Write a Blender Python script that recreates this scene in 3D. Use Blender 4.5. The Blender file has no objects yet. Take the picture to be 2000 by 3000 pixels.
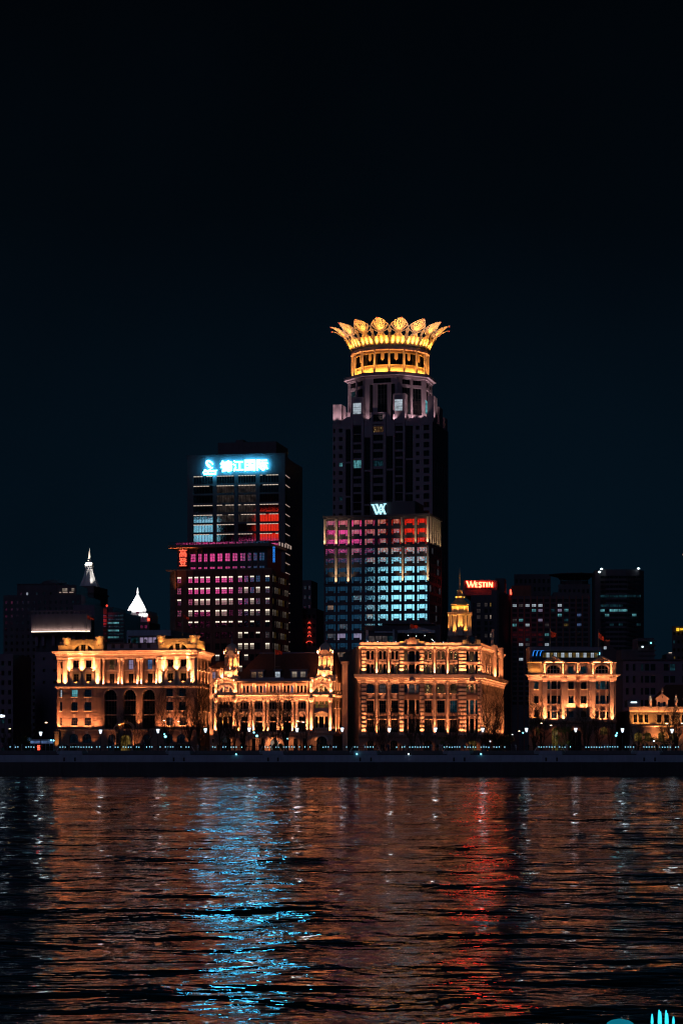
import bpy, math, random
from mathutils import Vector, Matrix

# ------------------------------------------------------------------ camera, sky, light, exposure
FL, CAMH, HOR = 6250.0, 7.0, 2187.0          # focal length in photo pixels, eye height, horizon row
scene = bpy.context.scene
col = scene.collection
cam_data = bpy.data.cameras.new("camera")
cam_data.sensor_fit = 'VERTICAL'
cam_data.sensor_height = 36.0
cam_data.sensor_width = 24.0
cam_data.lens = FL / 3000.0 * 36.0
cam_data.shift_y = (HOR - 1500.0) / 3000.0
cam_data.clip_start = 0.5
cam_data.clip_end = 6000.0
camera = bpy.data.objects.new("camera", cam_data)
camera.location = (0, 0, CAMH)
camera.rotation_euler = (math.radians(90), 0, 0)
col.objects.link(camera)
scene.camera = camera

world = bpy.data.worlds.new("World")
scene.world = world
world.use_nodes = True
wn, wl = world.node_tree.nodes, world.node_tree.links
for n in list(wn):
    wn.remove(n)
w_out = wn.new("ShaderNodeOutputWorld")
w_tc = wn.new("ShaderNodeTexCoord")
w_sep = wn.new("ShaderNodeSeparateXYZ")
w_ramp = wn.new("ShaderNodeValToRGB")
w_bg = wn.new("ShaderNodeBackground")
w_bg.inputs['Strength'].default_value = 1.0
wl.new(w_tc.outputs['Generated'], w_sep.inputs[0])
wl.new(w_sep.outputs['Z'], w_ramp.inputs[0])
# night sky: teal city glow low down, fading to near black overhead (elevation only)
cr = w_ramp.color_ramp
cr.elements[0].position = 0.0
cr.elements[0].color = (0.0013, 0.0064, 0.0128, 1)
cr.elements[1].position = 0.36
cr.elements[1].color = (0.0004, 0.0010, 0.0019, 1)
for pos, c in ((0.06, (0.0012, 0.0060, 0.0120, 1)), (0.15, (0.0010, 0.0043, 0.0085, 1)),
               (0.24, (0.0006, 0.0021, 0.0038, 1))):
    e = cr.elements.new(pos)
    e.color = c
# faint uneven veil of high cloud lit by the city
w_cl = wn.new("ShaderNodeTexNoise")
w_cl.inputs['Scale'].default_value = 5.0
w_cl.inputs['Detail'].default_value = 5.0
w_mr = wn.new("ShaderNodeMapRange")
w_mr.inputs[1].default_value, w_mr.inputs[2].default_value = 0.3, 0.7
w_mr.inputs[3].default_value, w_mr.inputs[4].default_value = 0.80, 1.2
w_sc = wn.new("ShaderNodeVectorMath")
w_sc.operation = 'SCALE'
wl.new(w_tc.outputs['Generated'], w_cl.inputs['Vector'])
wl.new(w_cl.outputs[0], w_mr.inputs[0])
wl.new(w_ramp.outputs[0], w_sc.inputs[0])
wl.new(w_mr.outputs[0], w_sc.inputs['Scale'])
wl.new(w_sc.outputs[0], w_bg.inputs['Color'])
wl.new(w_bg.outputs[0], w_out.inputs['Surface'])

# very weak, soft glow of the city across the river (moon-strength sun lamp from behind the camera)
sun_data = bpy.data.lights.new("city_glow_sun", 'SUN')
sun_data.energy = 0.11
sun_data.angle = math.radians(25)
sun_data.color = (0.46, 0.54, 1.0)
sun = bpy.data.objects.new("city_glow_sun", sun_data)
sun.rotation_euler = (math.radians(62), 0, math.radians(-14))
col.objects.link(sun)

scene.view_settings.view_transform = 'Standard'
scene.view_settings.look = 'None'
scene.view_settings.exposure = 0.0
scene.view_settings.gamma = 1.0
scene.render.engine = 'CYCLES'
cy = scene.cycles
cy.use_denoising = True
cy.max_bounces = 5
cy.diffuse_bounces = 2
cy.glossy_bounces = 3
cy.transmission_bounces = 2
cy.sample_clamp_indirect = 6.0
cy.sample_clamp_direct = 0.0
cy.use_light_tree = True
cy.use_adaptive_sampling = False
cy.filter_width = 1.25
cy.caustics_reflective = True

R = random.Random(7)

# ------------------------------------------------------------------ helpers: tags, meshes, frames
def tag(o, label=None, cat=None, group=None, kind=None):
    if label: o["label"] = label
    if cat: o["category"] = cat
    if group: o["group"] = group
    if kind: o["kind"] = kind
    return o


class Frame:
    """A vertical plane: origin on the ground, x along the wall, +y into the building, z up."""
    def __init__(self, u=None, Y=None, ang=0.0, origin=None):
        self.ang = math.radians(ang)
        self.O = origin if origin else ((u - 1000) / FL * Y, Y)
        self.M = Matrix.Translation((self.O[0], self.O[1], 0)) @ Matrix.Rotation(self.ang, 4, 'Z')

    def x(self, u):
        w = (u - 1000) / FL
        dx, dy = math.cos(self.ang), math.sin(self.ang)
        return (w * self.O[1] - self.O[0]) / (dx - w * dy)

    def depth(self, u):
        return self.O[1] + self.x(u) * math.sin(self.ang)

    def z(self, v, u):
        return CAMH + (HOR - v) / FL * self.depth(u)

    def world(self, x, y, z=0):
        return self.M @ Vector((x, y, z))

    def side(self, x, turn):
        p = self.world(x, 0)
        return Frame(origin=(p.x, p.y), ang=math.degrees(self.ang) + turn)

    def crop(self, u0, v0, k, px):
        """image pixel coordinates within an enlarged crop -> metres on this plane (heights read at column px)"""
        uref = u0 + px / k
        return (lambda a: self.x(u0 + a / k)), (lambda b: self.z(v0 + b / k, uref))


ROOTM = {}


def root(name, frame, label, cat, group=None, z=0.0):
    o = bpy.data.objects.new(name, None)
    o.empty_display_size = 1.0
    M = frame.M @ Matrix.Translation((0, 0, z))
    o.matrix_world = M
    col.objects.link(o)
    ROOTM[o.name] = M
    tag(o, label, cat, group)
    return o


def root_at(name, x, y, z, label, cat, group=None, rz=0.0):
    o = bpy.data.objects.new(name, None)
    M = Matrix.Translation((x, y, z)) @ Matrix.Rotation(rz, 4, 'Z')
    o.matrix_world = M
    col.objects.link(o)
    ROOTM[o.name] = M
    tag(o, label, cat, group)
    return o


def link(name, data, parent=None, frame=None, loc=(0, 0, 0), rot=None):
    """link an object; coordinates are in `frame` (a Frame, or None = the parent's own space)"""
    o = bpy.data.objects.new(name, data)
    col.objects.link(o)
    L = Matrix.Translation(loc)
    if rot is not None:
        L = L @ rot
    if parent is not None:
        o.parent = parent
        if frame is not None:
            L = ROOTM[parent.name].inverted() @ frame.M @ L
        o.matrix_local = L
    else:
        o.matrix_world = (frame.M @ L) if frame is not None else L
    return o


class MB:
    def __init__(self):
        self.v, self.f = [], []

    def add(self, vs, fs):
        n = len(self.v)
        self.v += [tuple(p) for p in vs]
        self.f += [tuple(i + n for i in q) for q in fs]
        return self

    def box(self, x0, x1, y0, y1, z0, z1):
        return self.add([(x0, y0, z0), (x1, y0, z0), (x1, y1, z0), (x0, y1, z0),
                         (x0, y0, z1), (x1, y0, z1), (x1, y1, z1), (x0, y1, z1)],
                        [(0, 3, 2, 1), (4, 5, 6, 7), (0, 1, 5, 4), (1, 2, 6, 5), (2, 3, 7, 6), (3, 0, 4, 7)])

    def prism(self, pts, y0, y1):
        """polygon in xz extruded along y"""
        n = len(pts)
        return self.add([(x, y0, z) for x, z in pts] + [(x, y1, z) for x, z in pts],
                        [tuple(range(n)), tuple(range(2 * n - 1, n - 1, -1))] +
                        [((i + 1) % n, i, i + n, (i + 1) % n + n) for i in range(n)])

    def plan(self, pts, z0, z1):
        """polygon in xy extruded along z"""
        n = len(pts)
        return self.add([(x, y, z0) for x, y in pts] + [(x, y, z1) for x, y in pts],
                        [tuple(range(n - 1, -1, -1)), tuple(range(n, 2 * n))] +
                        [(i, (i + 1) % n, (i + 1) % n + n, i + n) for i in range(n)])

    def molding(self, x0, x1, prof, back=0.25, e0=0.0, e1=0.0):
        """profile [(projection, z)...] bottom to top, run along x; the ends return by e0/e1 times the projection"""
        ring = [(back, prof[0][1])] + [(-p, z) for p, z in prof] + [(back, prof[-1][1])]
        n = len(ring)
        vs = [(x0 - e0 * max(-y, 0), y, z) for y, z in ring] + [(x1 + e1 * max(-y, 0), y, z) for y, z in ring]
        return self.add(vs, [tuple(range(n - 1, -1, -1)), tuple(range(n, 2 * n))] +
                        [(i, (i + 1) % n, (i + 1) % n + n, i + n) for i in range(n)])

    def lathe(self, prof, cx=0, cy=0, n=16, squash=1.0, lobes=0, lobe=0.0):
        """prof [(r,z)...]"""
        vs, fs = [], []
        m = len(prof)
        for j, (r, z) in enumerate(prof):
            for i in range(n):
                a = 2 * math.pi * i / n
                rr = r * (1 + lobe * abs(math.cos(lobes * a / 2))) if lobes else r
                vs.append((cx + rr * math.cos(a), cy + rr * math.sin(a) * squash, z))
        for j in range(m - 1):
            for i in range(n):
                k = (i + 1) % n
                fs.append((j * n + i, j * n + k, (j + 1) * n + k, (j + 1) * n + i))
        fs.append(tuple(range(n - 1, -1, -1)))
        fs.append(tuple(range((m - 1) * n, m * n)))
        return self.add(vs, fs)

    def cyl(self, cx, cy, r, z0, z1, n=10, r1=None):
        return self.lathe([(r, z0), (r if r1 is None else r1, z1)], cx, cy, n)

    def tube(self, p, q, r0, r1=None, n=5):
        p, q = Vector(p), Vector(q)
        r1 = r0 if r1 is None else r1
        d = q - p
        if d.length < 1e-6:
            return self
        d.normalize()
        a = d.orthogonal().normalized()
        b = d.cross(a)
        vs = []
        for c, r in ((p, r0), (q, r1)):
            for i in range(n):
                t = 2 * math.pi * i / n
                vs.append(c + a * (r * math.cos(t)) + b * (r * math.sin(t)))
        fs = [(i, (i + 1) % n, (i + 1) % n + n, i + n) for i in range(n)]
        fs.append(tuple(range(n - 1, -1, -1)))
        fs.append(tuple(range(n, 2 * n)))
        return self.add(vs, fs)

    def mesh(self, name, mat, smooth=False):
        me = bpy.data.meshes.new(name)
        me.from_pydata([tuple(p) for p in self.v], [], self.f)
        if mat:
            me.materials.append(mat)
        if smooth:
            for p in me.polygons:
                p.use_smooth = True
        me.update()
        return me

    def build(self, name, mat, parent=None, frame=None, loc=(0, 0, 0), rot=None, smooth=False):
        return link(name, self.mesh(name, mat, smooth), parent, frame, loc, rot)


def arc_pts(x0, x1, zs, zt, n=10):
    """points of a half ellipse from (x0,zs) over (xc,zt) to (x1,zs)"""
    xc, a, h = (x0 + x1) / 2, (x1 - x0) / 2, zt - zs
    return [(xc - a * math.cos(math.pi * i / n), zs + h * math.sin(math.pi * i / n)) for i in range(n + 1)]


def wall(mb, x0, x1, z0, z1, holes, y=0.0, rev=0.45):
    """front face pierced by holes (x0,x1,z0,z1,rise); rise = height of the arched head, 0 = square"""
    xs = sorted({round(a, 4) for h in holes for a in h[:2] if x0 < a < x1} | {x0, x1})
    zs = sorted({round(a, 4) for h in holes for a in h[2:4] if z0 < a < z1} | {z0, z1})
    for i in range(len(xs) - 1):
        # merge cells vertically where possible
        start = None
        for j in range(len(zs) - 1):
            cx, cz = (xs[i] + xs[i + 1]) / 2, (zs[j] + zs[j + 1]) / 2
            inside = any(h[0] - 1e-3 < cx < h[1] + 1e-3 and h[2] - 1e-3 < cz < h[3] + 1e-3 for h in holes)
            if not inside and start is None:
                start = zs[j]
            if inside and start is not None:
                mb.add([(xs[i], y, start), (xs[i + 1], y, start), (xs[i + 1], y, zs[j]), (xs[i], y, zs[j])], [(0, 1, 2, 3)])
                start = None
        if start is not None:
            mb.add([(xs[i], y, start), (xs[i + 1], y, start), (xs[i + 1], y, z1), (xs[i], y, z1)], [(0, 1, 2, 3)])
    for h in holes:
        a, b, c, d = h[:4]
        rise = h[4] if len(h) > 4 else 0
        if rise:
            pts = arc_pts(a, b, d - rise, d)
            m = len(pts) // 2
            mb.add([(a, y, d)] + [(p[0], y, p[1]) for p in pts[:m + 1]], [tuple(range(m + 2))])
            mb.add([(b, y, d)] + [(p[0], y, p[1]) for p in pts[m:]][::-1], [tuple(range(len(pts) - m + 1))])
            for p, q in zip(pts, pts[1:]):
                mb.add([(p[0], y, p[1]), (q[0], y, q[1]), (q[0], y + rev, q[1]), (p[0], y + rev, p[1])], [(0, 1, 2, 3)])
            top = d - rise
        else:
            top = d
            mb.add([(a, y, d), (b, y, d), (b, y + rev, d), (a, y + rev, d)], [(0, 1, 2, 3)])
        mb.add([(a, y, c), (a, y, top), (a, y + rev, top), (a, y + rev, c)], [(0, 1, 2, 3)])
        mb.add([(b, y, c), (b, y, top), (b, y + rev, top), (b, y + rev, c)], [(0, 1, 2, 3)])
        mb.add([(a, y, c), (b, y, c), (b, y + rev, c), (a, y + rev, c)], [(0, 1, 2, 3)])
    return mb


_wcache = {}


def window(parent, fr, x0, x1, z0, z1, y, mat, nx=2, nz=2, rise=0.0, bar=0.07, fmat=None, name="window", m2=None, split=0.0):
    """a window: frame and glazing bars, and its pane(s) as sub-parts"""
    w, h, rise = round(x1 - x0, 2), round(z1 - z0, 2), round(rise, 2)
    fmat = fmat or M['dark_frame']
    key = (w, h, nx, nz, rise, bar, fmat.name)
    if key not in _wcache:
        mb = MB()
        hw = w / 2
        mb.box(-hw, -hw + bar, -0.06, 0.06, 0, h - rise)
        mb.box(hw - bar, hw, -0.06, 0.06, 0, h - rise)
        mb.box(-hw + bar, hw - bar, -0.06, 0.06, 0, bar)
        if rise:
            pts = arc_pts(-hw, hw, h - rise, h, 10)
            ins = arc_pts(-hw + bar, hw - bar, h - rise, h - bar, 10)
            for p, q, r, s in zip(pts, pts[1:], ins[1:], ins):
                mb.add([(p[0], -0.06, p[1]), (q[0], -0.06, q[1]), (r[0], -0.06, r[1]), (s[0], -0.06, s[1])], [(0, 1, 2, 3)])
        else:
            mb.box(-hw + bar, hw - bar, -0.06, 0.06, h - bar, h)
        for i in range(1, nx):
            x = -hw + w * i / nx
            zt = h - bar if not rise else (h - rise + rise * math.sqrt(max(0, 1 - (x / hw) ** 2))) - 0.02
            mb.box(x - bar / 2, x + bar / 2, -0.045, 0.05, bar, zt)
        for j in range(1, nz):
            z = h * j / nz
            xx = hw - bar if (not rise or z < h - rise) else hw * math.sqrt(max(0, 1 - ((z - h + rise) / rise) ** 2)) - 0.02
            mb.box(-xx, xx, -0.035, 0.04, z - bar / 2, z + bar / 2)
        fm = mb.mesh("window_frame", fmat)
        if split:
            pm = [MB().add([(-hw, 0.07, 0), (hw, 0.07, 0), (hw, 0.07, h * split), (-hw, 0.07, h * split)], [(0, 1, 2, 3)]).mesh("pane", None),
                  MB().add([(-hw, 0.07, h * split), (hw, 0.07, h * split), (hw, 0.07, h), (-hw, 0.07, h)], [(0, 1, 2, 3)]).mesh("pane", None)]
        else:
            ring = [(-hw, 0), (hw, 0)] + (arc_pts(-hw, hw, h - rise, h, 10)[::-1] if rise else [(hw, h), (-hw, h)])
            pm = [MB().add([(a, 0.07, b) for a, b in ring], [tuple(range(len(ring)))]).mesh("pane", None)]
        for p in pm:
            p.materials.append(None)
        _wcache[key] = (fm, pm)
    fm, pm = _wcache[key]
    o = link(name, fm, parent, fr, ((x0 + x1) / 2, y, z0))
    for i, me in enumerate(pm):
        p = link("pane", me, o)
        p.material_slots[0].link = 'OBJECT'
        p.material_slots[0].material = m2 if (i == 1 and m2) else mat
    return o


_lcache = {}
THROW = 5.0
BEAM, WASH = 1.0, 1.0                            # floodlight outputs, set per building


def uplight(parent, fr, x, y, z, power, colr=None, cone=75, tilt=9, fixture=True, down=False, yaw=0.0):
    """a narrow floodlight on a ledge, shining up (or down) the wall behind it"""
    colr = colr or WARM
    power = power * BEAM
    if fixture and not yaw and not down:        # on the ledge, close under the stone it lights
        y, z, cone = y + 0.22, z - 0.35, max(cone, 95)
    key = ('s', power, tuple(colr), cone)
    if key not in _lcache:
        d = bpy.data.lights.new("floodlight_beam", 'SPOT')
        d.energy, d.color = power, colr
        d.spot_size, d.spot_blend = math.radians(cone), 1.0
        d.shadow_soft_size = 0.12
        _lcache[key] = d
    t = math.radians(tilt)
    rx = (math.pi - t) if not down else t
    o = link("floodlight_beam", _lcache[key], parent, fr, (x, y, z), Matrix.Rotation(yaw, 4, 'Z') @ Matrix.Rotation(rx, 4, 'X'))
    if fixture and THROW:                       # the lamp's bright narrow core, thrown far up the wall
        k2 = key + ('t',)
        if k2 not in _lcache:
            d = bpy.data.lights.new("floodlight_core", 'SPOT')
            d.energy, d.color = power * THROW, colr
            d.spot_size, d.spot_blend = math.radians(30), 1.0
            d.shadow_soft_size = 0.12
            _lcache[k2] = d
        link("floodlight_core", _lcache[k2], parent, fr, (x, y, z), Matrix.Rotation(yaw, 4, 'Z') @ Matrix.Rotation(math.pi - math.radians(tilt * .45), 4, 'X'))
    if fixture:
        if 'fix' not in _lcache:
            m = MB().box(-0.16, 0.16, -0.1, 0.1, -0.34, -0.14)
            m.box(-0.05, 0.05, -0.05, 0.05, -0.5, -0.34)
            _lcache['fix'] = m.mesh("floodlight", M['dark_metal'])
        link("floodlight", _lcache['fix'], parent, fr, (x, y, z))
    return o


def washer(parent, fr, x0, x1, y, z, power, colr=None, tilt=12, depth=0.15, down=False):
    """a linear wall washer along a ledge"""
    L = abs(x1 - x0)
    colr = colr or WARM
    power = power * WASH
    d = bpy.data.lights.new("linear_washer", 'AREA')
    d.shape, d.size, d.size_y = 'RECTANGLE', L, depth
    d.energy, d.color, d.spread = power * L, colr, math.radians(130)
    t = math.radians(tilt)
    rx = (math.pi - t) if not down else t
    o = link("linear_washer_beam", d, parent, fr, ((x0 + x1) / 2, y, z), Matrix.Rotation(rx, 4, 'X'))
    MB().box(-L / 2, L / 2, -0.05, 0.05, -0.12 if not down else 0.05, -0.05 if not down else 0.12).build("linear_washer", M['dark_metal'], parent, fr, ((x0 + x1) / 2, y, z))
    return o


# ------------------------------------------------------------------ materials
M = {}
WARM = (1.0, 0.30, 0.105)
WARMER = (1.0, 0.36, 0.08)
GOLD = (1.0, 0.38, 0.07)


def newmat(name):
    m = bpy.data.materials.new(name)
    m.use_nodes = True
    n = m.node_tree.nodes
    for q in list(n):
        n.remove(q)
    out = n.new("ShaderNodeOutputMaterial")
    M[name] = m
    return m, n, m.node_tree.links, out


def noise(n, l, coord, scale, detail=3, vec=None, rough=0.55, dims='3D'):
    t = n.new("ShaderNodeTexNoise")
    t.noise_dimensions = dims
    t.inputs['Scale'].default_value = scale
    t.inputs['Detail'].default_value = detail
    t.inputs['Roughness'].default_value = rough
    if vec is not None:
        mp = n.new("ShaderNodeMapping")
        mp.inputs['Scale'].default_value = vec
        l.new(coord, mp.inputs['Vector'])
        coord = mp.outputs[0]
    l.new(coord, t.inputs['Vector'])
    return t


def solid(name, c, rough=0.7, var=0.25, scale=0.6, bump=0.3, metallic=0.0, streak=True):
    m, n, l, out = newmat(name)
    p = n.new("ShaderNodeBsdfPrincipled")
    p.inputs['Roughness'].default_value = rough
    p.inputs['Metallic'].default_value = metallic
    tc = n.new("ShaderNodeTexCoord")
    a = noise(n, l, tc.outputs['Object'], scale, 5)
    b = noise(n, l, tc.outputs['Object'], scale * 2.3, 4, (1.6, 1.6, 0.12 if streak else 1.6))
    mx = n.new("ShaderNodeMix")
    mx.data_type = 'FLOAT'
    mx.inputs[0].default_value = 0.5
    l.new(a.outputs[0], mx.inputs[2])
    l.new(b.outputs[0], mx.inputs[3])
    r = n.new("ShaderNodeValToRGB")
    r.color_ramp.elements[0].position, r.color_ramp.elements[1].position = 0.3, 0.7
    r.color_ramp.elements[0].color = tuple(q * (1 - var) for q in c) + (1,)
    r.color_ramp.elements[1].color = tuple(min(1, q * (1 + var)) for q in c) + (1,)
    l.new(mx.outputs[0], r.inputs[0])
    l.new(r.outputs[0], p.inputs['Base Color'])
    if bump:
        bn = noise(n, l, tc.outputs['Object'], 5.0, 6)
        bp = n.new("ShaderNodeBump")
        bp.inputs['Strength'].default_value = bump
        bp.inputs['Distance'].default_value = 0.06
        l.new(bn.outputs[0], bp.inputs['Height'])
        l.new(bp.outputs[0], p.inputs['Normal'])
    l.new(p.outputs[0], out.inputs[0])
    return m


def emitter(name, c, s, sampled=True):
    m, n, l, out = newmat(name)
    e = n.new("ShaderNodeEmission")
    e.inputs[0].default_value = tuple(c) + (1,)
    e.inputs[1].default_value = s
    l.new(e.outputs[0], out.inputs[0])
    m.cycles.emission_sampling = 'AUTO' if sampled else 'NONE'
    return m


def pane(name, base=(0.004, 0.006, 0.008), gloss=0.3, lit=None, strength=0.0, grad=0.0, blobs=0.0, blob_col=(1, .8, .5), stripes=0.0, wav=0.010, cover=0.35):
    """window glass: a glossy coat over a dark room, and where `lit`, the glow of the room behind it (one red pane paints a reflection).
    grad brightens towards the ceiling lamps, stripes are curtains, blobs are single lamps"""
    m, n, l, out = newmat(name)
    tc = n.new("ShaderNodeTexCoord")
    oi = n.new("ShaderNodeObjectInfo")
    add = n.new("ShaderNodeVectorMath")
    add.operation = 'ADD'
    sc = n.new("ShaderNodeVectorMath")
    sc.operation = 'SCALE'
    sc.inputs[0].default_value = (37.0, 0.0, 91.0)
    l.new(oi.outputs['Random'], sc.inputs['Scale'])
    l.new(tc.outputs['Object'], add.inputs[0])
    l.new(sc.outputs[0], add.inputs[1])
    P = add.outputs[0]
    bn = noise(n, l, P, 1.8, 3)
    bp = n.new("ShaderNodeBump")
    bp.inputs['Strength'].default_value = 1.0
    bp.inputs['Distance'].default_value = wav
    l.new(bn.outputs[0], bp.inputs['Height'])
    g = n.new("ShaderNodeBsdfGlossy")
    g.inputs['Roughness'].default_value = 0.02
    g.inputs['Color'].default_value = (0.9, 0.95, 1, 1)
    l.new(bp.outputs[0], g.inputs['Normal'])
    d = n.new("ShaderNodeBsdfDiffuse")
    d.inputs[0].default_value = tuple(base) + (1,)
    sh = d.outputs[0]
    if lit:
        big = noise(n, l, P, 0.55, 2)
        rr = n.new("ShaderNodeValToRGB")
        rr.color_ramp.elements[0].position = cover
        rr.color_ramp.elements[1].position = min(0.98, cover + 0.3)
        rr.color_ramp.elements[0].color = tuple(q * 0.18 for q in lit) + (1,)
        rr.color_ramp.elements[1].color = tuple(lit) + (1,)
        l.new(big.outputs[0], rr.inputs[0])
        val = rr.outputs[0]
        if stripes:
            st = noise(n, l, P, 4.0, 2, (1.0, 1.0, 0.06))
            sm = n.new("ShaderNodeMapRange")
            sm.inputs[1].default_value, sm.inputs[2].default_value = 0.35, 0.65
            sm.inputs[3].default_value, sm.inputs[4].default_value = 1 - stripes, 1.0
            l.new(st.outputs[0], sm.inputs[0])
            vm = n.new("ShaderNodeVectorMath")
            vm.operation = 'SCALE'
            l.new(val, vm.inputs[0])
            l.new(sm.outputs[0], vm.inputs['Scale'])
            val = vm.outputs[0]
        if grad:
            sep = n.new("ShaderNodeSeparateXYZ")
            l.new(tc.outputs['Generated'], sep.inputs[0])
            pw = n.new("ShaderNodeMath")
            pw.operation = 'POWER'
            pw.inputs[1].default_value = 2.5
            l.new(sep.outputs['Z'], pw.inputs[0])
            ma = n.new("ShaderNodeMath")
            ma.operation = 'MULTIPLY_ADD'
            ma.inputs[1].default_value = grad
            ma.inputs[2].default_value = 1.0
            l.new(pw.outputs[0], ma.inputs[0])
            vm = n.new("ShaderNodeVectorMath")
            vm.operation = 'SCALE'
            l.new(val, vm.inputs[0])
            l.new(ma.outputs[0], vm.inputs['Scale'])
            val = vm.outputs[0]
        if blobs:
            vo = n.new("ShaderNodeTexVoronoi")
            vo.inputs['Scale'].default_value = 1.15
            l.new(P, vo.inputs['Vector'])
            mr = n.new("ShaderNodeMapRange")
            mr.inputs[1].default_value, mr.inputs[2].default_value = 0.10, 0.20
            mr.inputs[3].default_value, mr.inputs[4].default_value = blobs, 0.0
            l.new(vo.outputs['Distance'], mr.inputs[0])
            vm = n.new("ShaderNodeVectorMath")
            vm.operation = 'SCALE'
            vm.inputs[0].default_value = blob_col
            l.new(mr.outputs[0], vm.inputs['Scale'])
            va = n.new("ShaderNodeVectorMath")
            va.operation = 'ADD'
            l.new(val, va.inputs[0])
            l.new(vm.outputs[0], va.inputs[1])
            val = va.outputs[0]
        e = n.new("ShaderNodeEmission")
        l.new(val, e.inputs[0])
        e.inputs[1].default_value = strength
        ad = n.new("ShaderNodeAddShader")
        l.new(sh, ad.inputs[0])
        l.new(e.outputs[0], ad.inputs[1])
        sh = ad.outputs[0]
    mix = n.new("ShaderNodeMixShader")
    mix.inputs[0].default_value = gloss
    l.new(sh, mix.inputs[1])
    l.new(g.outputs[0], mix.inputs[2])
    l.new(mix.outputs[0], out.inputs[0])
    m.cycles.emission_sampling = 'NONE'
    return m


solid('stone', (0.33, 0.265, 0.215), 0.8, 0.18, 0.35, 0.5)
solid('stone_light', (0.50, 0.43, 0.37), 0.8, 0.15, 0.4, 0.4)
solid('stone_dark', (0.22, 0.17, 0.15), 0.85, 0.25, 0.4, 0.6)
solid('stone_brown', (0.25, 0.175, 0.14), 0.85, 0.25, 0.4, 0.6)
solid('plaster', (0.46, 0.38, 0.30), 0.85, 0.15, 0.4, 0.3)
solid('roof_tile', (0.10, 0.045, 0.03), 0.8, 0.3, 1.2, 0.5)
solid('roof_grey', (0.06, 0.06, 0.075), 0.7, 0.2, 0.5, 0.3)
solid('roof_lead', (0.22, 0.21, 0.27), 0.6, 0.15, 0.5, 0.2)
solid('dark_frame', (0.035, 0.028, 0.025), 0.6, 0.2, 1, 0)
solid('pale_frame', (0.40, 0.33, 0.26), 0.6, 0.15, 1, 0)
solid('dark_metal', (0.03, 0.03, 0.035), 0.5, 0.2, 1, 0)
solid('tower_granite', (0.30, 0.22, 0.26), 0.6, 0.12, 0.3, 0.1)
solid('tower_dark', (0.10, 0.085, 0.10), 0.6, 0.2, 0.3, 0.1)
solid('concrete_dark', (0.11, 0.095, 0.11), 0.85, 0.2, 0.2, 0.2)
solid('concrete_mauve', (0.20, 0.155, 0.20), 0.85, 0.15, 0.2, 0.2)
solid('brick_red', (0.25, 0.085, 0.06), 0.85, 0.2, 0.5, 0.3)
solid('gold_panel', (0.62, 0.50, 0.30), 0.55, 0.12, 0.5, 0.15)
solid('granite_wall', (0.34, 0.40, 0.50), 0.8, 0.25, 0.3, 0.5)
solid('wet_concrete', (0.03, 0.03, 0.035), 0.5, 0.4, 0.3, 0.6)
solid('paving', (0.12, 0.12, 0.13), 0.8, 0.2, 0.3, 0.2)
solid('asphalt', (0.05, 0.05, 0.055), 0.85, 0.2, 0.5, 0.3)
solid('white_metal', (0.75, 0.78, 0.80), 0.5, 0.1, 1, 0)
solid('bark', (0.055, 0.04, 0.03), 0.9, 0.3, 2.0, 0.5)
solid('twig', (0.06, 0.042, 0.03), 0.9, 0.3, 2.0, 0)
solid('leaf', (0.07, 0.11, 0.025), 0.6, 0.4, 0.8, 0, streak=False)
solid('flag_cloth', (0.75, 0.055, 0.02), 0.8, 0.1, 0.5, 0)
solid('cloth_dark', (0.02, 0.02, 0.024), 0.9, 0.4, 2, 0)
solid('white_roof', (0.75, 0.75, 0.76), 0.6, 0.08, 0.3, 0.1)
solid('yellow_cloth', (0.8, 0.6, 0.05), 0.8, 0.1, 0.5, 0)
pane('glass_dark', gloss=0.10)
pane('glass_mirror', gloss=0.40, wav=0.005)
pane('glass_blue', gloss=0.15, lit=(0.05, 0.20, 0.40), strength=0.025)
pane('room_warm', gloss=0.30, lit=(0.95, 0.52, 0.28), strength=0.30, grad=0.6, blobs=1.2, stripes=0.35)
pane('glass_mirror_flat', gloss=0.40, wav=0.0012)
pane('room_faint', gloss=0.34, wav=0.0012, lit=(0.6, 0.45, 0.40), strength=0.07, grad=1.2, stripes=0.5)
pane('painted_red_reflection', gloss=0.2, lit=(1.0, 0.03, 0.02), strength=0.5, cover=0.45, stripes=0.4)  # red reflection painted as the pane's own glow, no lit room
pane('room_pink', gloss=0.30, lit=(0.9, 0.5, 0.5), strength=0.30, grad=0.3, stripes=0.5)
pane('room_white', gloss=0.15, lit=(1.0, 0.80, 0.62), strength=0.24, grad=1.6, stripes=0.35, cover=0.25)
pane('lamp_strip_white', gloss=0.1, lit=(1.0, 0.86, 0.66), strength=1.5, cover=0.1)
pane('room_dim', gloss=0.30, lit=(0.55, 0.42, 0.40), strength=0.16, grad=0.8, stripes=0.5)
pane('room_teal', gloss=0.15, lit=(0.25, 0.85, 0.95), strength=0.60, grad=0.6, stripes=0.5)
pane('room_teal_dim', gloss=0.12, lit=(0.12, 0.55, 0.75), strength=0.14, stripes=0.7, cover=0.45)
pane('room_cool', gloss=0.15, lit=(0.75, 0.88, 1.0), strength=0.6, grad=0.4, cover=0.25)
pane('room_sparkle', gloss=0.12, lit=(0.10, 0.05, 0.02), strength=0.9, blobs=1.5, blob_col=(1, .75, .3))
pane('room_amber', gloss=0.2, lit=(0.9, 0.55, 0.12), strength=0.30, stripes=0.6, grad=0.4, cover=0.4)
pane('room_blue', gloss=0.2, lit=(0.25, 0.45, 1.0), strength=0.6, stripes=0.5)
pane('room_red', gloss=0.3, lit=(1.0, 0.03, 0.02), strength=0.16, cover=0.5)
pane('room_mauve', gloss=0.2, lit=(0.62, 0.5, 0.8), strength=0.45, stripes=0.2, cover=0.15)
emitter('lamp_glow', (0.72, 0.88, 1.0), 2.0)
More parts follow.
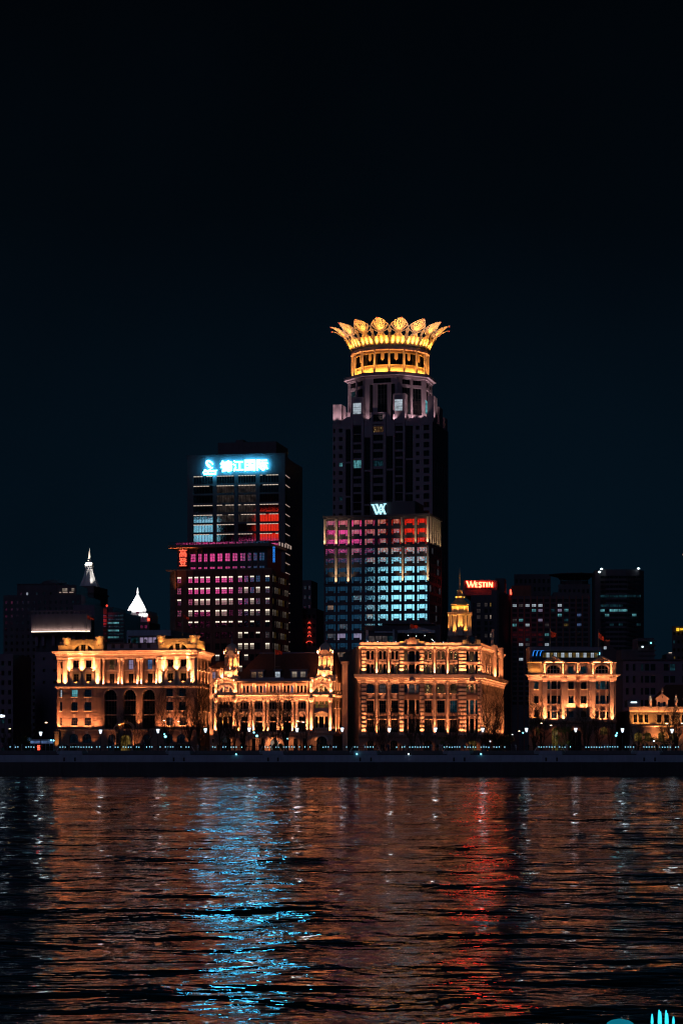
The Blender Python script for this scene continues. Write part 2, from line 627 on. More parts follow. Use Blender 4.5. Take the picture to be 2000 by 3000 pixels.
emitter('lamp_warm', (1.0, 0.72, 0.40), 4)
emitter('lamp_cyan', (0.22, 0.85, 1.0), 4)
emitter('stud_glow', (0.32, 0.80, 1.0), 1.9, False)
emitter('led_white', (1.0, 0.76, 0.60), 0.8, False)
emitter('led_band', (1.0, 0.80, 0.58), 2.6, False)
emitter('led_white_soft', (1.0, 0.72, 0.60), 0.35, False)
emitter('sign_cyan', (0.06, 0.60, 1.0), 46)
emitter('sign_red', (1.0, 0.045, 0.02), 26)
emitter('sign_red_soft', (1.0, 0.05, 0.025), 6)
emitter('neon_red', (1.0, 0.10, 0.05), 2.6)
emitter('sign_ice', (0.40, 0.85, 1.0), 1.6)
emitter('sign_blue', (0.03, 0.28, 1.0), 1.3)
emitter('sign_amber', (1.0, 0.55, 0.03), 1.6)
emitter('beacon_red', (1.0, 0.07, 0.04), 1.3, False)
emitter('beacon_white', (0.75, 0.95, 1.0), 3, False)
emitter('added_cyan_tube', (0.04, 0.72, 1.0), 1.3)
emitter('added_cyan_dome', (0.01, 0.42, 0.62), 0.35)

# ------------------------------------------------------------------ the river
def water_material():
    m, n, l, out = newmat('water')
    p = n.new("ShaderNodeBsdfPrincipled")
    p.inputs['Base Color'].default_value = (0.0015, 0.003, 0.004, 1)
    p.inputs['Roughness'].default_value = 0.03
    p.inputs['IOR'].default_value = 1.34
    tc = n.new("ShaderNodeTexCoord")
    prev = None
    # chop of three sizes, crests lying roughly across the view
    for sc, vec, dist, det in ((0.10, (0.8, 1.0, 1.0), 0.50, 1), (0.30, (0.75, 1.0, 1.0), 0.27, 1), (0.8, (0.75, 1.0, 1.0), 0.12, 1), (2.1, (0.8, 1.0, 1.0), 0.036, 1)):
        t = noise(n, l, tc.outputs['Object'], sc, det, vec)
        b = n.new("ShaderNodeBump")
        b.inputs['Strength'].default_value = 1.0
        b.inputs['Distance'].default_value = dist
        l.new(t.outputs[0], b.inputs['Height'])
        if prev:
            l.new(prev.outputs[0], b.inputs['Normal'])
        prev = b
    l.new(prev.outputs[0], p.inputs['Normal'])
    l.new(p.outputs[0], out.inputs[0])
    return m


def build_water():
    """swell as real geometry: a graded grid, fine near the camera and coarse far away"""
    rw = random.Random(3)
    waves = []
    for i in range(26):
        wl_ = 2.2 * (1.17 ** i)
        if wl_ > 34:
            wl_ = rw.uniform(3, 14)
        a = math.radians(90 + rw.gauss(0, 42))
        k = 2 * math.pi / wl_
        waves.append((k * math.cos(a), k * math.sin(a), rw.uniform(0, 6.28), 0.0019 * wl_ ** 0.85, wl_))
    ys = [-30.0]
    while ys[-1] < 512.5:
        y = ys[-1]
        ys.append(y + (4 if y < 40 else max(0.28, min(4.0, 0.0060 * y))))
    ys[-1] = 512.5
    nx = 300
    vs, fs = [], []
    for y in ys:
        half = 40 + 0.26 * max(y, 0) + (30 if y > 0 else 60)
        dx = 2 * half / nx
        dy = 4 if y < 40 else max(0.28, min(4.0, 0.006 * y))
        act = [w for w in waves if w[4] > 2.2 * max(dy, 0.5 * dx)]
        for i in range(nx + 1):
            x = -half + dx * i
            z = 0.0
            for kx, ky, ph, am, wl_ in act:
                s = math.sin(kx * x + ky * y + ph)
                z += am * s
            vs.append((x, y, z))
    for j in range(len(ys) - 1):
        for i in range(nx):
            a = j * (nx + 1) + i
            fs.append((a, a + 1, a + nx + 2, a + nx + 1))
    mb = MB()
    mb.v, mb.f = vs, fs
    o = mb.build("river", water_material(), smooth=True)
    tag(o, kind="structure")


build_water()

# ------------------------------------------------------------------ embankment, promenade, road, far ground
WATERW = 520.0


def setting(name, mb, mat):
    o = mb.build(name, mat)
    tag(o, kind="structure")
    return o


setting("river_bed", MB().box(-400, 400, -60, 521, -3.2, -3.0), M['wet_concrete'])
pm = MB().box(-260, 260, 512, 545, -3.0, 3.25)
for i in range(-26, 27):                       # fender ribs on the quay
    pm.box(i * 9.6 - 0.22, i * 9.6 + 0.22, 511.72, 512.1, 0.1, 3.0)
setting("quay", pm, M['wet_concrete'])
setting("quay_kerb", MB().box(-260, 260, 511.9, 512.9, 3.25, 3.42), M['granite_wall'])
gw = MB().box(-260, 260, 516.0, 516.8, 3.25, 4.95)
for i in range(-64, 65):
    gw.box(i * 4.0 - 0.18, i * 4.0 + 0.18, 515.93, 516.02, 3.25, 4.9)
setting("parapet", gw, M['granite_wall'])
setting("promenade", MB().box(-260, 260, 519.5, 548, 3.25, 5.95), M['paving'])
setting("planter_bank", MB().box(-260, 260, 516.8, 519.5, 3.25, 5.2), M['wet_concrete'])
setting("road", MB().box(-320, 320, 548, 606, 1.2, 1.3), M['asphalt'])
rk = MB()
for i in range(-40, 41):
    rk.box(i * 6 - 1.5, i * 6 + 1.5, 575.9, 576.1, 1.3, 1.306)
setting("road_marking", rk, M['white_metal'])
setting("pavement", MB().box(-320, 320, 606, 640, 1.2, 1.45), M['paving'])
setting("ground", MB().box(-1500, 1500, 640, 3500, 0.8, 1.2), M['asphalt'])
setting("near_quay", MB().box(-700, 700, -900, -20, -3, 4.6), M['paving'])

# the railing of the promenade: posts, rails, and one small lamp on each post in the lit stretches
rail = root_at("promenade_railing", 0, 520.0, 5.95, "long dark metal railing with cyan lamp studs above the river wall", "railing")
mb = MB().box(-130, 130, -0.03, 0.03, 1.02, 1.08).box(-130, 130, -0.02, 0.02, 0.55, 0.58).box(-130, 130, -0.02, 0.02, 0.12, 0.15)
mb.build("handrail", M['dark_metal'], rail)
post = MB().box(-0.05, 0.05, -0.05, 0.05, 0, 1.1).mesh("post", M['dark_metal'])
stud = MB().lathe([(0.03, -0.12), (0.085, -0.07), (0.085, 0.07), (0.03, 0.12)], 0, 0, 6).mesh("stud_lamp", M['stud_glow'])
rr = random.Random(11)
spans = [(30, 105), (170, 300), (310, 470), (480, 560), (610, 720), (770, 880), (885, 1020), (1035, 1100), (1155, 1260),
         (1300, 1480), (1560, 1690), (1700, 1810), (1830, 1990)]
for i in range(-160, 161):
    x = i * 0.64 + rr.uniform(-0.05, 0.05)
    u = 1000 + x / 520.0 * FL
    if i % 3 == 0:
        link("post", post, rail, None, (x, 0, 0))
    if any(a < u < b for a, b in spans) and rr.random() < 0.7:
        link("stud_lamp", stud, rail, None, (x, -0.12, 0.92 + rr.uniform(-0.04, 0.04)))

# trapezoid viewing decks that stand out from the promenade edge on white splayed struts
decks = [((165, 255), "dark viewing deck below the arcaded corner block"),
         ((485, 570), "dark viewing deck between the arcaded block and the domed club"),
         ((760, 842), "dark viewing deck below the domed club"),
         ((1025, 1115), "dark viewing deck below the striped stone corner building"),
         ((1298, 1386), "dark viewing deck under the clock cupola corner"),
         ((1565, 1655), "dark viewing deck below the twin gabled bank"),
         ((1850, 1940), "dark viewing deck below the gothic gabled house")]
for (a, b), lab in decks:
    xa, xb = (a - 1000) / FL * 518, (b - 1000) / FL * 518
    d = root_at("viewing_deck", (xa + xb) / 2, 519.5, 5.95, lab, "viewing deck", "viewing decks along the promenade")
    w = (xb - xa) / 2
    MB().plan([(-w, 0), (w, 0), (w - 1.0, -3.2), (-w + 1.0, -3.2)], -0.95, 0.02).build("platform", M['granite_wall'], d)
    mb = MB()
    mb.tube((-w + 1.0, -3.15, 1.1), (w - 1.0, -3.15, 1.1), 0.05)
    mb.tube((-w + 1.0, -3.15, 0.6), (w - 1.0, -3.15, 0.6), 0.03)
    for k in range(9):
        x = -w + 1.0 + (2 * w - 2) * k / 8
        mb.tube((x, -3.15, 0), (x, -3.15, 1.1), 0.04)
    mb.build("guard_rail", M['dark_metal'], d)
    for s in (-1, 1):
        MB().tube((s * (w + 0.1), -0.6, -0.35), (s * (w - 0.75), -1.2, 1.12), 0.07).build("strut", M['white_metal'], d)
    for s in (-0.35, 0.35):                     # the mooring piles under each deck
        MB().tube((s * w, -5.2, -6.5), (s * w, -5.2, -1.6), 0.22, n=8).build("pile", M['wet_concrete'], d)
# small lamps low on the parapet
for k, (u, v, c, lab) in enumerate([(1045, 2209, 'lamp_cyan', "small cyan marker lamp low on the parapet under the banded stone corner building"),
                               (692, 2210, 'lamp_cyan', "small cyan marker lamp low on the parapet under the domed club"),
                               (1196, 2209, 'beacon_white', "faint white marker lamp on the parapet under the banded building"),
                               (1408, 2209, 'lamp_cyan', "cyan marker lamp on the parapet near the clock cupola corner")]):
    x = (u - 1000) / FL * 516
    z = CAMH + (HOR - v) / FL * 516
    lm = root_at("marker_lamp", x, 515.8, z, lab, "marker lamp", "marker lamps on the parapet")
    MB().lathe([(0.06, -0.14), (0.16, -0.1), (0.16, 0.1), (0.05, 0.16)], 0, 0, 8).build("lens", M[c], lm)
    MB().box(-0.06, 0.06, 0.05, 0.3, -0.06, 0.06).build("bracket", M['dark_metal'], lm)
# blurred cyan glow built as emitters on an invented pontoon at the bottom corner
pont = root_at("added_pontoon", 7.83, 52.0, -0.02, "low dark pontoon float, its cyan tubes standing in for a blurred glow", "added_pontoon")
MB().box(-1.5, 1.2, -0.9, 0.5, -0.5, 0.22).build("float", M['wet_concrete'], pont)
for x, h in ((-0.27, 0.28), (-0.10, 0.38), (-0.065, 0.34), (0.07, 0.37), (0.10, 0.30), (0.25, 0.22)):
    MB().lathe([(0.02, 0.22), (0.034, 0.3), (0.026, 0.22 + h * .7), (0.012, 0.22 + h)], x, 0, 8).build("added_glow_tube", M['added_cyan_tube'], pont)
MB().lathe([(0.34, 0.22), (0.32, 0.28), (0.22, 0.34), (0.05, 0.38)], -1.05, 0, 16).build("added_glow_dome", M['added_cyan_dome'], pont)

# ------------------------------------------------------------------ classical facade pieces
def pilaster(rt, fr, x0, x1, z0, z1, proj=0.35, mat=None, round_=False, name="pilaster", cap=0.9, base=0.7):
    mat = mat or M['stone_light']
    mb = MB()
    if round_:
        xc, r = (x0 + x1) / 2, (x1 - x0) / 2
        mb.lathe([(r * 1.2, z0), (r * 1.2, z0 + base * .4), (r * 1.08, z0 + base * .6), (r, z0 + base), (r * 0.86, z1 - cap),
                  (r * .95, z1 - cap * .9), (r * 1.15, z1 - cap * .3), (r * 1.2, z1 - cap * .25), (r * 1.2, z1)], xc, -proj + r * 0.2, 14)
        return mb.build(name, mat, rt, fr, smooth=False)
    mb.box(x0 - 0.12, x1 + 0.12, -proj - 0.10, 0.1, z0, z0 + base)
    mb.box(x0, x1, -proj, 0.1, z0 + base, z1 - cap)
    mb.box(x0 - 0.08, x1 + 0.08, -proj - 0.08, 0.1, z1 - cap, z1 - cap * 0.7)
    mb.box(x0 - 0.04, x1 + 0.04, -proj - 0.04, 0.1, z1 - cap * 0.7, z1 - cap * 0.25)
    mb.box(x0 - 0.18, x1 + 0.18, -proj - 0.18, 0.1, z1 - cap * 0.25, z1)
    return mb.build(name, mat, rt, fr)


def pediment(rt, fr, x0, x1, z0, h, proj=0.5, th=0.3, mat=None, y=0.0):
    mat = mat or M['stone_light']
    xc = (x0 + x1) / 2
    mb = MB()
    mb.prism([(x0 + th, z0 + 0.02), (x1 - th, z0 + 0.02), (xc, z0 + h - th)], y - proj * 0.45, y + 0.1)
    mb.prism([(x0, z0), (xc, z0 + h - th), (xc, z0 + h), (x0 - 0.1, z0 + th * .6)], y - proj, y + 0.1)
    mb.prism([(x1, z0), (x1 + 0.1, z0 + th * .6), (xc, z0 + h), (xc, z0 + h - th)], y - proj, y + 0.1)
    return mb.build("pediment", mat, rt, fr)


def sill(rt, fr, x0, x1, z, mat=None, proj=0.3, h=0.22):
    return MB().molding(x0 - 0.15, x1 + 0.15, [(proj * .6, z - h), (proj, z - h * .5), (proj, z)], 0.3).build("sill", mat or M['stone_light'], rt, fr)


def keystone(rt, fr, xc, z0, z1, w0=0.5, w1=0.8, proj=0.25, mat=None):
    return MB().prism([(xc - w0 / 2, z0), (xc + w0 / 2, z0), (xc + w1 / 2, z1), (xc - w1 / 2, z1)], -proj, 0.05).build("keystone", mat or M['stone_light'], rt, fr)


def dentils(rt, fr, x0, x1, z0, z1, proj, pitch=0.7, mat=None):
    mb = MB()
    n = max(1, int((x1 - x0) / pitch))
    for i in range(n):
        x = x0 + (i + 0.25) * (x1 - x0) / n
        mb.box(x, x + 0.5 * (x1 - x0) / n, -proj, 0.0, z0, z1)
    return tag(mb.build("dentil_course", mat or M['stone_light'], rt, fr), kind="stuff")


def balustrade(rt, fr, x0, x1, z0, z1, y=-0.3, pitch=0.45, mat=None):
    mat = mat or M['stone_light']
    mb = MB()
    mb.box(x0, x1, y - 0.16, y + 0.16, z0, z0 + 0.15).box(x0, x1, y - 0.18, y + 0.18, z1 - 0.18, z1)
    n = max(1, int((x1 - x0) / pitch))
    for i in range(n):
        x = x0 + (i + .5) * (x1 - x0) / n
        h = z1 - z0 - 0.33
        mb.lathe([(.07, z0 + .15), (.13, z0 + .15 + h * .35), (.06, z0 + .15 + h * .8), (.09, z1 - .18)], x, y, 6)
    return mb.build("balustrade", mat, rt, fr)


def courses(rt, fr, x0, x1, z0, z1, h, holes, mat, proj=0.07, joint=0.07):
    """rusticated courses: proud bands of stone with open joints, broken at the openings"""
    mb = MB()
    n = max(1, int(round((z1 - z0) / h)))
    hh = (z1 - z0) / n
    for i in range(n):
        a, b = z0 + i * hh, z0 + (i + 1) * hh - joint
        cuts = sorted((q[0], q[1]) for q in holes if q[2] < b and q[3] > a)
        x = x0
        segs = []
        for c, d in cuts:
            if c > x:
                segs.append((x, c))
            x = max(x, d)
        if x < x1:
            segs.append((x, x1))
        for s, e in segs:
            nb = max(1, int((e - s) / 1.5))
            for k in range(nb):
                j = R.uniform(-0.025, 0.03)
                mb.box(s + (e - s) * k / nb + .01, s + (e - s) * (k + 1) / nb - .015, -proj - j, 0.02, a, b)
    return tag(mb.build("stone_courses", mat, rt, fr), kind="stuff")


def flag(label, X, Y, z0, z1, span, drop, drift=0.0, cloth=None, lit=0.0):
    d = root_at("flag_pole", X, Y, z0, label, "flag", "flags on the rooftops")
    h = z1 - z0
    MB().tube((0, 0, 0), (0, 0, h), 0.07, 0.05, 6).lathe([(0.02, h), (0.13, h + .12), (0.02, h + .25)], 0, 0, 6).build("pole", M['pale_frame'], d)
    vs, fs = [], []
    n = 10
    for i in range(n + 1):
        t = i / n
        for j in range(5):
            s = j / 4
            hh = drop * (1 - 0.45 * t)
            vs.append((0.07 + span * t, 0.22 * math.sin(t * 7 + s), h - 0.25 - drift * t - hh * s - 0.12 * math.sin(t * 5)))
    for i in range(n):
        for j in range(4):
            a = i * 5 + j
            fs.append((a, a + 1, a + 6, a + 5))
    mb = MB()
    mb.v, mb.f = vs, fs
    mb.build("flag", cloth or M['flag_cloth'], d, smooth=True)
    if lit:
        l = bpy.data.lights.new("flag_spot", 'SPOT')
        l.energy, l.color, l.spot_size, l.spot_blend = lit, (1, .75, .5), math.radians(40), 1
        l.shadow_soft_size = .1
        v = Vector((span * .5, 0, h * .85)) - Vector((0.3, -3.2, 0.3))
        link("flag_spot", l, d, None, (0.3, -3.2, 0.3), v.to_track_quat('-Z', 'Y').to_matrix().to_4x4())
        MB().box(.15, .45, -3.4, -3.1, 0, .25).build("floodlight", M['dark_metal'], d)
    return d


BEAM, WASH = 2.6, 0.7
# ================================================================== 1. the arcaded corner block
FA = Frame(370, 625, -14)
X1, Z1 = FA.crop(150, 1840, 6.272, 500)
X2, Z2 = FA.crop(380, 1840, 6.272, 870)
GZ = 1.45
A = root("corner_office_block", FA, "floodlit stone office block with three tall dark arches and twin arched attic gables", "building", z=0)
ST, SL, SD = M['stone'], M['stone_light'], M['stone_dark']
xw0, xw1 = X1(112), X1(925)
xe0, xe1 = X2(512), X2(1242)
z_ct, z_cb, z_fr, z_ar = Z1(428), Z1(500), Z1(530), Z1(555)
z_l0, z_l1 = Z1(1106), Z1(1058)
z_b0, z_b1 = Z1(1895), Z1(1856)
FAs = FA.side(xe1, 99)
SA = 27.0
sidep = FAs.world(SA, 0)
lp = FA.M.inverted() @ sidep
MB().plan([(xw0 + .2, 2.2), (xe1 - .9, 2.2), (lp.x - 1.0, lp.y), (xw0 + .2, lp.y)], GZ, z_ct - 0.05).build("body", SD, A)
MB().plan([(xw0 + .1, 1.5), (xe1 - .3, 1.5), (lp.x - .3, lp.y), (xw0 + .1, lp.y)], z_ct - 0.05, z_ct + 0.25).build("roof", M['roof_grey'], A)


def a_window(fr, x0, x1, z0, z1, mat=None, rise=0, nx=2, nz=3, y=0.32):
    return window(A, fr, x0, x1, z0, z1, y, mat or M['glass_dark'], nx, nz, rise)


for (xa, xb, PX, PZ, winx, pilx, wx2, ax, pedx) in (
        (xw0, xw1, X1, Z1, ((410, 510), (640, 745)), ((225, 310), (820, 905)), ((378, 488), (615, 735)), ((340, 500), (580, 740)), ((350, 545), (590, 785))),
        (xe0, xe1, X2, Z2, ((700, 800), (935, 1040)), ((530, 605), (1117, 1200)), ((675, 795), (912, 1032)), ((0, 0), (0, 0)), ((640, 845), (880, 1085)))):
    west = PX is X1
    holes, wins = [], []
    rows_up = ((Z1(725), Z1(595)), (Z1(985), Z1(845)))
    for i, (p, q) in enumerate(winx):
        for (za, zb) in rows_up:
            holes.append((PX(p), PX(q), za, zb))
    if west:
        for (za, zb) in ((Z1(740), Z1(605)), (Z1(1010), Z1(850))):
            holes.append((PX(183), PX(214), za, zb))
    mb = wall(MB(), xa, xb, z_l1, z_ar, holes)
    mb.build("upper_wall", ST, A)
    for h in holes:
        a_window(None, *h[:4], nx=1 if h[1] - h[0] < .8 else 2)
    # lower, rusticated
    holes = []
    rows = ((Z1(1265), Z1(1132)), (Z1(1522), Z1(1362)), (Z1(1795), Z1(1648)))
    for p, q in wx2:
        for za, zb in rows:
            holes.append((PX(p), PX(q), za, zb))
    if west:
        for za, zb in rows:
            holes.append((PX(168), PX(203), za, zb))
    mb = wall(MB(), xa, xb, z_b1, z_l0, holes)
    mb.build("lower_wall", M['stone_brown'], A)
    courses(A, None, xa, xb, z_b1 + .05, z_l0 - .1, 0.78, holes, M['stone_brown'])
    for i, h in enumerate(holes):
        m = M['room_teal'] if (west and i == 0) else (M['room_cool'] if (west and i == 6) else M['glass_blue'])
        a_window(None, *h[:4], mat=m, nx=1 if h[1] - h[0] < .8 else 3)
        sill(A, None, h[0], h[1], h[2])
        if i % 3 != 0 and h[1] - h[0] > .8:
            keystone(A, None, (h[0] + h[1]) / 2, h[3] + .1, h[3] + 1.1)
    # ornament of the upper order
    for p, q in pilx:
        pilaster(A, None, PX(p), PX(q), z_l1 + .02, z_ar - .02, 0.4, SL)
        uplight(A, None, (PX(p) + PX(q)) / 2, -1.05, z_l1 + 0.75, 1500, cone=80, tilt=10)
    for (p, q), (c, d) in zip(pedx, winx):
        pediment(A, None, PX(p), PX(q), Z1(800), Z1(738) - Z1(800), 0.5, 0.28)
        MB().box(PX(c) - .75, PX(c) - .1, -.18, .02, Z1(1000), Z1(802)).box(PX(d) + .1, PX(d) + .75, -.18, .02, Z1(1000), Z1(802)).build("window_surround", SL, A)
        MB().box(PX(c) - .6, PX(d) + .6, -.3, .02, Z1(1052), Z1(1002)).build("apron", SL, A)
        sill(A, None, PX(c) - .5, PX(d) + .5, Z1(988))
        sill(A, None, PX(c), PX(d), Z1(726))
        uplight(A, None, (PX(c) + PX(d)) / 2, -.8, Z1(1052) + .3, 260, WARMER, 90, 14, fixture=False)
    # floods standing on the pediments and between them
    for t in (PX(pedx[0][0]) - .1, (PX(pedx[0][1]) + PX(pedx[1][0])) / 2, PX(pedx[1][1]) + .1):
        uplight(A, None, t, -.85, Z1(778), 2600, cone=95, tilt=13)
    # attic with the arched window
    if west:
        xc, rad = PX(585), (PX(752) - PX(415)) / 2
        top = PX(325), PX(850)
    else:
        xc, rad = PX(873), (PX(1040) - PX(705)) / 2
        top = PX(610), PX(1135)
    za0 = z_ct + .02
    zs, zt = za0 + 0.1, Z1(304)
    zsh, ztp = Z1(318), Z1(214)
    hole = (xc - rad, xc + rad, zs, zt, zt - zs - .02)
    xaa, xbb = xa + .3, (xb if not west else PX(960))
    if not west:
        xbb = xb - .2
    ya = 0.35
    mb = wall(MB(), top[0] + .05, top[1] - .05, za0, ztp - .5, [hole], y=ya, rev=.5)
    mb.box(top[0], top[1], ya - .25, ya + .5, ztp - .5, ztp)
    mb.box(xaa, top[0], ya - .15, ya + .5, za0, zsh).box(top[1], xbb, ya - .15, ya + .5, za0, zsh)
    mb.box(xaa - .1, top[0] - .1, ya - .3, ya + .45, zsh - .3, zsh + .004).box(top[1] + .1, xbb + .1, ya - .3, ya + .45, zsh - .3, zsh + .004)
    mb.box(xaa + .2, xbb - .2, ya + .5, 9.0, za0, ztp - .6)
    mb.build("attic_gable", ST, A)
    window(A, None, hole[0], hole[1], hole[2], hole[3], ya + .3, M['glass_dark'], 4, 3, hole[4], fmat=M['dark_frame'])
    for s in (-.36, .36):
        MB().box(xc + s * rad - .28, xc + s * rad + .28, ya - .1, ya + .4, zs, zt - .25).build("mullion", SL, A)
    for k in range(11):                        # voussoirs of the arch, long and short
        a = math.radians(18 + 14.4 * k)
        r0, r1 = 1.06, (1.36 if k % 2 else 1.24) if k != 5 else 1.5
        pts = []
        for aa, rr in ((a - .105, r0), (a + .105, r0), (a + .105, r1), (a - .105, r1)):
            pts.append((xc - rad * rr * math.cos(aa), min(ztp - .52, zs + (zt - zs) * rr * math.sin(aa))))
        MB().prism(pts, ya - .14 - (.08 if k == 5 else 0), ya + .02).build("voussoir", SL, A)
    for s, x in ((0, top[0] - .6), (1, top[1] + .6)):     # urn blocks
        zz = Z1(180) if s == 0 and west else Z1(160)
        MB().box(x - 1.0, x + 1.0, ya - .2, ya + 2, zsh + .01, zz - .55).box(x - 1.3, x + 1.3, ya - .45, ya + 2.2, zz - .55, zz).lathe([(.5, zz), (.35, zz + .2), (.55, zz + .35), (.1, zz + .5)], x, ya + .6, 8).build("attic_block", SL, A)
        uplight(A, None, x, ya - 1.0, zsh + .6, 110, GOLD, 100, 18)
    washer(A, None, xaa + .5, xbb - .5, -1.0, za0 + .35, 42, GOLD, 22)
    # base
    holes = []
    if west:
        for p, q in ax:
            holes.append((PX(p), PX(q), Z1(2110), Z1(1940), Z1(1940) - Z1(2020)))
    else:
        for p, q in ((640, 790), (870, 1020)):
            holes.append((PX(p), PX(q), Z1(2110), Z1(1950), Z1(1950) - Z1(2020)))
    wall(MB(), xa, xb, GZ, z_b0, holes, y=-.05).build("base_wall", M['stone_brown'], A)
    courses(A, None, xa, xb, GZ, z_b0, .9, holes, M['stone_brown'], .12, .08)
    for h in holes:
        a_window(None, *h[:4], mat=M['glass_blue'], rise=h[4], nx=3)
        keystone(A, None, (h[0] + h[1]) / 2, h[3], z_b0, .5, .9)
        uplight(A, None, h[1] + .9, -1.2, h[2] - .2, 60, WARM, 100, 20, fixture=False)
    washer(A, None, xa + .3, xb - .3, -1.15, z_b1 + .35, 165, WARM, 12)

# the corner strip, its column and lights
uplight(A, None, X1(150), -1.0, z_l1 + .6, 1100, cone=80, tilt=10)
uplight(A, None, X1(140), -1.0, z_b1 + .5, 900, cone=60, tilt=7)
pilaster(A, None, X1(92), X1(165), GZ, z_b0 - .1, 1.0, ST, name="corner_column")
uplight(A, None, X1(125), -2.3, GZ + 4, 700, WARMER, 60, 9, fixture=False)

# centre: loggia of paired columns above, three tall arches below
xc0, xc1 = xw1, xe0
bays = ((X1(1000), X1(1225)), (X1(1350), X2(130)), (X2(258), X2(478)))
wallz0, wallz1 = z_l1, z_ar
lb = MB()                                       # recessed loggia wall
lh = []
for a, b in bays:
    w = b - a
    lh += [(a + .22 * w, a + .62 * w, Z1(1040), Z1(842)), (a + .80 * w, a + .97 * w, Z1(980), Z1(842)),
           (a + .22 * w, a + .62 * w, Z1(765), Z1(585)), (a + .80 * w, a + .97 * w, Z1(700), Z1(585))]
wall(lb, xc0, xc1, wallz0, wallz1, lh, y=1.1, rev=.35)
lb.build("loggia_wall", ST, A)
for i, h in enumerate(lh):
    m = M['glass_dark']
    if i == 6: m = M['room_mauve']
    if i == 10: m = M['room_blue']
    if i == 2: m = M['room_sparkle']
    a_window(None, *h[:4], mat=m, nx=2 if h[1] - h[0] > 1 else 1, nz=2, y=1.35)
ent = MB()
ent.box(xc0, xc1, -.1, 1.1, Z1(572), z_ar + .01)
ent.build("loggia_lintel", SL, A)
for a, b in bays:
    MB().box(a - .05, b + .05, .25, .55, Z1(802), Z1(774)).build("balcony_rail", SL, A)
    MB().box(a + .1, b - .1, .3, .5, Z1(1048), Z1(1010)).build("balcony_apron", M['stone_brown'], A)
    washer(A, None, a + .3, b - .3, .75, Z1(1030), 60, WARM, 6)
colx = [(X1(955), X1(1000)), (X1(1228), X1(1278)), (X1(1292), X1(1345)), (X2(132), X2(186)), (X2(202), X2(255)), (X2(482), X2(522))]
for a, b in colx:
    pilaster(A, None, a, b, z_l1 + .02, Z1(572), .45, SL, round_=True, name="column", cap=1.0)
    uplight(A, None, (a + b) / 2, -1.15, z_l1 + .7, 1000, cone=70, tilt=9)
uplight(A, None, (X1(1278) + X1(1292)) / 2, -.2, z_l1 + .7, 500, cone=70, tilt=6, fixture=False)
arch = []
for c0, c1 in ((X1(980), X1(1206)), (X1(1330), X1(1556)), (X2(235), X2(465))):
    arch.append((c0, c1, Z1(1850), Z1(1136), (c1 - c0) / 2))
wall(MB(), xc0, xc1, z_b1, z_l0, arch, rev=1.2).build("arcade_wall", M['stone_brown'], A)
courses(A, None, xc0, xc1, z_b1 + .05, z_l0 - .1, .78, [(h[0] - .55, h[1] + .55, h[2], h[3] + .5) for h in arch], M['stone_brown'])
for h in arch:
    window(A, None, *h[:4], .9, M['glass_dark'], 4, 7, h[4])
    for zz in (Z1(1345), Z1(1610)):
        MB().box(h[0], h[1], .45, .75, zz, zz + .38).build("transom", M['stone_brown'], A)
    keystone(A, None, (h[0] + h[1]) / 2, h[3] - .1, z_l0 + .3, .6, 1.0, .35)
    pts0, pts1 = arc_pts(h[0] - .45, h[1] + .45, h[3] - h[4], h[3] + .45, 14), arc_pts(h[0], h[1], h[3] - h[4], h[3], 14)
    for p, q, r, s in list(zip(pts0, pts0[1:], pts1[1:], pts1)):
        MB().prism([p, q, r, s], -.16, .02).build("arch_stone", ST, A)
for x in ((arch[0][1] + arch[1][0]) / 2, (arch[1][1] + arch[2][0]) / 2):
    uplight(A, None, x, -1.1, Z1(1775), 900, WARM, 60, 8)
# entrance: rounded hood
ex0, ex1 = X1(1175), X1(1560)
exc = (ex0 + ex1) / 2
hood = MB()
po, pi_ = arc_pts(ex0, ex1, Z1(1860), Z1(1718), 12), arc_pts(ex0 + .7, ex1 - .7, Z1(1860), Z1(1750), 12)
for p, q, r, s in zip(po, po[1:], pi_[1:], pi_):
    hood.prism([p, q, r, s], -1.3, -.05)
hood.build("entrance_hood", ST, A)
wall(MB(), xc0, xc1, GZ, z_b0, [(exc - 1.6, exc + 1.6, GZ + .2, Z1(1960), 1.2), (xc0 + 2, xc0 + 4.6, GZ + 1, Z1(1950), 1.2), (xc1 - 4.6, xc1 - 2, GZ + 1, Z1(1950), 1.2)], y=-.05).build("base_wall", M['stone_brown'], A)
courses(A, None, xc0, xc1, GZ, z_b0, .9, [(exc - 1.7, exc + 1.7, GZ, Z1(1950)), (xc0 + 1.9, xc0 + 4.7, GZ + 1, Z1(1940)), (xc1 - 4.7, xc1 - 1.9, GZ + 1, Z1(1940))], M['stone_brown'], .12, .08)
window(A, None, exc - 1.6, exc + 1.6, GZ + .2, Z1(1960), .3, M['room_amber'], 2, 3, 1.2, name="door")
for x in (xc0 + 2, xc1 - 4.6):
    window(A, None, x, x + 2.6, GZ + 1, Z1(1950), .3, M['glass_blue'], 3, 3, 1.2)
for s in (-1, 1):
    pilaster(A, None, exc + s * 2.5 - .45, exc + s * 2.5 + .45, GZ, Z1(1870), .9, ST, round_=True, name="column")
    uplight(A, None, exc + s * 3.4, -1.6, GZ + 5.0, 380, WARM, 80, 15, fixture=False)
uplight(A, None, exc, -1.0, Z1(1830), 420, WARMER, 120, 12, fixture=False)
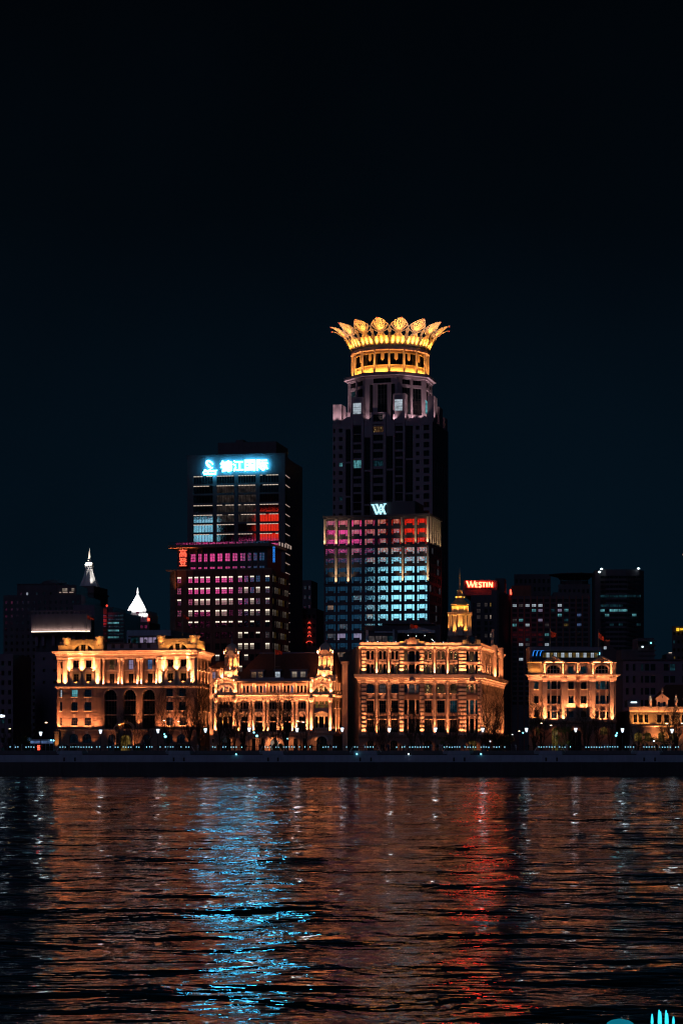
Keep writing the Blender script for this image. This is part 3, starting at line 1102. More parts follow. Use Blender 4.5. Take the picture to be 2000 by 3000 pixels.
# ledges and cornice right across
for a, b in ((xw0, xe1),):
    MB().molding(a, b, [(.05, z_b0), (.35, z_b0 + .15), (.35, z_b1 - .15), (.25, z_b1)], .3, 1, .3).build("base_ledge", ST, A)
    MB().molding(a, b, [(.12, z_l0), (.5, z_l0 + .25), (.55, z_l1 - .12), (.3, z_l1)], .3, 1, .3).build("string_course", SL, A)
    MB().molding(a, b, [(.05, z_ar), (.2, z_ar + .1), (.2, z_ar + .38), (.12, z_ar + .4), (.12, z_cb)], .3, 1, .3).build("frieze", ST, A)
    MB().molding(a, b, [(.3, z_cb), (.42, z_cb + .25), (.42, z_cb + .5), (1.05, z_cb + .55), (1.15, z_ct - .25), (1.3, z_ct)], .3, 1, .3).build("cornice", SL, A)
    dentils(A, None, a, b, z_cb + .12, z_cb + .46, .72, .62)
washer(A, None, xw0, xe1, -1.1, z_ar - .6, 34, WARM, 12)
washer(A, None, xw0, xe1, -1.25, z_ct + .2, 10, WARM, 8, down=True)

# the turned side on the lane
zs_ = [(Z1(1010), Z1(850)), (Z1(740), Z1(605)), (Z1(1265), Z1(1132)), (Z1(1522), Z1(1362)), (Z1(1795), Z1(1648))]
sx = [(2.8 + 6.4 * i, 4.5 + 6.4 * i) for i in range(4)]
hs = [(a, b, za, zb) for a, b in sx for za, zb in zs_]
wall(MB(), 0.02, SA, GZ, z_ar, hs).build("side_wall", ST, A, FAs)
for h in hs:
    window(A, FAs, *h[:4], .32, M['glass_dark'], 2, 3)
    sill(A, FAs, h[0], h[1], h[2])
for a, b in sx:
    pediment(A, FAs, a - .8, b + .8, Z1(800), Z1(738) - Z1(800), .5, .28)
    uplight(A, FAs, a - 1.0, -1, z_l1 + .6, 620, cone=80, tilt=10)
    uplight(A, FAs, (a + b) / 2, -1, z_b1 + .6, 620, cone=85, tilt=10)
MB().molding(0, SA, [(.05, z_b0), (.35, z_b0 + .15), (.35, z_b1 - .15), (.25, z_b1)], .3).build("base_ledge", ST, A, FAs)
MB().molding(0, SA, [(.12, z_l0), (.5, z_l0 + .25), (.55, z_l1 - .12), (.3, z_l1)], .3).build("string_course", SL, A, FAs)
MB().molding(0, SA, [(.05, z_ar), (.12, z_ar + .4), (.12, z_cb)], .3).build("frieze", ST, A, FAs)
MB().molding(0, SA, [(.3, z_cb), (.42, z_cb + .5), (1.05, z_cb + .55), (1.3, z_ct)], .3).build("cornice", SL, A, FAs)
washer(A, FAs, 1, SA - 1, -1.1, z_ar - .6, 34, WARM, 12)
att = MB().box(.3, 9.5, .3, 3, z_ct + .02, Z1(318)).box(1.2, 8.6, .25, 3.2, Z1(318), Z1(225))
att.build("attic_gable", ST, A, FAs)
for k in range(7):
    a = math.radians(18 + 24 * k)
    c = (4.9, z_ct + .3)
    pts = [(c[0] - r * math.cos(q), c[1] + r * .9 * math.sin(q)) for q, r in ((a - .16, 2.0), (a + .16, 2.0), (a + .16, 3.0), (a - .16, 3.0))]
    MB().prism(pts, .1, .32).build("voussoir", SL, A, FAs)
washer(A, FAs, .6, 9, -.9, z_ct + .35, 45, GOLD, 20)
# set-back attic storey and roof pavilion
xr0, xr1 = X1(975), X2(505)
hs = [(xr0 + 1.2 + 2.75 * i, xr0 + 2.3 + 2.75 * i, z_ct + .9, z_ct + 2.1) for i in range(5)]
wall(MB(), xr0 - .2, xr1 + .1, z_ct, Z1(290), hs, y=3.0).build("setback_wall", M['roof_lead'], A)
for h in hs:
    window(A, None, *h[:4], 3.25, M['glass_dark'], 2, 2)
MB().box(xr0, xr1, 3.3, 12, z_ct + .3, Z1(292)).box(xr0 - .3, xr1 + .1, 2.7, 12.2, Z1(290), Z1(275)).build("setback_roof", M['roof_grey'], A)
pv0, pv1 = FA.x(364), FA.x(465)
pb0, pb1 = FA.z(1885, 415), FA.z(1863, 415)
pav = MB().box(pv0, pv1, 6.2, 12, pb0 - .6, pb1).box(pv0 - .5, pv1 + .5, 5.0, 12.5, pb1, pb1 + .35)
pav.build("roof_pavilion", M['roof_grey'], A)
for i in range(8):
    a = pv0 + (pv1 - pv0) * i / 8
    b = pv0 + (pv1 - pv0) * (i + 1) / 8
    window(A, None, a + .05, b - .05, pb0, pb1 - .1, 6.05, M['room_mauve'] if i in (3, 4, 5, 7, 2) else M['room_teal_dim'], 1, 1, name="window")
for i in range(3):
    x = pv0 + (1.2, 4.6, 8.0)[i]
    p = root_at("potted_shrub", *FA.world(x, 5.4, z_ct + 3.2), ("small clipped shrub ball in front of the mauve roof windows, nearest the plain attic gable", "small clipped shrub ball in the middle of the roof terrace glazing", "small clipped shrub ball on the roof terrace beside the far attic gable")[i], "shrub", "potted shrubs on the roof terrace")
    MB().lathe([(.25, pb0 - z_ct - 3.4), (.35, pb0 - z_ct - 2.9)], 0, 0, 8).build("pot", M['dark_metal'], p)
    mb = MB()
    for k in range(120):
        v = Vector((R.gauss(0, 1), R.gauss(0, 1), R.gauss(0, 1))).normalized() * R.uniform(.35, .6) + Vector((0, 0, pb0 - z_ct - 2.3))
        t = Vector((R.gauss(0, 1), R.gauss(0, 1), R.gauss(0, 1))).normalized() * .16
        s = t.orthogonal().normalized() * .1
        mb.add([v - t, v + s, v + t, v - s], [(0, 1, 2, 3)])
    mb.build("crown", M['leaf'], p)
wp = FA.world(X1(592), 3, 0)
flag("small orange red flag on the attic gable beside the curved lit wall", wp.x, wp.y, Z1(205), FA.z(1796, 245), 2.2, 1.2, 1.3, lit=260)
wp = FA.world(FA.x(525), 3, 0)
flag("drooping red flag on the attic gable in front of the office block windows", wp.x, wp.y, Z1(160), FA.z(1790, 525), 1.8, 1.2, 1.8, lit=40)

BEAM, WASH = 3.7, 1.1
# ================================================================== 2. the domed club
FB = Frame(800, 622, -10)
BX1, BZ1 = FB.crop(600, 1880, 7.127, 450)
BX2, BZ2 = FB.crop(800, 1880, 7.127, 1000)
B = root("domed_club_building", FB, "ornate floodlit club with two small domed cupolas, steep dark roof and tall columned front", "building")
bx0, bx1 = BX1(190), BX2(1248)
bc_t, bc_b = BZ1(1115), BZ1(1160)
bl_t, bl_b = BZ1(1895), BZ1(1955)
FBs = FB.side(bx1, 90)
SB = 13.2
lp = FB.M.inverted() @ FBs.world(SB, 0)
MB().plan([(bx0 + .2, 1.6), (bx1 - .9, 1.6), (lp.x - 1.2, lp.y), (lp.x - 2, 26), (bx0 + .2, 26)], GZ, bc_t - .02).build("body", M['stone_dark'], B)
# main storeys
pavs = ((BX1(195), BX1(680)), (BX2(752), BX2(1248)))
mid0, mid1 = pavs[0][1], pavs[1][0]
nb = 5
bw = (mid1 - mid0) / nb
holes, wl_, = [], []
for i in range(nb):
    c = mid0 + bw * (i + .5)
    for s in (-1, 0, 1):
        holes.append((c + s * 1.0 - .38, c + s * 1.0 + .38, BZ1(1405), BZ1(1275)))
    holes.append((c - .95, c + .95, BZ1(1880), BZ1(1565)))
wall(MB(), mid0, mid1, bl_t, bc_b, holes).build("front_wall", ST, B)
for i, h in enumerate(holes):
    big = h[1] - h[0] > 1
    window(B, None, *h[:4], .3, M['glass_dark'], 2, 3 if big else 2)
    if big:
        MB().box(h[0], h[1], .05, .35, BZ1(1685), BZ1(1655)).build("transom", SL, B)
for i in range(nb):
    c = mid0 + bw * (i + .5)
    po, pi_ = arc_pts(c - 1.6, c + 1.6, BZ1(1560), BZ1(1455), 10), arc_pts(c - 1.1, c + 1.1, BZ1(1560), BZ1(1495), 10)
    mb = MB()
    for p, q, r, s in zip(po, po[1:], pi_[1:], pi_):
        mb.prism([p, q, r, s], -.4, .03)
    mb.prism([(c - .5, BZ1(1555)), (c + .5, BZ1(1555)), (c + .3, BZ1(1505)), (c - .3, BZ1(1505))], -.3, .03)
    mb.build("arched_hood", SL, B)
    MB().box(c - 1.2, c - .97, -.15, .03, bl_t, BZ1(1562)).box(c + .97, c + 1.2, -.15, .03, bl_t, BZ1(1562)).build("window_surround", SL, B)
    sill(B, None, c - 1.4, c + 1.4, BZ1(1408))
for i in range(nb + 1):                           # giant half columns with a shadowed gap beside each
    x = mid0 + bw * i
    for s in ((-1, 1) if 0 < i < nb else ((1,) if i == 0 else (-1,))):
        xx = x + s * .62
        pilaster(B, None, xx - .42, xx + .42, bl_t + .02, bc_b - .9, .35, SL, round_=True, name="column", cap=1.1)
        uplight(B, None, xx, -1.15, bl_t + .75, 720, WARM, 62, 8)
    if 0 < i < nb:
        MB().box(x - .16, x + .16, -.02, .3, bl_t, bc_b - 1).build("painted_gap_shade", M['dark_frame'], B)  # dark strip painting the shade in the gap between paired columns
MB().molding(mid0, mid1, [(.3, bc_b - .9), (.45, bc_b - .7), (.45, bc_b)], .3).build("entablature", SL, B)
# attic link storey with triple arched windows
az0, az1 = BZ1(1095), BZ1(850)
holes = []
wc = [FB.x(u) for u in (723.3, 762.5, 802.4, 842.5, 881.8)]
for c in wc:
    for s in (-1, 0, 1):
        holes.append((c + s * 1.06 - .33, c + s * 1.06 + .33, BZ1(1068), BZ1(915), .33))
wall(MB(), mid0, mid1, az0, az1, holes, y=.9).build("attic_wall", ST, B)
for i, h in enumerate(holes):
    m = [M['room_dim'], M['glass_blue'], M['room_pink']][i % 3] if i < 9 else M['glass_dark']
    if i == 11: m = M['room_blue']
    window(B, None, *h[:4], 1.15, m, 1, 2, .33, bar=.06)
for i, c in enumerate(wc):
    sill(B, None, c - 1.45, c + 1.45, BZ1(1072), proj=.25)
    B.children
    for s in (-1, 1):
        MB().box(c + s * 1.62 - .1, c + s * 1.62 + .1, .6, 1.0, az0, az1).build("fin", SL, B)
        uplight(B, None, c + s * 1.35, .2, az1 - .35, 260, WARM, 95, 14, fixture=False, down=True)
    MB().box(c + 1.75, min(c + 2.2, mid1), .3, 1.0, az0, az1).build("pier", M['stone_brown'], B)
MB().molding(mid0, mid1, [(.1, az1), (.5, az1 + .12), (.6, az1 + .35)], 1.2).build("attic_cornice", SL, B)
MB().box(mid0, mid1, -.2, .5, az1 + .36, BZ1(778)).build("roof_parapet", M['roof_lead'], B)
MB().box(mid0 + 5.5, mid1 - 7.6, -.25, .45, BZ1(778), BZ1(752)).build("parapet_step", M['roof_lead'], B)
washer(B, None, mid0 + .3, mid1 - .3, .15, az1 - .15, 24, WARM, 16, down=True)
MB().box(mid0, mid1, .9, 4, az0 - .6, az0).build("attic_plinth", M['roof_lead'], B)

# two pavilions, each with arched attic window, pediment and cupola
for (xa, xb), PX, PZ, k0 in ((pavs[0], BX1, BZ1, 0), (pavs[1], BX2, BZ2, 1)):
    wx = (PX(290), PX(575)) if k0 == 0 else (PX(862), PX(1148))
    xc = (wx[0] + wx[1]) / 2
    ww = wx[1] - wx[0]
    holes = []
    for s in (-1, 0, 1):
        holes.append((xc + s * ww * .345 - ww * (.11 if s else .18), xc + s * ww * .345 + ww * (.11 if s else .18), BZ2(1380), BZ2(1238)))
        holes.append((xc + s * ww * .345 - ww * (.11 if s else .18), xc + s * ww * .345 + ww * (.11 if s else .18), BZ2(1795), BZ2(1560)))
    wall(MB(), xa, xb, bl_t, bc_b, holes, y=.35).build("pavilion_wall", ST, B)
    for i, h in enumerate(holes):
        top = i % 2 == 0
        window(B, None, *h[:4], .65, M['room_amber'] if (top and k0) else M['glass_dark'], 2 if i // 2 == 1 else 1, 2 if top else 3, fmat=M['pale_frame'] if top else None)
    for s in (-1, 1):
        pilaster(B, None, xc + s * ww * .20 - .2, xc + s * ww * .20 + .2, BZ2(1800), BZ2(1555), .0, SL, round_=True, name="mullion_column", cap=.4, base=.3)
        uplight(B, None, xc + s * ww * .2, -.7, BZ2(1800) + .5, 300, GOLD, 60, 8, fixture=False)
        x = xc + s * ww * .69
        pilaster(B, None, x - .62, x + .62, bl_t + .02, bc_b - .05, .55, SL, round_=True, name="giant_column", cap=1.6)
        uplight(B, None, x, -1.7, bl_t + .75, 1300, WARM, 62, 9)
    MB().box(wx[0] + .2, wx[1] - .2, .0, .36, BZ2(1560), BZ2(1515)).build("window_lintel", SL, B)
    MB().box(wx[0], wx[1], .2, .36, BZ2(1500), BZ2(1390)).build("spandrel", M['roof_lead'], B)
    pediment(B, None, wx[0] + .1, wx[1] - .1, BZ2(1510), BZ2(1440) - BZ2(1510), .6, .28, y=.3)
    balustrade(B, None, wx[0], wx[1], BZ2(1882), BZ2(1800), -.7)
    MB().box(wx[0] - .2, wx[1] + .2, -1.0, .4, BZ2(1905), BZ2(1882)).build("balcony_slab", SL, B)
    washer(B, None, wx[0] + .2, wx[1] - .2, -.55, BZ2(1330), 26, WARM, 14)
    # attic
    hz0 = bc_t + .02
    c0 = PX(440) if k0 == 0 else PX(1003)
    rad = (PX(585) - PX(300)) / 2 if k0 == 0 else (PX(1150) - PX(872)) / 2
    at = BZ2(905)
    hole = (c0 - rad, c0 + rad, BZ2(1050), at, at - BZ2(1050) - .02)
    wall(MB(), xa, xb, hz0, BZ2(838), [hole], y=.2).build("attic_wall", SL, B)
    window(B, None, *hole[:4], .5, M['room_pink'] if k0 == 0 else M['room_amber'], 4, 2, hole[4], fmat=M['pale_frame'])
    for s in (-.38, .38):
        MB().box(c0 + s * rad - .16, c0 + s * rad + .16, .05, .5, hole[2], at - .25).build("mullion", SL, B)
    po, pi_ = arc_pts(c0 - rad - .4, c0 + rad + .4, BZ2(1050), at + .45, 14), arc_pts(c0 - rad, c0 + rad, BZ2(1050), at, 14)
    mb = MB()
    for p, q, r, s in zip(po, po[1:], pi_[1:], pi_):
        mb.prism([p, q, r, s], -.12, .22)
    mb.build("arch_ring", SL, B)
    pl, pr = (PX(255), PX(612)) if k0 == 0 else (PX(820), PX(1180))
    pc = (pl + pr) / 2
    mb = MB()
    th = .42
    z0, zt = BZ2(838), BZ2(725)
    mb.prism([(pl, z0 - .05), (pr, z0 - .05), (pc, zt - th)], .0, .5)
    mb.prism([(pl - .25, z0), (pc, zt - th), (pc, zt), (pl - .35, z0 + th)], -.55, .5)
    mb.prism([(pr + .25, z0), (pr + .35, z0 + th), (pc, zt), (pc, zt - th)], -.55, .5)
    mb.build("gable_pediment", SL, B)
    MB().lathe([(.55, -.12), (.62, 0), (.40, .1), (.1, .16)], 0, 0, 14).build("roundel", M['stone_brown'], B, None, (pc, -.1, BZ2(790)), Matrix.Rotation(math.radians(90), 4, 'X'))
    for s, (p, q) in zip((-1, 1), ((PX(198), PX(268)), (PX(600), PX(672))) if k0 == 0 else ((PX(762), PX(832)), (PX(1165), PX(1240)))):
        MB().box(p, q, -.15, .25, hz0, BZ2(842)).box(p + .2, q - .2, -.25, .25, BZ2(1030), BZ2(960)).box(p + .3, q - .3, -.22, .25, BZ2(940), BZ2(870)).build("attic_pier", SL, B)
        uplight(B, None, (p + q) / 2, -1.0, hz0 + .6, 620, WARM, 85, 12)
        # shoulder blocks behind the pediment
        MB().box(p - .1, q + .7 if s < 0 else q + .1, .3, 2.4, BZ2(838), BZ2(745)).build("shoulder_block", SL, B)
        uplight(B, None, (p + q) / 2 + (-s) * .3, -.6, BZ2(835) + .4, 380, WARM, 110, 16, fixture=False)
    MB().box(xa - .1, xb + .1, -.3, .25, BZ2(838) - .1, BZ2(838) + .12).build("attic_cap", SL, B)
    uplight(B, None, c0, -1.3, hz0 + .5, 620, WARM, 110, 14)
    uplight(B, None, c0 - 1, -1.3, at + .3, 300, WARM, 110, 14, fixture=False)
    uplight(B, None, c0 + 1, -1.3, at + .3, 300, WARM, 110, 14, fixture=False)
    # cupola
    cx = PX(500) if k0 == 0 else PX(1045)
    cyy = 4.2
    zb0, zb1 = BZ2(735), BZ2(590)
    hw = 1.55
    base = MB().box(cx - hw, cx + hw, cyy - hw - 1.3, cyy + hw, zb0 - 2, zb1 - .3).box(cx - hw - .15, cx + hw + .15, cyy - hw - 1.45, cyy + hw + .1, zb1 - .3, zb1)
    base.build("cupola_base", SL, B)
    MB().box(cx - hw - 1.2, cx + hw + 1.2, cyy - 2.2, cyy + 2.4, zb0 - 2.5, zb0 - .2).build("cupola_plinth", SL, B)
    for s in (-1, 1):                             # scroll volutes at the sides
        pts = [(cx + s * hw, zb0 - .2), (cx + s * (hw + 1.15), zb0 - .2), (cx + s * (hw + 1.25), zb0 + .25), (cx + s * (hw + .7), zb0 + .6),
               (cx + s * (hw + .5), zb0 + 1.2), (cx + s * (hw + .62), zb1 - .2), (cx + s * hw, zb1 - .2)]
        MB().prism(pts if s < 0 else pts[::-1], cyy - 1.9, cyy - .9).build("volute", SL, B)
        uplight(B, None, cx + s * (hw + .7), cyy - 3.2, zb0 - .1, 900, WARM, 100, 18, fixture=False)
    uplight(B, None, cx, cyy - 3.7, zb0 - .4, 1500, WARM, 100, 12, fixture=False)
    balustrade(B, None, cx - 1.25, cx + 1.25, zb1, BZ2(500), cyy - 2.3, .4)
    for s in (-1, 1):
        MB().lathe([(.3, zb1), (.38, zb1 + .3), (.2, zb1 + .5), (.34, zb1 + .9), (.1, zb1 + 1.25)], cx + s * 1.75, cyy - 2.2, 8).build("urn", SL, B)
    zc0, zc1, zc2 = zb1 + .02, BZ2(300), BZ2(240)
    MB().plan([(cx + 1.45 * math.cos(a), cyy + 1.45 * math.sin(a)) for a in [math.pi / 8 + math.pi / 4 * i for i in range(8)]], zc0, zc1).build("lantern_core", M['gold_panel'], B)
    for i in range(8):
        a = math.pi / 8 + math.pi / 4 * i
        r_ = 1.95
        px, py = cx + r_ * math.cos(a), cyy + r_ * math.sin(a)
        mb = MB().lathe([(.33, zc0), (.33, zc0 + .9), (.24, zc0 + 1.0), (.21, zc1 - .5), (.32, zc1 - .1), (.34, zc1)], px, py, 9)
        mb.build("cupola_column", SL, B)
    for i in range(8):
        a = math.pi / 4 * i
        if math.sin(a) < .2:
            uplight(B, None, cx + 2.35 * math.cos(a), cyy + 2.35 * math.sin(a), zc0 + .5, 900, WARM, 80, 10, fixture=False, yaw=a + math.pi / 2)
    oct_ = lambda r: [(cx + r * math.cos(math.pi / 8 + math.pi / 4 * i), cyy + r * math.sin(math.pi / 8 + math.pi / 4 * i)) for i in range(8)]
    MB().plan(oct_(2.2), zc1, zc1 + .3).plan(oct_(2.12), zc1 + .3, zc2 - .2).plan(oct_(2.5), zc2 - .2, zc2).build("cupola_entablature", SL, B)
    po = arc_pts(cx - 1.15, cx + 1.15, zc2, BZ2(170), 10)
    MB().prism(po[::-1], cyy - 2.5, cyy - 1.7).prism([(p[0] * 1.0 + (p[0] - cx) * .12, p[1] + .12) for p in po] + [(p[0], p[1]) for p in po[::-1]], cyy - 2.65, cyy - 1.7).build("round_pediment", SL, B)
    for s in (-1, 1):
        MB().lathe([(.32, zc2), (.3, zc2 + .5), (.45, zc2 + .9), (.3, zc2 + 1.3), (.05, zc2 + 1.7)], cx + s * 2.1, cyy - .9, 8).build("finial_urn", SL, B)
        MB().box(cx + s * 1.1 - .6, cx + s * 1.1 + .6, cyy - 2.2, cyy - 1, zc2, zc2 + .5).build("dark_parapet", M['dark_frame'], B)
    zd = zc2 + .3
    dome = [(1.75, zd), (1.95, zd + .4), (1.98, zd + .9), (1.8, zd + 1.6), (1.35, zd + 2.3), (.75, zd + 2.75), (.3, zd + 3.0)]
    MB().lathe(dome, cx, cyy, 32, lobes=8, lobe=.09).build("dome", M['stone_light'], B)
    MB().lathe([(.32, zd + 3.0), (.2, zd + 3.3), (.38, zd + 3.7), (.16, zd + 4.1), (.12, zd + 4.6), (.05, zd + 5.0), (.03, zd + 6.6)], cx, cyy, 8).build("finial", M['roof_lead'], B)
    for a in (-2.6, -1.9, -1.2, -.5):
        uplight(B, None, cx + 2.55 * math.cos(a), cyy + 2.55 * math.sin(a), zc2 + .1, 520, WARM, 90, 22, fixture=False, yaw=a + math.pi / 2)

# cornice and base
MB().molding(bx0, bx1, [(.15, bc_b), (.3, bc_b + .2), (.75, bc_b + .3), (.95, bc_t)], .3, .3, 1).build("cornice", SL, B)
dentils(B, None, bx0, bx1, bc_b + .02, bc_b + .22, .5, .6)
washer(B, None, bx0 + .5, bx1 - .3, -1.1, bc_b - 1.5, 26, WARM, 12)
MB().molding(bx0, bx1, [(.1, bl_b), (.5, bl_b + .3), (.7, bl_t - .2), (.5, bl_t)], .3, .3, .5).build("base_ledge", SL, B)
holes = [(BX1(340), BX1(545), GZ + .4, BZ1(1985), 1.4), (BX2(905), BX2(1125), GZ + .4, BZ2(1975), 1.5)]
ec = (mid0 + mid1) / 2 + .4
holes += [(ec - 1.3, ec + 1.3, GZ + .2, BZ1(2030), 1.3)] + [(ec + s - .6, ec + s + .6, GZ + 2, BZ1(2020)) for s in (-9.3, -6.2, -3.4, 3.6, 6.3, 9)]
wall(MB(), bx0, bx1, GZ, bl_b, holes, y=-.1).build("base_wall", ST, B)
courses(B, None, bx0, bx1, GZ, bl_b, 1.1, holes, ST, .14, .05)
for i, h in enumerate(holes):
    window(B, None, *h[:4], .3, M['room_white'] if i == 2 else M['glass_dark'], 3 if h[1] - h[0] > 1.5 else 2, 3, h[4] if len(h) > 4 else 0, name="door" if i == 2 else "window")
    if i < 2:
        po, pi_ = arc_pts(h[0] - .5, h[1] + .5, h[3] - 1.4, h[3] + .5, 12), arc_pts(h[0], h[1], h[3] - 1.4, h[3], 12)
        mb = MB()
        for p, q, r, s in zip(po, po[1:], pi_[1:], pi_):
            mb.prism([p, q, r, s], -.45, -.08)
        mb.build("arch_ring", SL, B)
for x, e in ((ec - 5, 260), (ec + 5, 260), (ec, 900), (mid0 - 2, 120), (mid1 + 2, 120)):
    uplight(B, None, x, -2.2, bl_b + .3, e, WARM, 120, 14, fixture=False, down=True)
for s in (-1, 1):
    pilaster(B, None, ec + s * 2.1 - .5, ec + s * 2.1 + .5, GZ, bl_b - .2, 1.0, SL, name="porch_pier")
# the steep hipped roof with dormers
zr0, zr1 = az1 + .1, FB.z(1914, 900)
ra, rb = FB.x(738), FB.x(1001)
yr = 10.0
mb = MB()
e = [(mid0 - 2.5, 2.4), (bx1 + .3, 2.4), (bx1 + .3, 22), (mid0 - 2.5, 22)]
t_ = [(mid0 + 4.5, yr), (bx1 - 1, yr), (bx1 - 1, yr + 3), (mid0 + 4.5, yr + 3)]
zr1 = CAMH + (HOR - 1914) / FL * (FB.depth(860) + yr)
mb.add([(x, y, zr0) for x, y in e] + [(x, y, zr1) for x, y in t_], [(0, 1, 5, 4), (1, 2, 6, 5), (2, 3, 7, 6), (3, 0, 4, 7), (4, 5, 6, 7), (3, 2, 1, 0)])
mb.build("roof", M['roof_tile'], B)
MB().box(mid0 + 4.4, bx1 - .9, yr - .15, yr + 3.1, zr1, zr1 + .28).build("ridge_cap", M['roof_lead'], B)
for ua, ub, m in ((727, 765, 'room_warm'), (797, 815, 'room_cool'), (843, 893, 'room_white')):
    yd = 3.4
    a, b = FB.x(ua) * 1.005, FB.x(ub) * 1.005
    zb_, zt_ = FB.z(1985, 800), FB.z(1963, 800)
    dm = MB().box(a, b, yd + .2, yd + 5, zb_ - .6, zt_).box(a - .3, b + .3, yd - .1, yd + 5, zt_, zt_ + .3)
    dm.build("dormer", M['roof_lead'], B)
    n = 2 if ub - ua > 20 else 1
    for i in range(n):
        c = a + (b - a) * (i + .5) / n
        window(B, None, c - .75, c + .75, zb_ + .1, zt_ - .35, yd + .1, M[m], 3, 2, fmat=M['pale_frame'])
# left lean-to wing with small gable roof
wx0, wx1 = BX1(95), bx0
hs = [(wx0 + .75, wx0 + 1.65, BZ1(b), BZ1(a)) for a, b in ((628, 770), (945, 1080), (1243, 1400), (1715, 1830), (2030, 2110))]
wall(MB(), wx0, wx1 + .1, GZ, BZ1(548), hs, y=.5).build("wing_wall", M['plaster'], B)
for i, h in enumerate(hs):
    window(B, None, *h[:4], .8, [M['room_mauve'], M['glass_blue'], M['room_teal_dim'], M['glass_dark'], M['glass_dark']][i], 2, 2)
MB().box(wx0 + .05, wx0 + 4, 1.2, 18, GZ, BZ1(548)).build("wing_body", M['plaster'], B)
mb = MB()
mb.add([(wx0 - .2, .3, BZ1(545)), (wx0 + 4.3, .3, BZ1(545)), (wx0 + 4.3, 7, BZ1(410)), (wx0 + 1, 7, BZ1(410)), (wx0 - .2, 14, BZ1(545)), (wx0 + 4.3, 14, BZ1(545))], [(0, 1, 2, 3), (3, 2, 5, 4), (0, 3, 4), (1, 5, 2)])
mb.build("wing_roof", M['roof_tile'], B)
MB().box(wx0 - .35, wx0 + .25, .1, .6, BZ1(560), BZ1(520)).build("gutter", SL, B)
for h in (hs[1], hs[3]):
    uplight(B, None, wx0 + .4, -.7, h[2] - 2.4, 260, WARM, 90, 14, fixture=False)
# side return
zz = [(BZ2(1795), BZ2(1560)), (BZ2(1380), BZ2(1238)), (BZ2(1050), BZ2(920))]
hs = [(1.6 + 4.4 * i, 2.9 + 4.4 * i, a, b) for i in range(3) for a, b in zz]
wall(MB(), 0.02, SB, GZ, BZ2(838), hs).build("side_wall", ST, B, FBs)
for h in hs:
    window(B, FBs, *h[:4], .3, M['glass_dark'], 2, 3)
    sill(B, FBs, h[0], h[1], h[2])
for i in range(3):
    uplight(B, FBs, .7 + 4.4 * i, -1.1, bl_t + .6, 700, WARM, 70, 9)
    uplight(B, FBs, 2.2 + 4.4 * i, -1.1, bc_t + .5, 420, WARM, 90, 12)
MB().molding(0, SB, [(.15, bc_b), (.3, bc_b + .2), (.75, bc_b + .3), (.95, bc_t)], .3).build("cornice", SL, B, FBs)
MB().molding(0, SB, [(.1, bl_b), (.5, bl_b + .3), (.7, bl_t - .2), (.5, bl_t)], .3).build("base_ledge", SL, B, FBs)
pediment(B, FBs, .2, 5.6, BZ2(838), 2.2, .55, .4)
balustrade(B, FBs, .4, 4.6, BZ2(1882), BZ2(1800), -.6)
# chimney
chx, chy = FB.x(993.5), 9.0
MB().box(chx - .75, chx + .85, chy, chy + 1.5, GZ, FB.z(1938, 993)).box(chx - 1.0, chx + 1.1, chy - .25, chy + 1.75, FB.z(1942, 993), FB.z(1934, 993)).build("chimney", M['plaster'], B)
uplight(B, None, chx, chy - 2.4, FB.z(2035, 993), 420, WARM, 60, 7, fixture=False)
wp = FB.world(FB.x(803), 1.0, 0)
flag("red flag flying on the roof of the domed club", wp.x, wp.y, BZ1(750), FB.z(1898, 803), 2.1, 1.5, .9, lit=220)
mb = MB()
wpz = BZ1(750)
gm = root_at("flag_mast_stays", wp.x, wp.y, wpz, "thin guy wires staying the flag mast on the club roof", "guy wires")
h_ = FB.z(1898, 803) - wpz
MB().tube((0, 0, h_ * .35), (-3.4, 1.0, 0), .025, n=4).build("wire", M['dark_metal'], gm)
MB().tube((0, 0, h_ * .35), (3.4, 1.0, 0), .025, n=4).build("wire", M['dark_metal'], gm)
MB().tube((0, 0, h_ * .37), (1.4, 0, h_ * .37), .04, n=5).build("yard_arm", M['pale_frame'], gm)

BEAM, WASH = 1.7, 0.33
# ================================================================== 3. banded stone corner building with the clock cupola
FC = Frame(1230, 622, 5)
CX, CZ = FC.crop(1020, 1680, 3.267, 600)
C = root("banded_corner_building", FC, "large floodlit stone building with banded piers, deep mid cornice and a corner cupola", "building")
SB_ = M['stone_brown']
cx0, cx1 = CX(102), CX(1262)
zp_t, zp_b = CZ(662), CZ(698)
zk_t, zk_b = CZ(966), CZ(1032)
zl_t, zl_b = CZ(1548), CZ(1578)
FCs = FC.side(cx1, 74)
SC = 58.0
lp = FC.M.inverted() @ FCs.world(SC, 0)
MB().plan([(cx0 + .2, 1.4), (cx1 - .9, 1.4), (lp.x - 1.0, lp.y), (cx0 + .2, lp.y)], GZ, zp_b).build("body", M['stone_dark'], C)
MB().plan([(cx0 + .3, 1.4), (cx1 - .9, 1.4), (lp.x - 1.0, lp.y), (cx0 + .3, lp.y)], zp_b, zp_b + .2).build("roof", M['roof_grey'], C)
bays = [(168, 252), (285, 370), (403, 485), (722, 805), (838, 930), (962, 1050)]
cbay = (530, 680)
tbay = (1125, 1235)
up, lo = [], []
for a, b in bays:
    a, b = CX(a), CX(b)
    m_ = (a + b) / 2
    g = .22
    up += [(a + .3, m_ - g, CZ(820), CZ(740), .55), (m_ + g, b - .3, CZ(820), CZ(740), .55), (a + .3, m_ - g, CZ(955), CZ(870), 0), (m_ + g, b - .3, CZ(955), CZ(870), 0)]
    lo += [(a + .3, b - .3, CZ(1145), CZ(1060), .45), (a + .3, b - .3, CZ(1330), CZ(1215), 0), (a + .3, b - .3, CZ(1522), CZ(1400), 0)]
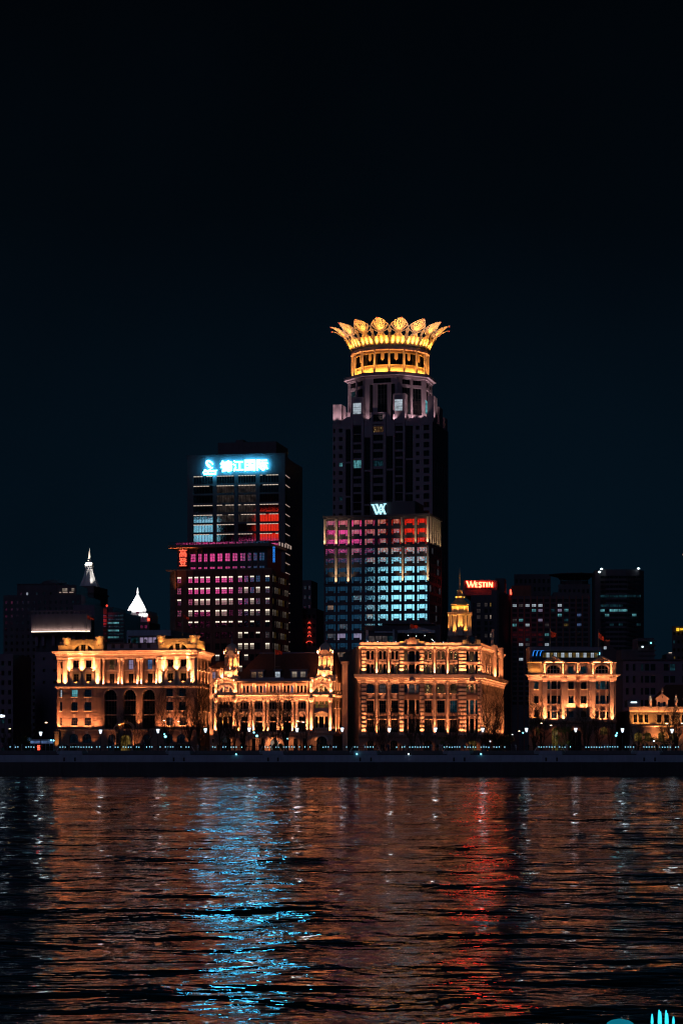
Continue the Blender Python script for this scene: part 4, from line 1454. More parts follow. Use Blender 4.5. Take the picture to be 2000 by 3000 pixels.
for (a, b), t in ((cbay, 0), (tbay, 1)):
    a, b = CX(a), CX(b)
    w = b - a
    for f0, f1 in ((.03, .24), (.30, .70), (.76, .97)):
        up += [(a + f0 * w, a + f1 * w, CZ(838), CZ(742), .5), (a + f0 * w, a + f1 * w, CZ(955), CZ(876), 0)]
        lo += [(a + f0 * w, a + f1 * w, CZ(1140), CZ(1062), 0), (a + f0 * w, a + f1 * w, CZ(1345), CZ(1212), 0), (a + f0 * w, a + f1 * w, CZ(1525), CZ(1390), 0)]
wall(MB(), cx0, cx1, zk_t, zp_b, up).build("upper_wall", SB_, C)
wall(MB(), cx0, cx1, zl_t, zk_b, lo).build("lower_wall", SB_, C)
rc = random.Random(5)
for h in up:
    xm = (h[0] + h[1]) / 2
    m = M['room_sparkle'] if (xm > CX(700) and rc.random() < .85) or rc.random() < .18 else M['glass_dark']
    window(C, None, h[0], h[1], h[2], h[3], .3, m, 2 if h[1] - h[0] > 1.3 else 1, 2, h[4])
for h in lo:
    xm = (h[0] + h[1]) / 2
    top = h[2] > CZ(1200)
    m = M['glass_dark']
    if top:
        m = M['room_sparkle'] if xm > CX(700) else rc.choice([M['room_dim'], M['glass_blue'], M['glass_dark']])
    elif h[2] > CZ(1350) and xm > CX(940):
        m = M['room_teal_dim']
    window(C, None, h[0], h[1], h[2], h[3], .3, m, 3 if h[1] - h[0] > 1.5 else 1, 2 if top else 3, h[4])
for a, b in bays:
    a, b = CX(a), CX(b)
    m_ = (a + b) / 2
    MB().box(a + .1, b - .1, -.16, .02, CZ(866), CZ(855)).box(a + .1, b - .1, -.16, .02, CZ(836), CZ(826)).build("spandrel_band", SL, C)
    for s in (-1, 1):
        MB().lathe([(.42, CZ(853)), (.48, CZ(848)), (.3, CZ(838))], m_ + s * .72, 0.02, 12, squash=.6).build("carved_boss", SL, C)
    MB().box(m_ - .12, m_ + .12, -.14, .1, CZ(955), CZ(870)).box(m_ - .12, m_ + .12, -.14, .1, CZ(820), CZ(745)).build("mullion", SL, C)
    mb = MB()
    for c in (-1, 1):
        po = arc_pts(m_ + c * .72 - .66, m_ + c * .72 + .66, CZ(758), CZ(734), 8)
        pi_ = arc_pts(m_ + c * .72 - .48, m_ + c * .72 + .48, CZ(758), CZ(741), 8)
        for p, q, r, s in zip(po, po[1:], pi_[1:], pi_):
            mb.prism([p, q, r, s], -.2, .02)
    mb.build("twin_arch", SL, C)
    sill(C, None, a + .3, b - .3, CZ(1147))
    MB().box(a + .1, b - .1, -.12, .02, CZ(1213), CZ(1203)).build("lintel_band", SL, C)
    MB().box(m_ - .5, m_ + .5, -.14, .02, CZ(1196), CZ(1155)).build("panel", SL, C)
    MB().box(a + .25, b - .25, -.08, .02, CZ(1388), CZ(1338)).build("carved_panel", SB_, C)
    sill(C, None, a + .2, b - .2, CZ(1392))
    po, pi_ = arc_pts(a + .05, b - .05, CZ(1068), CZ(1036), 8), arc_pts(a + .35, b - .35, CZ(1068), CZ(1052), 8)
    mb = MB()
    for p, q, r, s in zip(po, po[1:], pi_[1:], pi_):
        mb.prism([p, q, r, s], -.28, .02)
    mb.prism([(m_ - .3, CZ(1056)), (m_ + .3, CZ(1056)), (m_ + .45, CZ(1034)), (m_ - .45, CZ(1034))], -.4, .02)
    mb.build("segmental_hood", SL, C)
for a, b in (cbay, tbay):
    a, b = CX(a), CX(b)
    w = b - a
    for f in (.27, .73):
        for z0, z1, e in ((CZ(957), CZ(870), 420), (CZ(1148), CZ(1058), 420), (CZ(1350), CZ(1205), 360), (CZ(1530), CZ(1365), 300)):
            pilaster(C, None, a + f * w - .24, a + f * w + .24, z0, z1, .28, SL, round_=True, name="column", cap=.5, base=.4)
            uplight(C, None, a + f * w, -.95, z0 + .5, e * .7, WARM, 55, 8, fixture=False)
        MB().box(a + f * w - .2, a + f * w + .2, -.2, .02, CZ(840), CZ(745)).build("mullion", SL, C)
    MB().box(a - .1, b + .1, -.7, .05, CZ(866), CZ(846)).build("balcony", SL, C)
    MB().box(a + .1, b - .1, -.5, .05, CZ(1205), CZ(1160)).build("spandrel", M['stone_brown'], C)
    po = arc_pts(a + .28 * w, a + .72 * w, CZ(745), CZ(712), 10)
    MB().prism(po[::-1], -.5, .02).build("bay_hood", M['stone_brown'], C)
    MB().lathe([(.95, CZ(1030)), (1.0, CZ(1012)), (.85, CZ(990)), (.5, CZ(972)), (.1, CZ(962))], (a + b) / 2, -.95, 14, squash=.7).build("shell_niche", M['roof_lead'], C)
# plain columns and banded piers
cols = [(252, 285), (370, 403), (805, 838), (930, 962)]
piers = [(125, 168), (485, 530), (680, 722), (1050, 1125), (1235, 1262)]
for a, b in cols:
    a, b = CX(a), CX(b)
    pilaster(C, None, a + .1, b - .1, zk_t + .03, CZ(715), .42, SL, round_=True, name="column", cap=1.0, base=1.3)
    uplight(C, None, (a + b) / 2, -1.35, zk_t + .55, 1500, WARM, 62, 9)
    pilaster(C, None, a + .05, b - .05, zl_t + .03, CZ(1036), .42, SL, round_=True, name="giant_column", cap=1.8, base=1.0)
    uplight(C, None, (a + b) / 2, -1.7, zl_t + .55, 1700, WARM, 46, 7)
blk = {}
for a, b in piers:
    a, b = CX(a), CX(b)
    w = round(b - a, 2)
    for z0, z1, n, pw in ((zk_t + .03, CZ(725), 7, 1900), (zl_t + .03, CZ(1045), 13, 1900)):
        MB().box(a + .22, b - .22, -.3, .1, z0, z1).build("pier_core", M['stone_dark'], C)
        hh = (z1 - z0) / n
        key = (w, round(hh, 2))
        if key not in blk:
            hw, H = w / 2, hh * .58
            ring = []
            mbk = MB()
            c = .07
            mbk.plan([(-hw, .1), (-hw, -.48), (-hw + c, -.55), (hw - c, -.55), (hw, -.48), (hw, .1)], 0, H)
            blk[key] = mbk.mesh("stone_block", SL)
        for i in range(n):
            link("stone_block", blk[key], C, None, ((a + b) / 2 + rc.uniform(-.015, .015), rc.uniform(-.03, .02), z0 + i * hh))
        MB().box(a - .12, b + .12, -.7, .1, z1 + .01, z1 + .35).build("pier_cap", SL, C)
        for k in range(2 if w > 1.8 else 1):
            xx = (a + b) / 2 if w <= 1.8 else a + w * (.28 + .44 * k)
            uplight(C, None, xx, -1.65, z0 + .5, pw if w <= 1.8 else pw * .7, WARM, 56 if n == 7 else 44, 9)
# parapet and cornices
MB().molding(cx0, cx1, [(.1, zp_b - .9), (.3, zp_b - .5), (.7, zp_b - .3), (.85, zp_b)], .3, .4, .4).build("top_cornice", SL, C)
MB().box(cx0 + .15, cx1 - .1, -.12, .4, zp_b + .001, zp_t).build("parapet", SL, C)
for a in range(130, 1090, 62):
    if not 470 < a < 740:
        MB().box(CX(a) - .5, CX(a) + .5, -.24, .42, zp_b + .002, zp_t + .12).build("parapet_block", SL, C)
washer(C, None, cx0 + .4, CX(480), -.62, zp_b + .3, 62, WARM, 20)
washer(C, None, CX(735), CX(1075), -.62, zp_b + .3, 62, WARM, 20)
washer(C, None, CX(565), CX(640), -.8, zp_b + .5, 70, WARM, 16)
for a, b, t, y in ((486, 535, 648, -.25), (535, 575, 632, -.4), (575, 640, 614, -.3), (640, 676, 632, -.4), (676, 725, 646, -.25)):
    MB().box(CX(a) + .02, CX(b) - .02, y, .6, zp_b + .003, CZ(t)).build("parapet_centre", SL if a != 575 else M['stone'], C)
    if a in (535, 640):
        MB().box(CX(a) + .3, CX(b) - .3, y - .06, y + .1, CZ(660), CZ(655)).build("slot", M['dark_frame'], C)
uplight(C, None, CX(510), -1.2, zp_b + .4, 200, GOLD, 110, 15, fixture=False)
uplight(C, None, CX(700), -1.2, zp_b + .4, 200, GOLD, 110, 15, fixture=False)
MB().molding(cx0, cx1, [(.1, zk_b - .6), (.35, zk_b - .4), (.4, zk_b), (.7, zk_b + .35), (.75, zk_b + .75), (1.5, zk_b + .95), (1.65, zk_t)], .3, 1, 1).build("mid_cornice", SL, C)
dentils(C, None, cx0, cx1, zk_b + .36, zk_b + .72, 1.05, .62)
washer(C, None, cx0, cx1, -1.45, CZ(1075), 30, WARM, 8)
washer(C, None, cx0, cx1, -1.2, CZ(735) - 1.0, 12, WARM, 10)
MB().molding(cx0, cx1, [(.1, zl_b), (.5, zl_b + .3), (.6, zl_t - .2), (.6, zl_t)], .3, .3, .3).build("base_ledge", SB_, C)
holes = [(CX(a), CX(b), GZ + .3, CZ(1598), .9) for a, b in ((180, 240), (400, 470), (725, 800), (1150, 1225))]
wall(MB(), cx0, cx1, GZ, zl_b, holes, y=-.1).build("base_wall", M['stone_brown'], C)
courses(C, None, cx0, cx1, GZ, zl_b, .95, holes, M['stone_brown'], .13, .07)
for i, h in enumerate(holes):
    window(C, None, *h[:4], .2, M['room_amber'] if i == 3 else M['glass_dark'], 3, 2, h[4])
    for k in range(5):
        a = math.radians(30 + 30 * k)
        c = ((h[0] + h[1]) / 2, h[3] - .9)
        pts = [(c[0] - r * math.cos(q), c[1] + r * .9 * math.sin(q)) for q, r in ((a - .17, 1.1), (a + .17, 1.1), (a + .17, 2.0), (a - .17, 2.0))]
        MB().prism(pts, -.4, -.05).build("voussoir", SB_, C)
    uplight(C, None, (h[0] + h[1]) / 2, -2.2, zl_b - .2, 130 if i < 3 else 420, WARM, 120, 18, fixture=False, down=True)
# the long side on the street: ribs of narrow piers, oriel near the far end
n = 15
zs1 = [(CZ(820), CZ(740)), (CZ(955), CZ(870))]
zs2 = [(CZ(1145), CZ(1060)), (CZ(1330), CZ(1215)), (CZ(1522), CZ(1400))]
pitch = SC / n
hs1 = [(i * pitch + 1.1, (i + 1) * pitch - .5, a, b) for i in range(n) for a, b in zs1]
hs2 = [(i * pitch + 1.1, (i + 1) * pitch - .5, a, b) for i in range(n) for a, b in zs2]
wall(MB(), .02, SC, zk_t, zp_b, hs1).build("side_upper_wall", SB_, C, FCs)
wall(MB(), .02, SC, GZ, zk_b, hs2).build("side_lower_wall", SB_, C, FCs)
for h in hs1 + hs2:
    window(C, FCs, *h[:4], .3, M['glass_dark'], 2, 2)
for i in range(n):
    x = i * pitch + .3
    pilaster(C, FCs, x - .4, x + .4, zk_t + .03, zp_b - .9, .45, SL, name="pier", cap=.7)
    pilaster(C, FCs, x - .4, x + .4, zl_t + .03, zk_b - .6, .45, SL, name="pier", cap=.7)
    uplight(C, FCs, x, -1.4, zk_t + .5, 900, WARM, 62, 9)
    uplight(C, FCs, x, -1.5, zl_t + .5, 1300, WARM, 50, 8)
    for a, b in zs2:
        sill(C, FCs, i * pitch + 1.1, (i + 1) * pitch - .5, a)
MB().molding(0, SC, [(.1, zp_b - .9), (.3, zp_b - .5), (.7, zp_b - .3), (.85, zp_b)], .3).build("top_cornice", SL, C, FCs)
MB().box(.2, SC, -.12, .4, zp_b + .001, zp_t).build("parapet", SL, C, FCs)
MB().molding(0, SC, [(.1, zk_b - .6), (.35, zk_b - .4), (.4, zk_b), (.7, zk_b + .35), (.75, zk_b + .75), (1.5, zk_b + .95), (1.65, zk_t)], .3, 0, 1).build("mid_cornice", SL, C, FCs)
MB().molding(0, SC, [(.1, zl_b), (.5, zl_b + .3), (.6, zl_t - .2), (.6, zl_t)], .3).build("base_ledge", SB_, C, FCs)
washer(C, FCs, 1, SC - 1, -1.3, zp_b - 2.0, 18, WARM, 10)
washer(C, FCs, 1, SC - 1, -1.45, CZ(1075), 26, WARM, 8)
washer(C, FCs, 1, SC - 1, -.7, zp_b + .3, 30, WARM, 18)
for ox in (29.0, 46.0):                          # oriels with gablets
    MB().plan([(ox - 2.2, .05), (ox - 1.2, -1.4), (ox + 1.2, -1.4), (ox + 2.2, .05)], zk_t + .02, zp_t + .6).build("oriel", SL, C, FCs)
    for a, b in zs1:
        window(C, FCs, ox - .8, ox + .8, a, b, -1.47, M['glass_dark'], 2, 2)
    uplight(C, FCs, ox - 2.2, -2.2, zk_t + .4, 500, WARM, 90, 12)
MB().prism([(27.2, zp_t), (30.8, zp_t), (30.4, zp_t + 2.2), (29.5, zp_t + 2.6), (29.3, zp_t + 5.0), (29, zp_t + 5.6), (28.7, zp_t + 5), (28.5, zp_t + 2.6), (27.6, zp_t + 2.2)], -.5, .3).build("gablet", SL, C, FCs)
uplight(C, FCs, 29, -1.6, zp_t - .2, 420, WARM, 90, 12)
# corner block with the wreathed roundel, and the cupola
tcx, tcy = FC.x(1354.5), 6.0
tz = lambda v: CAMH + (HOR - (1680 + v / 3.267)) / FL * (FC.depth(1354) + tcy)
bx_0, bx_1 = CX(1086), CX(1262)
MB().box(bx_0, bx_1, -.3, 4.2, zp_b + .004, CZ(632)).box(bx_0 + 1.6, bx_1 - 1.4, -.42, 4.0, CZ(632), CZ(606)).box(bx_0 + 1.3, bx_1 - 1.1, -.6, 4.1, CZ(606), CZ(598)).build("corner_attic", SL, C)
rcx = CX(1176)
MB().lathe([(1.35, -.2), (1.55, 0), (1.45, .22), (1.1, .28)], 0, 0, 20).build("wreath", M['roof_grey'], C, None, (rcx, -.62, CZ(641)), Matrix.Rotation(math.radians(90), 4, 'X'))
MB().lathe([(1.05, 0), (.95, .1), (.2, .14)], 0, 0, 18).build("round_window", M['glass_blue'], C, None, (rcx, -.86, CZ(641)), Matrix.Rotation(math.radians(90), 4, 'X'))
for a in range(12):
    t = a * math.pi / 6
    MB().tube((rcx + .3 * math.cos(t), -1.02, CZ(641) + .3 * math.sin(t)), (rcx + 1.2 * math.cos(t), -.95, CZ(641) + 1.2 * math.sin(t)), .05, n=4).build("spoke", M['dark_metal'], C)
washer(C, None, bx_0 + .3, rcx - 1.8, -1.3, zp_b + .4, 60, GOLD, 16)
washer(C, None, rcx + 1.8, bx_1 - .2, -1.3, zp_b + .4, 60, GOLD, 16)
octr = lambda r, off=math.pi / 8: [(tcx + r * math.cos(off + math.pi / 4 * i), tcy + r * math.sin(off + math.pi / 4 * i)) for i in range(8)]
z0, z1, z2, z3, z4 = tz(598), tz(556), tz(398), tz(372), tz(313)
MB().box(tcx - 3.4, tcx + 3.4, tcy - 2.6, tcy + 3.4, zp_b, z0).build("cupola_plinth", M['stone_brown'], C)
MB().plan(octr(1.9), z0, z4).build("cupola_core", M['gold_panel'], C)
for i in range(4):                               # four piers of paired columns on the diagonals and four fronts
    a = math.pi / 4 + math.pi / 2 * i + math.radians(40)
    px, py = tcx + 2.75 * math.cos(a), tcy + 2.75 * math.sin(a)
    ca, sa = math.cos(a), math.sin(a)
    sq = lambda h: [(px + h * (ca * sx - sa * sy), py + h * (sa * sx + ca * sy)) for sx, sy in ((-1, -1), (1, -1), (1, 1), (-1, 1))]
    MB().plan(sq(.85), z0, z0 + (z1 - z0) * .45).plan(sq(.7), z0 + (z1 - z0) * .45, z1).plan(sq(.45), z1, z2).plan(sq(.85), z2, z2 + .3).plan(sq(.75), z2 + .3, z3 - .3).plan(sq(.95), z3 - .3, z3).build("cupola_pier", SL, C)
    for s in (-1, 1):
        qx, qy = px + s * -sa * .55 + ca * .35, py + s * ca * .55 + sa * .35
        MB().lathe([(.32, z1), (.3, z1 + .5), (.23, z1 + .6), (.2, z2 - .3), (.33, z2)], qx, qy, 8).build("cupola_column", SL, C)
        if sa < .35:
            uplight(C, None, qx + .8 * ca, qy + .8 * sa, z1 + .3, 1300, GOLD, 62, 9, fixture=False, yaw=a + math.pi / 2)
for i in range(4):
    a = math.pi / 2 * i + math.radians(40)
    for s in (-.38, .38):
        qx, qy = tcx + 2.1 * math.cos(a) - s * math.sin(a), tcy + 2.1 * math.sin(a) + s * math.cos(a)
        MB().lathe([(.42, z0), (.42, z1 - .4), (.32, z1 - .3), (.27, z2 - .4), (.4, z2)], qx, qy, 8).build("cupola_column", SL, C)
        if math.sin(a) < .3:
            uplight(C, None, qx + .9 * math.cos(a), qy + .9 * math.sin(a), z0 + .5, 1100, GOLD, 62, 9, fixture=False, yaw=a + math.pi / 2)
MB().plan(octr(2.55), z2, z2 + .35).plan(octr(2.75), z3 - .3, z3 - .05).build("cupola_entablature", SL, C)
MB().plan(octr(2.35), z3, z4 - .3).plan(octr(2.6), z4 - .3, z4).build("upper_drum", M['gold_panel'], C)
for i in range(8):
    a = math.pi / 8 + math.pi / 4 * i
    MB().cyl(tcx + 2.4 * math.cos(a), tcy + 2.4 * math.sin(a), .2, z3, z4 - .3, 8).build("drum_pilaster", SL, C)
    if math.sin(a) < .3:
        uplight(C, None, tcx + 3.1 * math.cos(a), tcy + 3.1 * math.sin(a), z3 + .35, 500, GOLD, 110, 18, fixture=False, yaw=a + math.pi / 2)
q = lambda v: tz(v)
MB().lathe([(2.85, q(302)), (2.8, q(296)), (2.2, q(280)), (1.6, q(262)), (1.2, q(243)), (1.15, q(238))], tcx, tcy, 20).build("bell_roof", M['gold_panel'], C)
MB().lathe([(1.05, q(240)), (1.45, q(232)), (1.5, q(224)), (1.2, q(217)), (.7, q(212)), (.6, q(206)), (.95, q(202)), (.95, q(196)), (.5, q(192)), (.5, q(188)), (.75, q(186)), (.75, q(179)), (.4, q(176)), (.4, q(171)), (.72, q(169)), (.72, q(160)), (.25, q(155))], tcx, tcy, 16).build("baluster_finial", M['gold_panel'], C)
MB().lathe([(.12, q(155)), (.26, q(140)), (.1, q(132)), (.14, q(120)), (.12, q(70)), (.05, q(-10)), (.03, q(-60))], tcx, tcy, 8).build("spire", M['gold_panel'], C)
for a in (-2.5, -1.57, -.6):
    uplight(C, None, tcx + 3.0 * math.cos(a), tcy + 3.0 * math.sin(a), z4 + .25, 900, GOLD, 60, 14, fixture=False, yaw=a + math.pi / 2)
    uplight(C, None, tcx + 1.9 * math.cos(a), tcy + 1.9 * math.sin(a), q(255), 700, GOLD, 60, 10, fixture=False, yaw=a + math.pi / 2)
# roof terrace behind the parapet: low dark pavilions with glass
T = root("roof_terrace_pavilion", Frame(origin=tuple(FC.world(0, 10)[:2]), ang=5), "dark rooftop terrace pavilion with dim blue glass behind the lit parapet", "pavilion", z=zp_b + .2)
FT = Frame(origin=tuple(FC.world(0, 10)[:2]), ang=5)
TX, TZ = FT.crop(1060, 1800, 4.61, 500)
zb = TZ(372)
MB().box(TX(60), TX(480), .6, 8, zp_b + .2, TZ(225)).box(TX(45), TX(440), .2, 8.2, TZ(225), TZ(150)).build("lounge", M['roof_grey'], T, FT)
for i, (a, b, m) in enumerate([(92, 180, 'room_dim'), (185, 268, 'room_dim'), (272, 345, 'room_dim'), (350, 436, 'room_teal_dim')]):
    window(T, FT, TX(a), TX(b), zb, TZ(290), .5, M[m], 1, 1)
MB().box(TX(170), TX(420), .15, .55, TZ(248), TZ(228)).box(TX(480), TX(985), .1, 6, TZ(248), TZ(212)).build("awning_beam", M['granite_wall'], T, FT)
MB().prism([(TX(600), TZ(212)), (TX(960), TZ(212)), (TX(760), TZ(165))], .3, 5).build("canopy", M['granite_wall'], T, FT)
MB().box(TX(320), TX(1090), 5.5, 13, zp_b + .2, TZ(125)).box(TX(330), TX(1010), 4.5, 13.2, TZ(118), TZ(98)).build("plant_block", M['concrete_dark'], T, FT)
MB().box(TX(52), TX(86), .1, .6, zp_b, TZ(212)).box(TX(415), TX(442), .1, .6, zp_b, TZ(205)).build("lit_post", M['granite_wall'], T, FT)
for i in range(7):
    x = TX(480) + i * (TX(1000) - TX(480)) / 6
    MB().box(x - .08, x + .08, .3, .46, zp_b + .2, TZ(250)).build("pergola_post", M['dark_metal'], T, FT)
for i, (a, z) in enumerate(((75, 368), (210, 370), (455, 372), (622, 282), (845, 285), (975, 370), (1095, 373), (1222, 368), (940, 335), (955, 350), (730, 292))):
    MB().lathe([(.05, -.1), (.12, 0), (.05, .1)], 0, 0, 6).build("terrace_lamp", M['beacon_white'], T, FT, (TX(a), -.3, TZ(z)))
wp = FC.world(FC.x(1204), 2.4, 0)
flag("dark red flag on the stepped parapet in front of the cyan hotel windows", wp.x, wp.y, CZ(614), FC.z(1823, 1204), 2.2, 1.3, .7, lit=25)

BEAM, WASH = 1.6, 0.7
# ================================================================== 4. the twin gabled bank
FD = Frame(1675, 622, 3)
DX, DZ = FD.crop(1530, 1860, 5.227, 760)
D = root("twin_gabled_bank", FD, "floodlit bank front with two small gables over arched windows and a lit rooftop bar", "building")
dx0, dx1 = DX(92), DX(1425)
dt, db = DZ(602), DZ(648)
dl_t, dl_b = DZ(1322), DZ(1362)
MB().plan([(dx0 + .2, 1.4), (dx1 - .2, 1.4), (dx1 + 3.5, 34), (dx0 + 7.5, 34)], GZ, dt).build("body", M['stone_dark'], D)
cols4 = [(178, 240), (380, 590), (700, 778), (895, 975), (1120, 1320)]
holes, kinds = [], []
for a, b in ((178, 240),):
    for y0, y1 in ((830, 722), (1050, 936), (1255, 1150)):
        holes.append((DX(a), DX(b), DZ(y0), DZ(y1), 0))
for a, b in ((700, 778), (893, 975)):
    for y0, y1 in ((828, 724), (1050, 936), (1260, 1170)):
        holes.append((DX(a), DX(b), DZ(y0), DZ(y1), 0))
for a0 in (378, 1122):
    for y0, y1 in ((830, 712), (1055, 930), (1275, 1170)):
        for p, q in ((0, 38), (62, 142), (158, 190)):
            holes.append((DX(a0 + p), DX(a0 + q), DZ(y0), DZ(y1), 0))
wall(MB(), dx0, dx1, dl_t, db, holes).build("front_wall", ST, D)
rd = random.Random(9)
for h in holes:
    m = rd.choice([M['glass_dark'], M['glass_blue'], M['glass_dark'], M['room_teal_dim'], M['glass_dark']])
    window(D, None, *h[:4], .3, m, 2 if h[1] - h[0] > 1 else 1, 2)
    if h[1] - h[0] > 1:
        sill(D, None, h[0], h[1], h[2])
for a, b in ((305, 370), (590, 650), (1048, 1108), (1335, 1392)):
    a, b = DX(a), DX(b)
    pilaster(D, None, a, b, dl_t + .03, db - .05, .5, SL, cap=2.6, base=.6)
    uplight(D, None, (a + b) / 2, -1.25, dl_t + .6, 1500, WARM, 50, 8)
for a, b in ((820, 862), (645, 668), (1020, 1045)):
    a, b = DX(a), DX(b)
    pilaster(D, None, a, b, DZ(1300) if a < DX(830) else dl_t + .03, db - .1, .45 if b - a < .6 else .6, SL if b - a < .6 else M['stone_brown'], cap=.9)
for a in (700, 893):                              # bright lit aprons of the middle bays
    MB().box(DX(a) - .55, DX(a + 80) + .55, -.22, .02, DZ(1110), DZ(1060)).build("apron", SL, D)
    MB().box(DX(a) - .45, DX(a) - .12, -.18, .02, DZ(1055), DZ(700)).box(DX(a + 80) + .12, DX(a + 80) + .45, -.18, .02, DZ(1055), DZ(700)).build("window_surround", SL, D)
    washer(D, None, DX(a) - .4, DX(a + 80) + .4, -.95, DZ(1125), 190, WARM, 13)
for a0 in (378, 1122):
    for p in (50, 150):
        MB().box(DX(a0 + p) - .18, DX(a0 + p) + .18, -.3, .02, dl_t, DZ(705)).build("mullion_pier", SL, D)
        uplight(D, None, DX(a0 + p), -.9, dl_t + .5, 420, WARM, 60, 8, fixture=False)
    MB().box(DX(a0 + 55), DX(a0 + 148), -.12, .02, DZ(925), DZ(840)).build("spandrel", M['stone_brown'], D)
    MB().box(DX(a0 + 50), DX(a0 + 155), -.3, .02, DZ(1168), DZ(1158)).build("lintel", SL, D)
    MB().box(DX(a0 + 40), DX(a0 + 160), -.3, .02, dl_t, DZ(1285)).build("apron", SL, D)
    washer(D, None, DX(a0 + 40), DX(a0 + 160), -1.0, dl_t + .3, 150, WARM, 14)
    for yy in (838, 1062):
        MB().box(DX(a0 - 5), DX(a0 + 195), -.4, .02, DZ(yy) - .12, DZ(yy) + .12).build("string_band", SL, D)
uplight(D, None, DX(150), -1.1, dl_t + .5, 900, WARM, 50, 8)
uplight(D, None, DX(285), -1.1, dl_t + .5, 900, WARM, 50, 8)
uplight(D, None, DX(210), -.9, DZ(1110), 300, WARM, 80, 13)
uplight(D, None, DX(210), -.9, DZ(845) - 1, 90, WARM, 80, 13, fixture=False)
MB().molding(dx0, dx1, [(.1, db - .9), (.2, db - .5), (.3, db), (.6, db + .3), (1.15, db + .45), (1.25, dt)], .3, 1, 1).build("cornice", SL, D)
dentils(D, None, dx0, dx1, db + .02, db + .26, .55, .6)
washer(D, None, dx0 + .2, dx1 - .2, -1.1, db - 1.6, 32, WARM, 10)
# attic storey
a_t = DZ(432)
holes = [(DX(700), DX(770), dt + .25, DZ(485)), (DX(895), DX(968), dt + .25, DZ(485))]
big = [(DX(375), DX(575), dt + .2, DZ(460), DZ(460) - DZ(520)), (DX(1115), DX(1312), dt + .2, DZ(460), DZ(460) - DZ(520))]
wall(MB(), DX(80), DX(1430), dt + .02, a_t, holes + big, y=.3).build("attic_wall", ST, D)
for h in holes:
    window(D, None, *h, .6, M['room_teal_dim'], 3, 2)
    MB().box(h[0] - .55, h[0] - .1, .12, .32, dt + .05, DZ(465)).box(h[1] + .1, h[1] + .55, .12, .32, dt + .05, DZ(465)).box(h[0] - .6, h[1] + .6, .08, .32, DZ(465), DZ(455)).build("window_surround", SL, D)
for h in big:
    window(D, None, *h[:4], .6, M['glass_dark'], 4, 2, h[4], fmat=M['pale_frame'], bar=.16)
    po, pi_ = arc_pts(h[0] - .35, h[1] + .35, h[3] - h[4], h[3] + .38, 12), arc_pts(h[0], h[1], h[3] - h[4], h[3], 12)
    mb = MB()
    for p, q_, r, s in zip(po, po[1:], pi_[1:], pi_):
        mb.prism([p, q_, r, s], .1, .32)
    mb.build("arch_ring", SL, D)
    c = (h[0] + h[1]) / 2
    keystone(D, None, c, h[3] + .02, h[3] + 1.2, .5, .9, .1)
    gl, gr, gt = c - (DX(660) - DX(300)) / 2, c + (DX(660) - DX(300)) / 2, DZ(320)
    mb = MB()
    mb.prism([(gl + .4, a_t), (gr - .4, a_t), (c, gt - .3)], .25, .7)
    mb.prism([(gl, a_t - .1), (c, gt - .38), (c, gt), (gl - .3, a_t + .25)], -.5, .7)
    mb.prism([(gr, a_t - .1), (gr + .3, a_t + .25), (c, gt), (c, gt - .38)], -.5, .7)
    mb.build("gable", SL, D)
    MB().prism([(gl - .2, a_t + .1), (gr + .2, a_t + .1), (c, gt - .1)], .7, 6.5).build("gable_roof", M['roof_grey'], D)
    MB().box(c - .6, c + .6, .05, .3, DZ(418), DZ(365)).build("tablet", M['stone_brown'], D)
    washer(D, None, gl + .8, c - .5, -.35, a_t + .1, 40, WARM, 22)
    washer(D, None, c + .5, gr - .8, -.35, a_t + .1, 40, WARM, 22)
    for s in (-1, 1):
        x = c + s * (DX(615) - DX(475))
        pilaster(D, None, x - .38, x + .38, dt + .03, a_t, .0, SL, round_=True, name="attic_column", cap=.5, base=.5)
        uplight(D, None, x, -.75, dt + .45, 620, WARM, 70, 10)
        uplight(D, None, x, -.75, a_t - .3, 160, WARM, 80, 12, fixture=False, down=True)
pilaster(D, None, DX(838) - .34, DX(838) + .34, dt + .03, a_t, .0, SL, round_=True, name="attic_column", cap=.5, base=.5)
uplight(D, None, DX(838), -.75, dt + .45, 620, WARM, 70, 10)
MB().molding(DX(78), DX(1432), [(-.15, a_t - .02), (.1, a_t + .12), (.3, a_t + .32)], .6, .4, .4).build("attic_cornice", SL, D)
washer(D, None, DX(110), DX(290), -.6, dt + .3, 45, GOLD, 20)
MB().box(DX(150), DX(262), .14, .32, DZ(515), DZ(440)).build("carved_panel", M['stone_brown'], D)
MB().plan([(DX(84), .9), (DX(1426), .9), (DX(1426), 14), (DX(84) + 1.9, 14)], dt - .02, a_t + .1).build("attic_body", M['roof_grey'], D)
# base
holes = [(DX(205), DX(262), DZ(1530), DZ(1420), 0), (DX(445), DX(540), GZ + .3, DZ(1420), .9), (DX(700), DX(900), GZ + .3, DZ(1450), 1.4), (DX(1185), DX(1300), DZ(1530), DZ(1408), 1.0)]
wall(MB(), dx0, dx1, GZ, dl_b, holes, y=-.1).build("base_wall", M['stone_brown'], D)
courses(D, None, dx0, dx1, GZ, dl_b, .95, holes, M['stone_brown'], .12, .06)
for i, h in enumerate(holes):
    window(D, None, *h[:4], .2, M['room_amber'] if i in (0, 1, 3) else M['glass_dark'], 3, 3, h[4], name="door" if i == 2 else "window")
    uplight(D, None, (h[0] + h[1]) / 2, -1.5, dl_b - .3, 110, WARM, 120, 16, fixture=False, down=True)
MB().molding(dx0, dx1, [(.1, dl_b), (.55, dl_b + .3), (.6, dl_t - .1), (.5, dl_t)], .3, .4, .4).build("base_ledge", SB_, D)
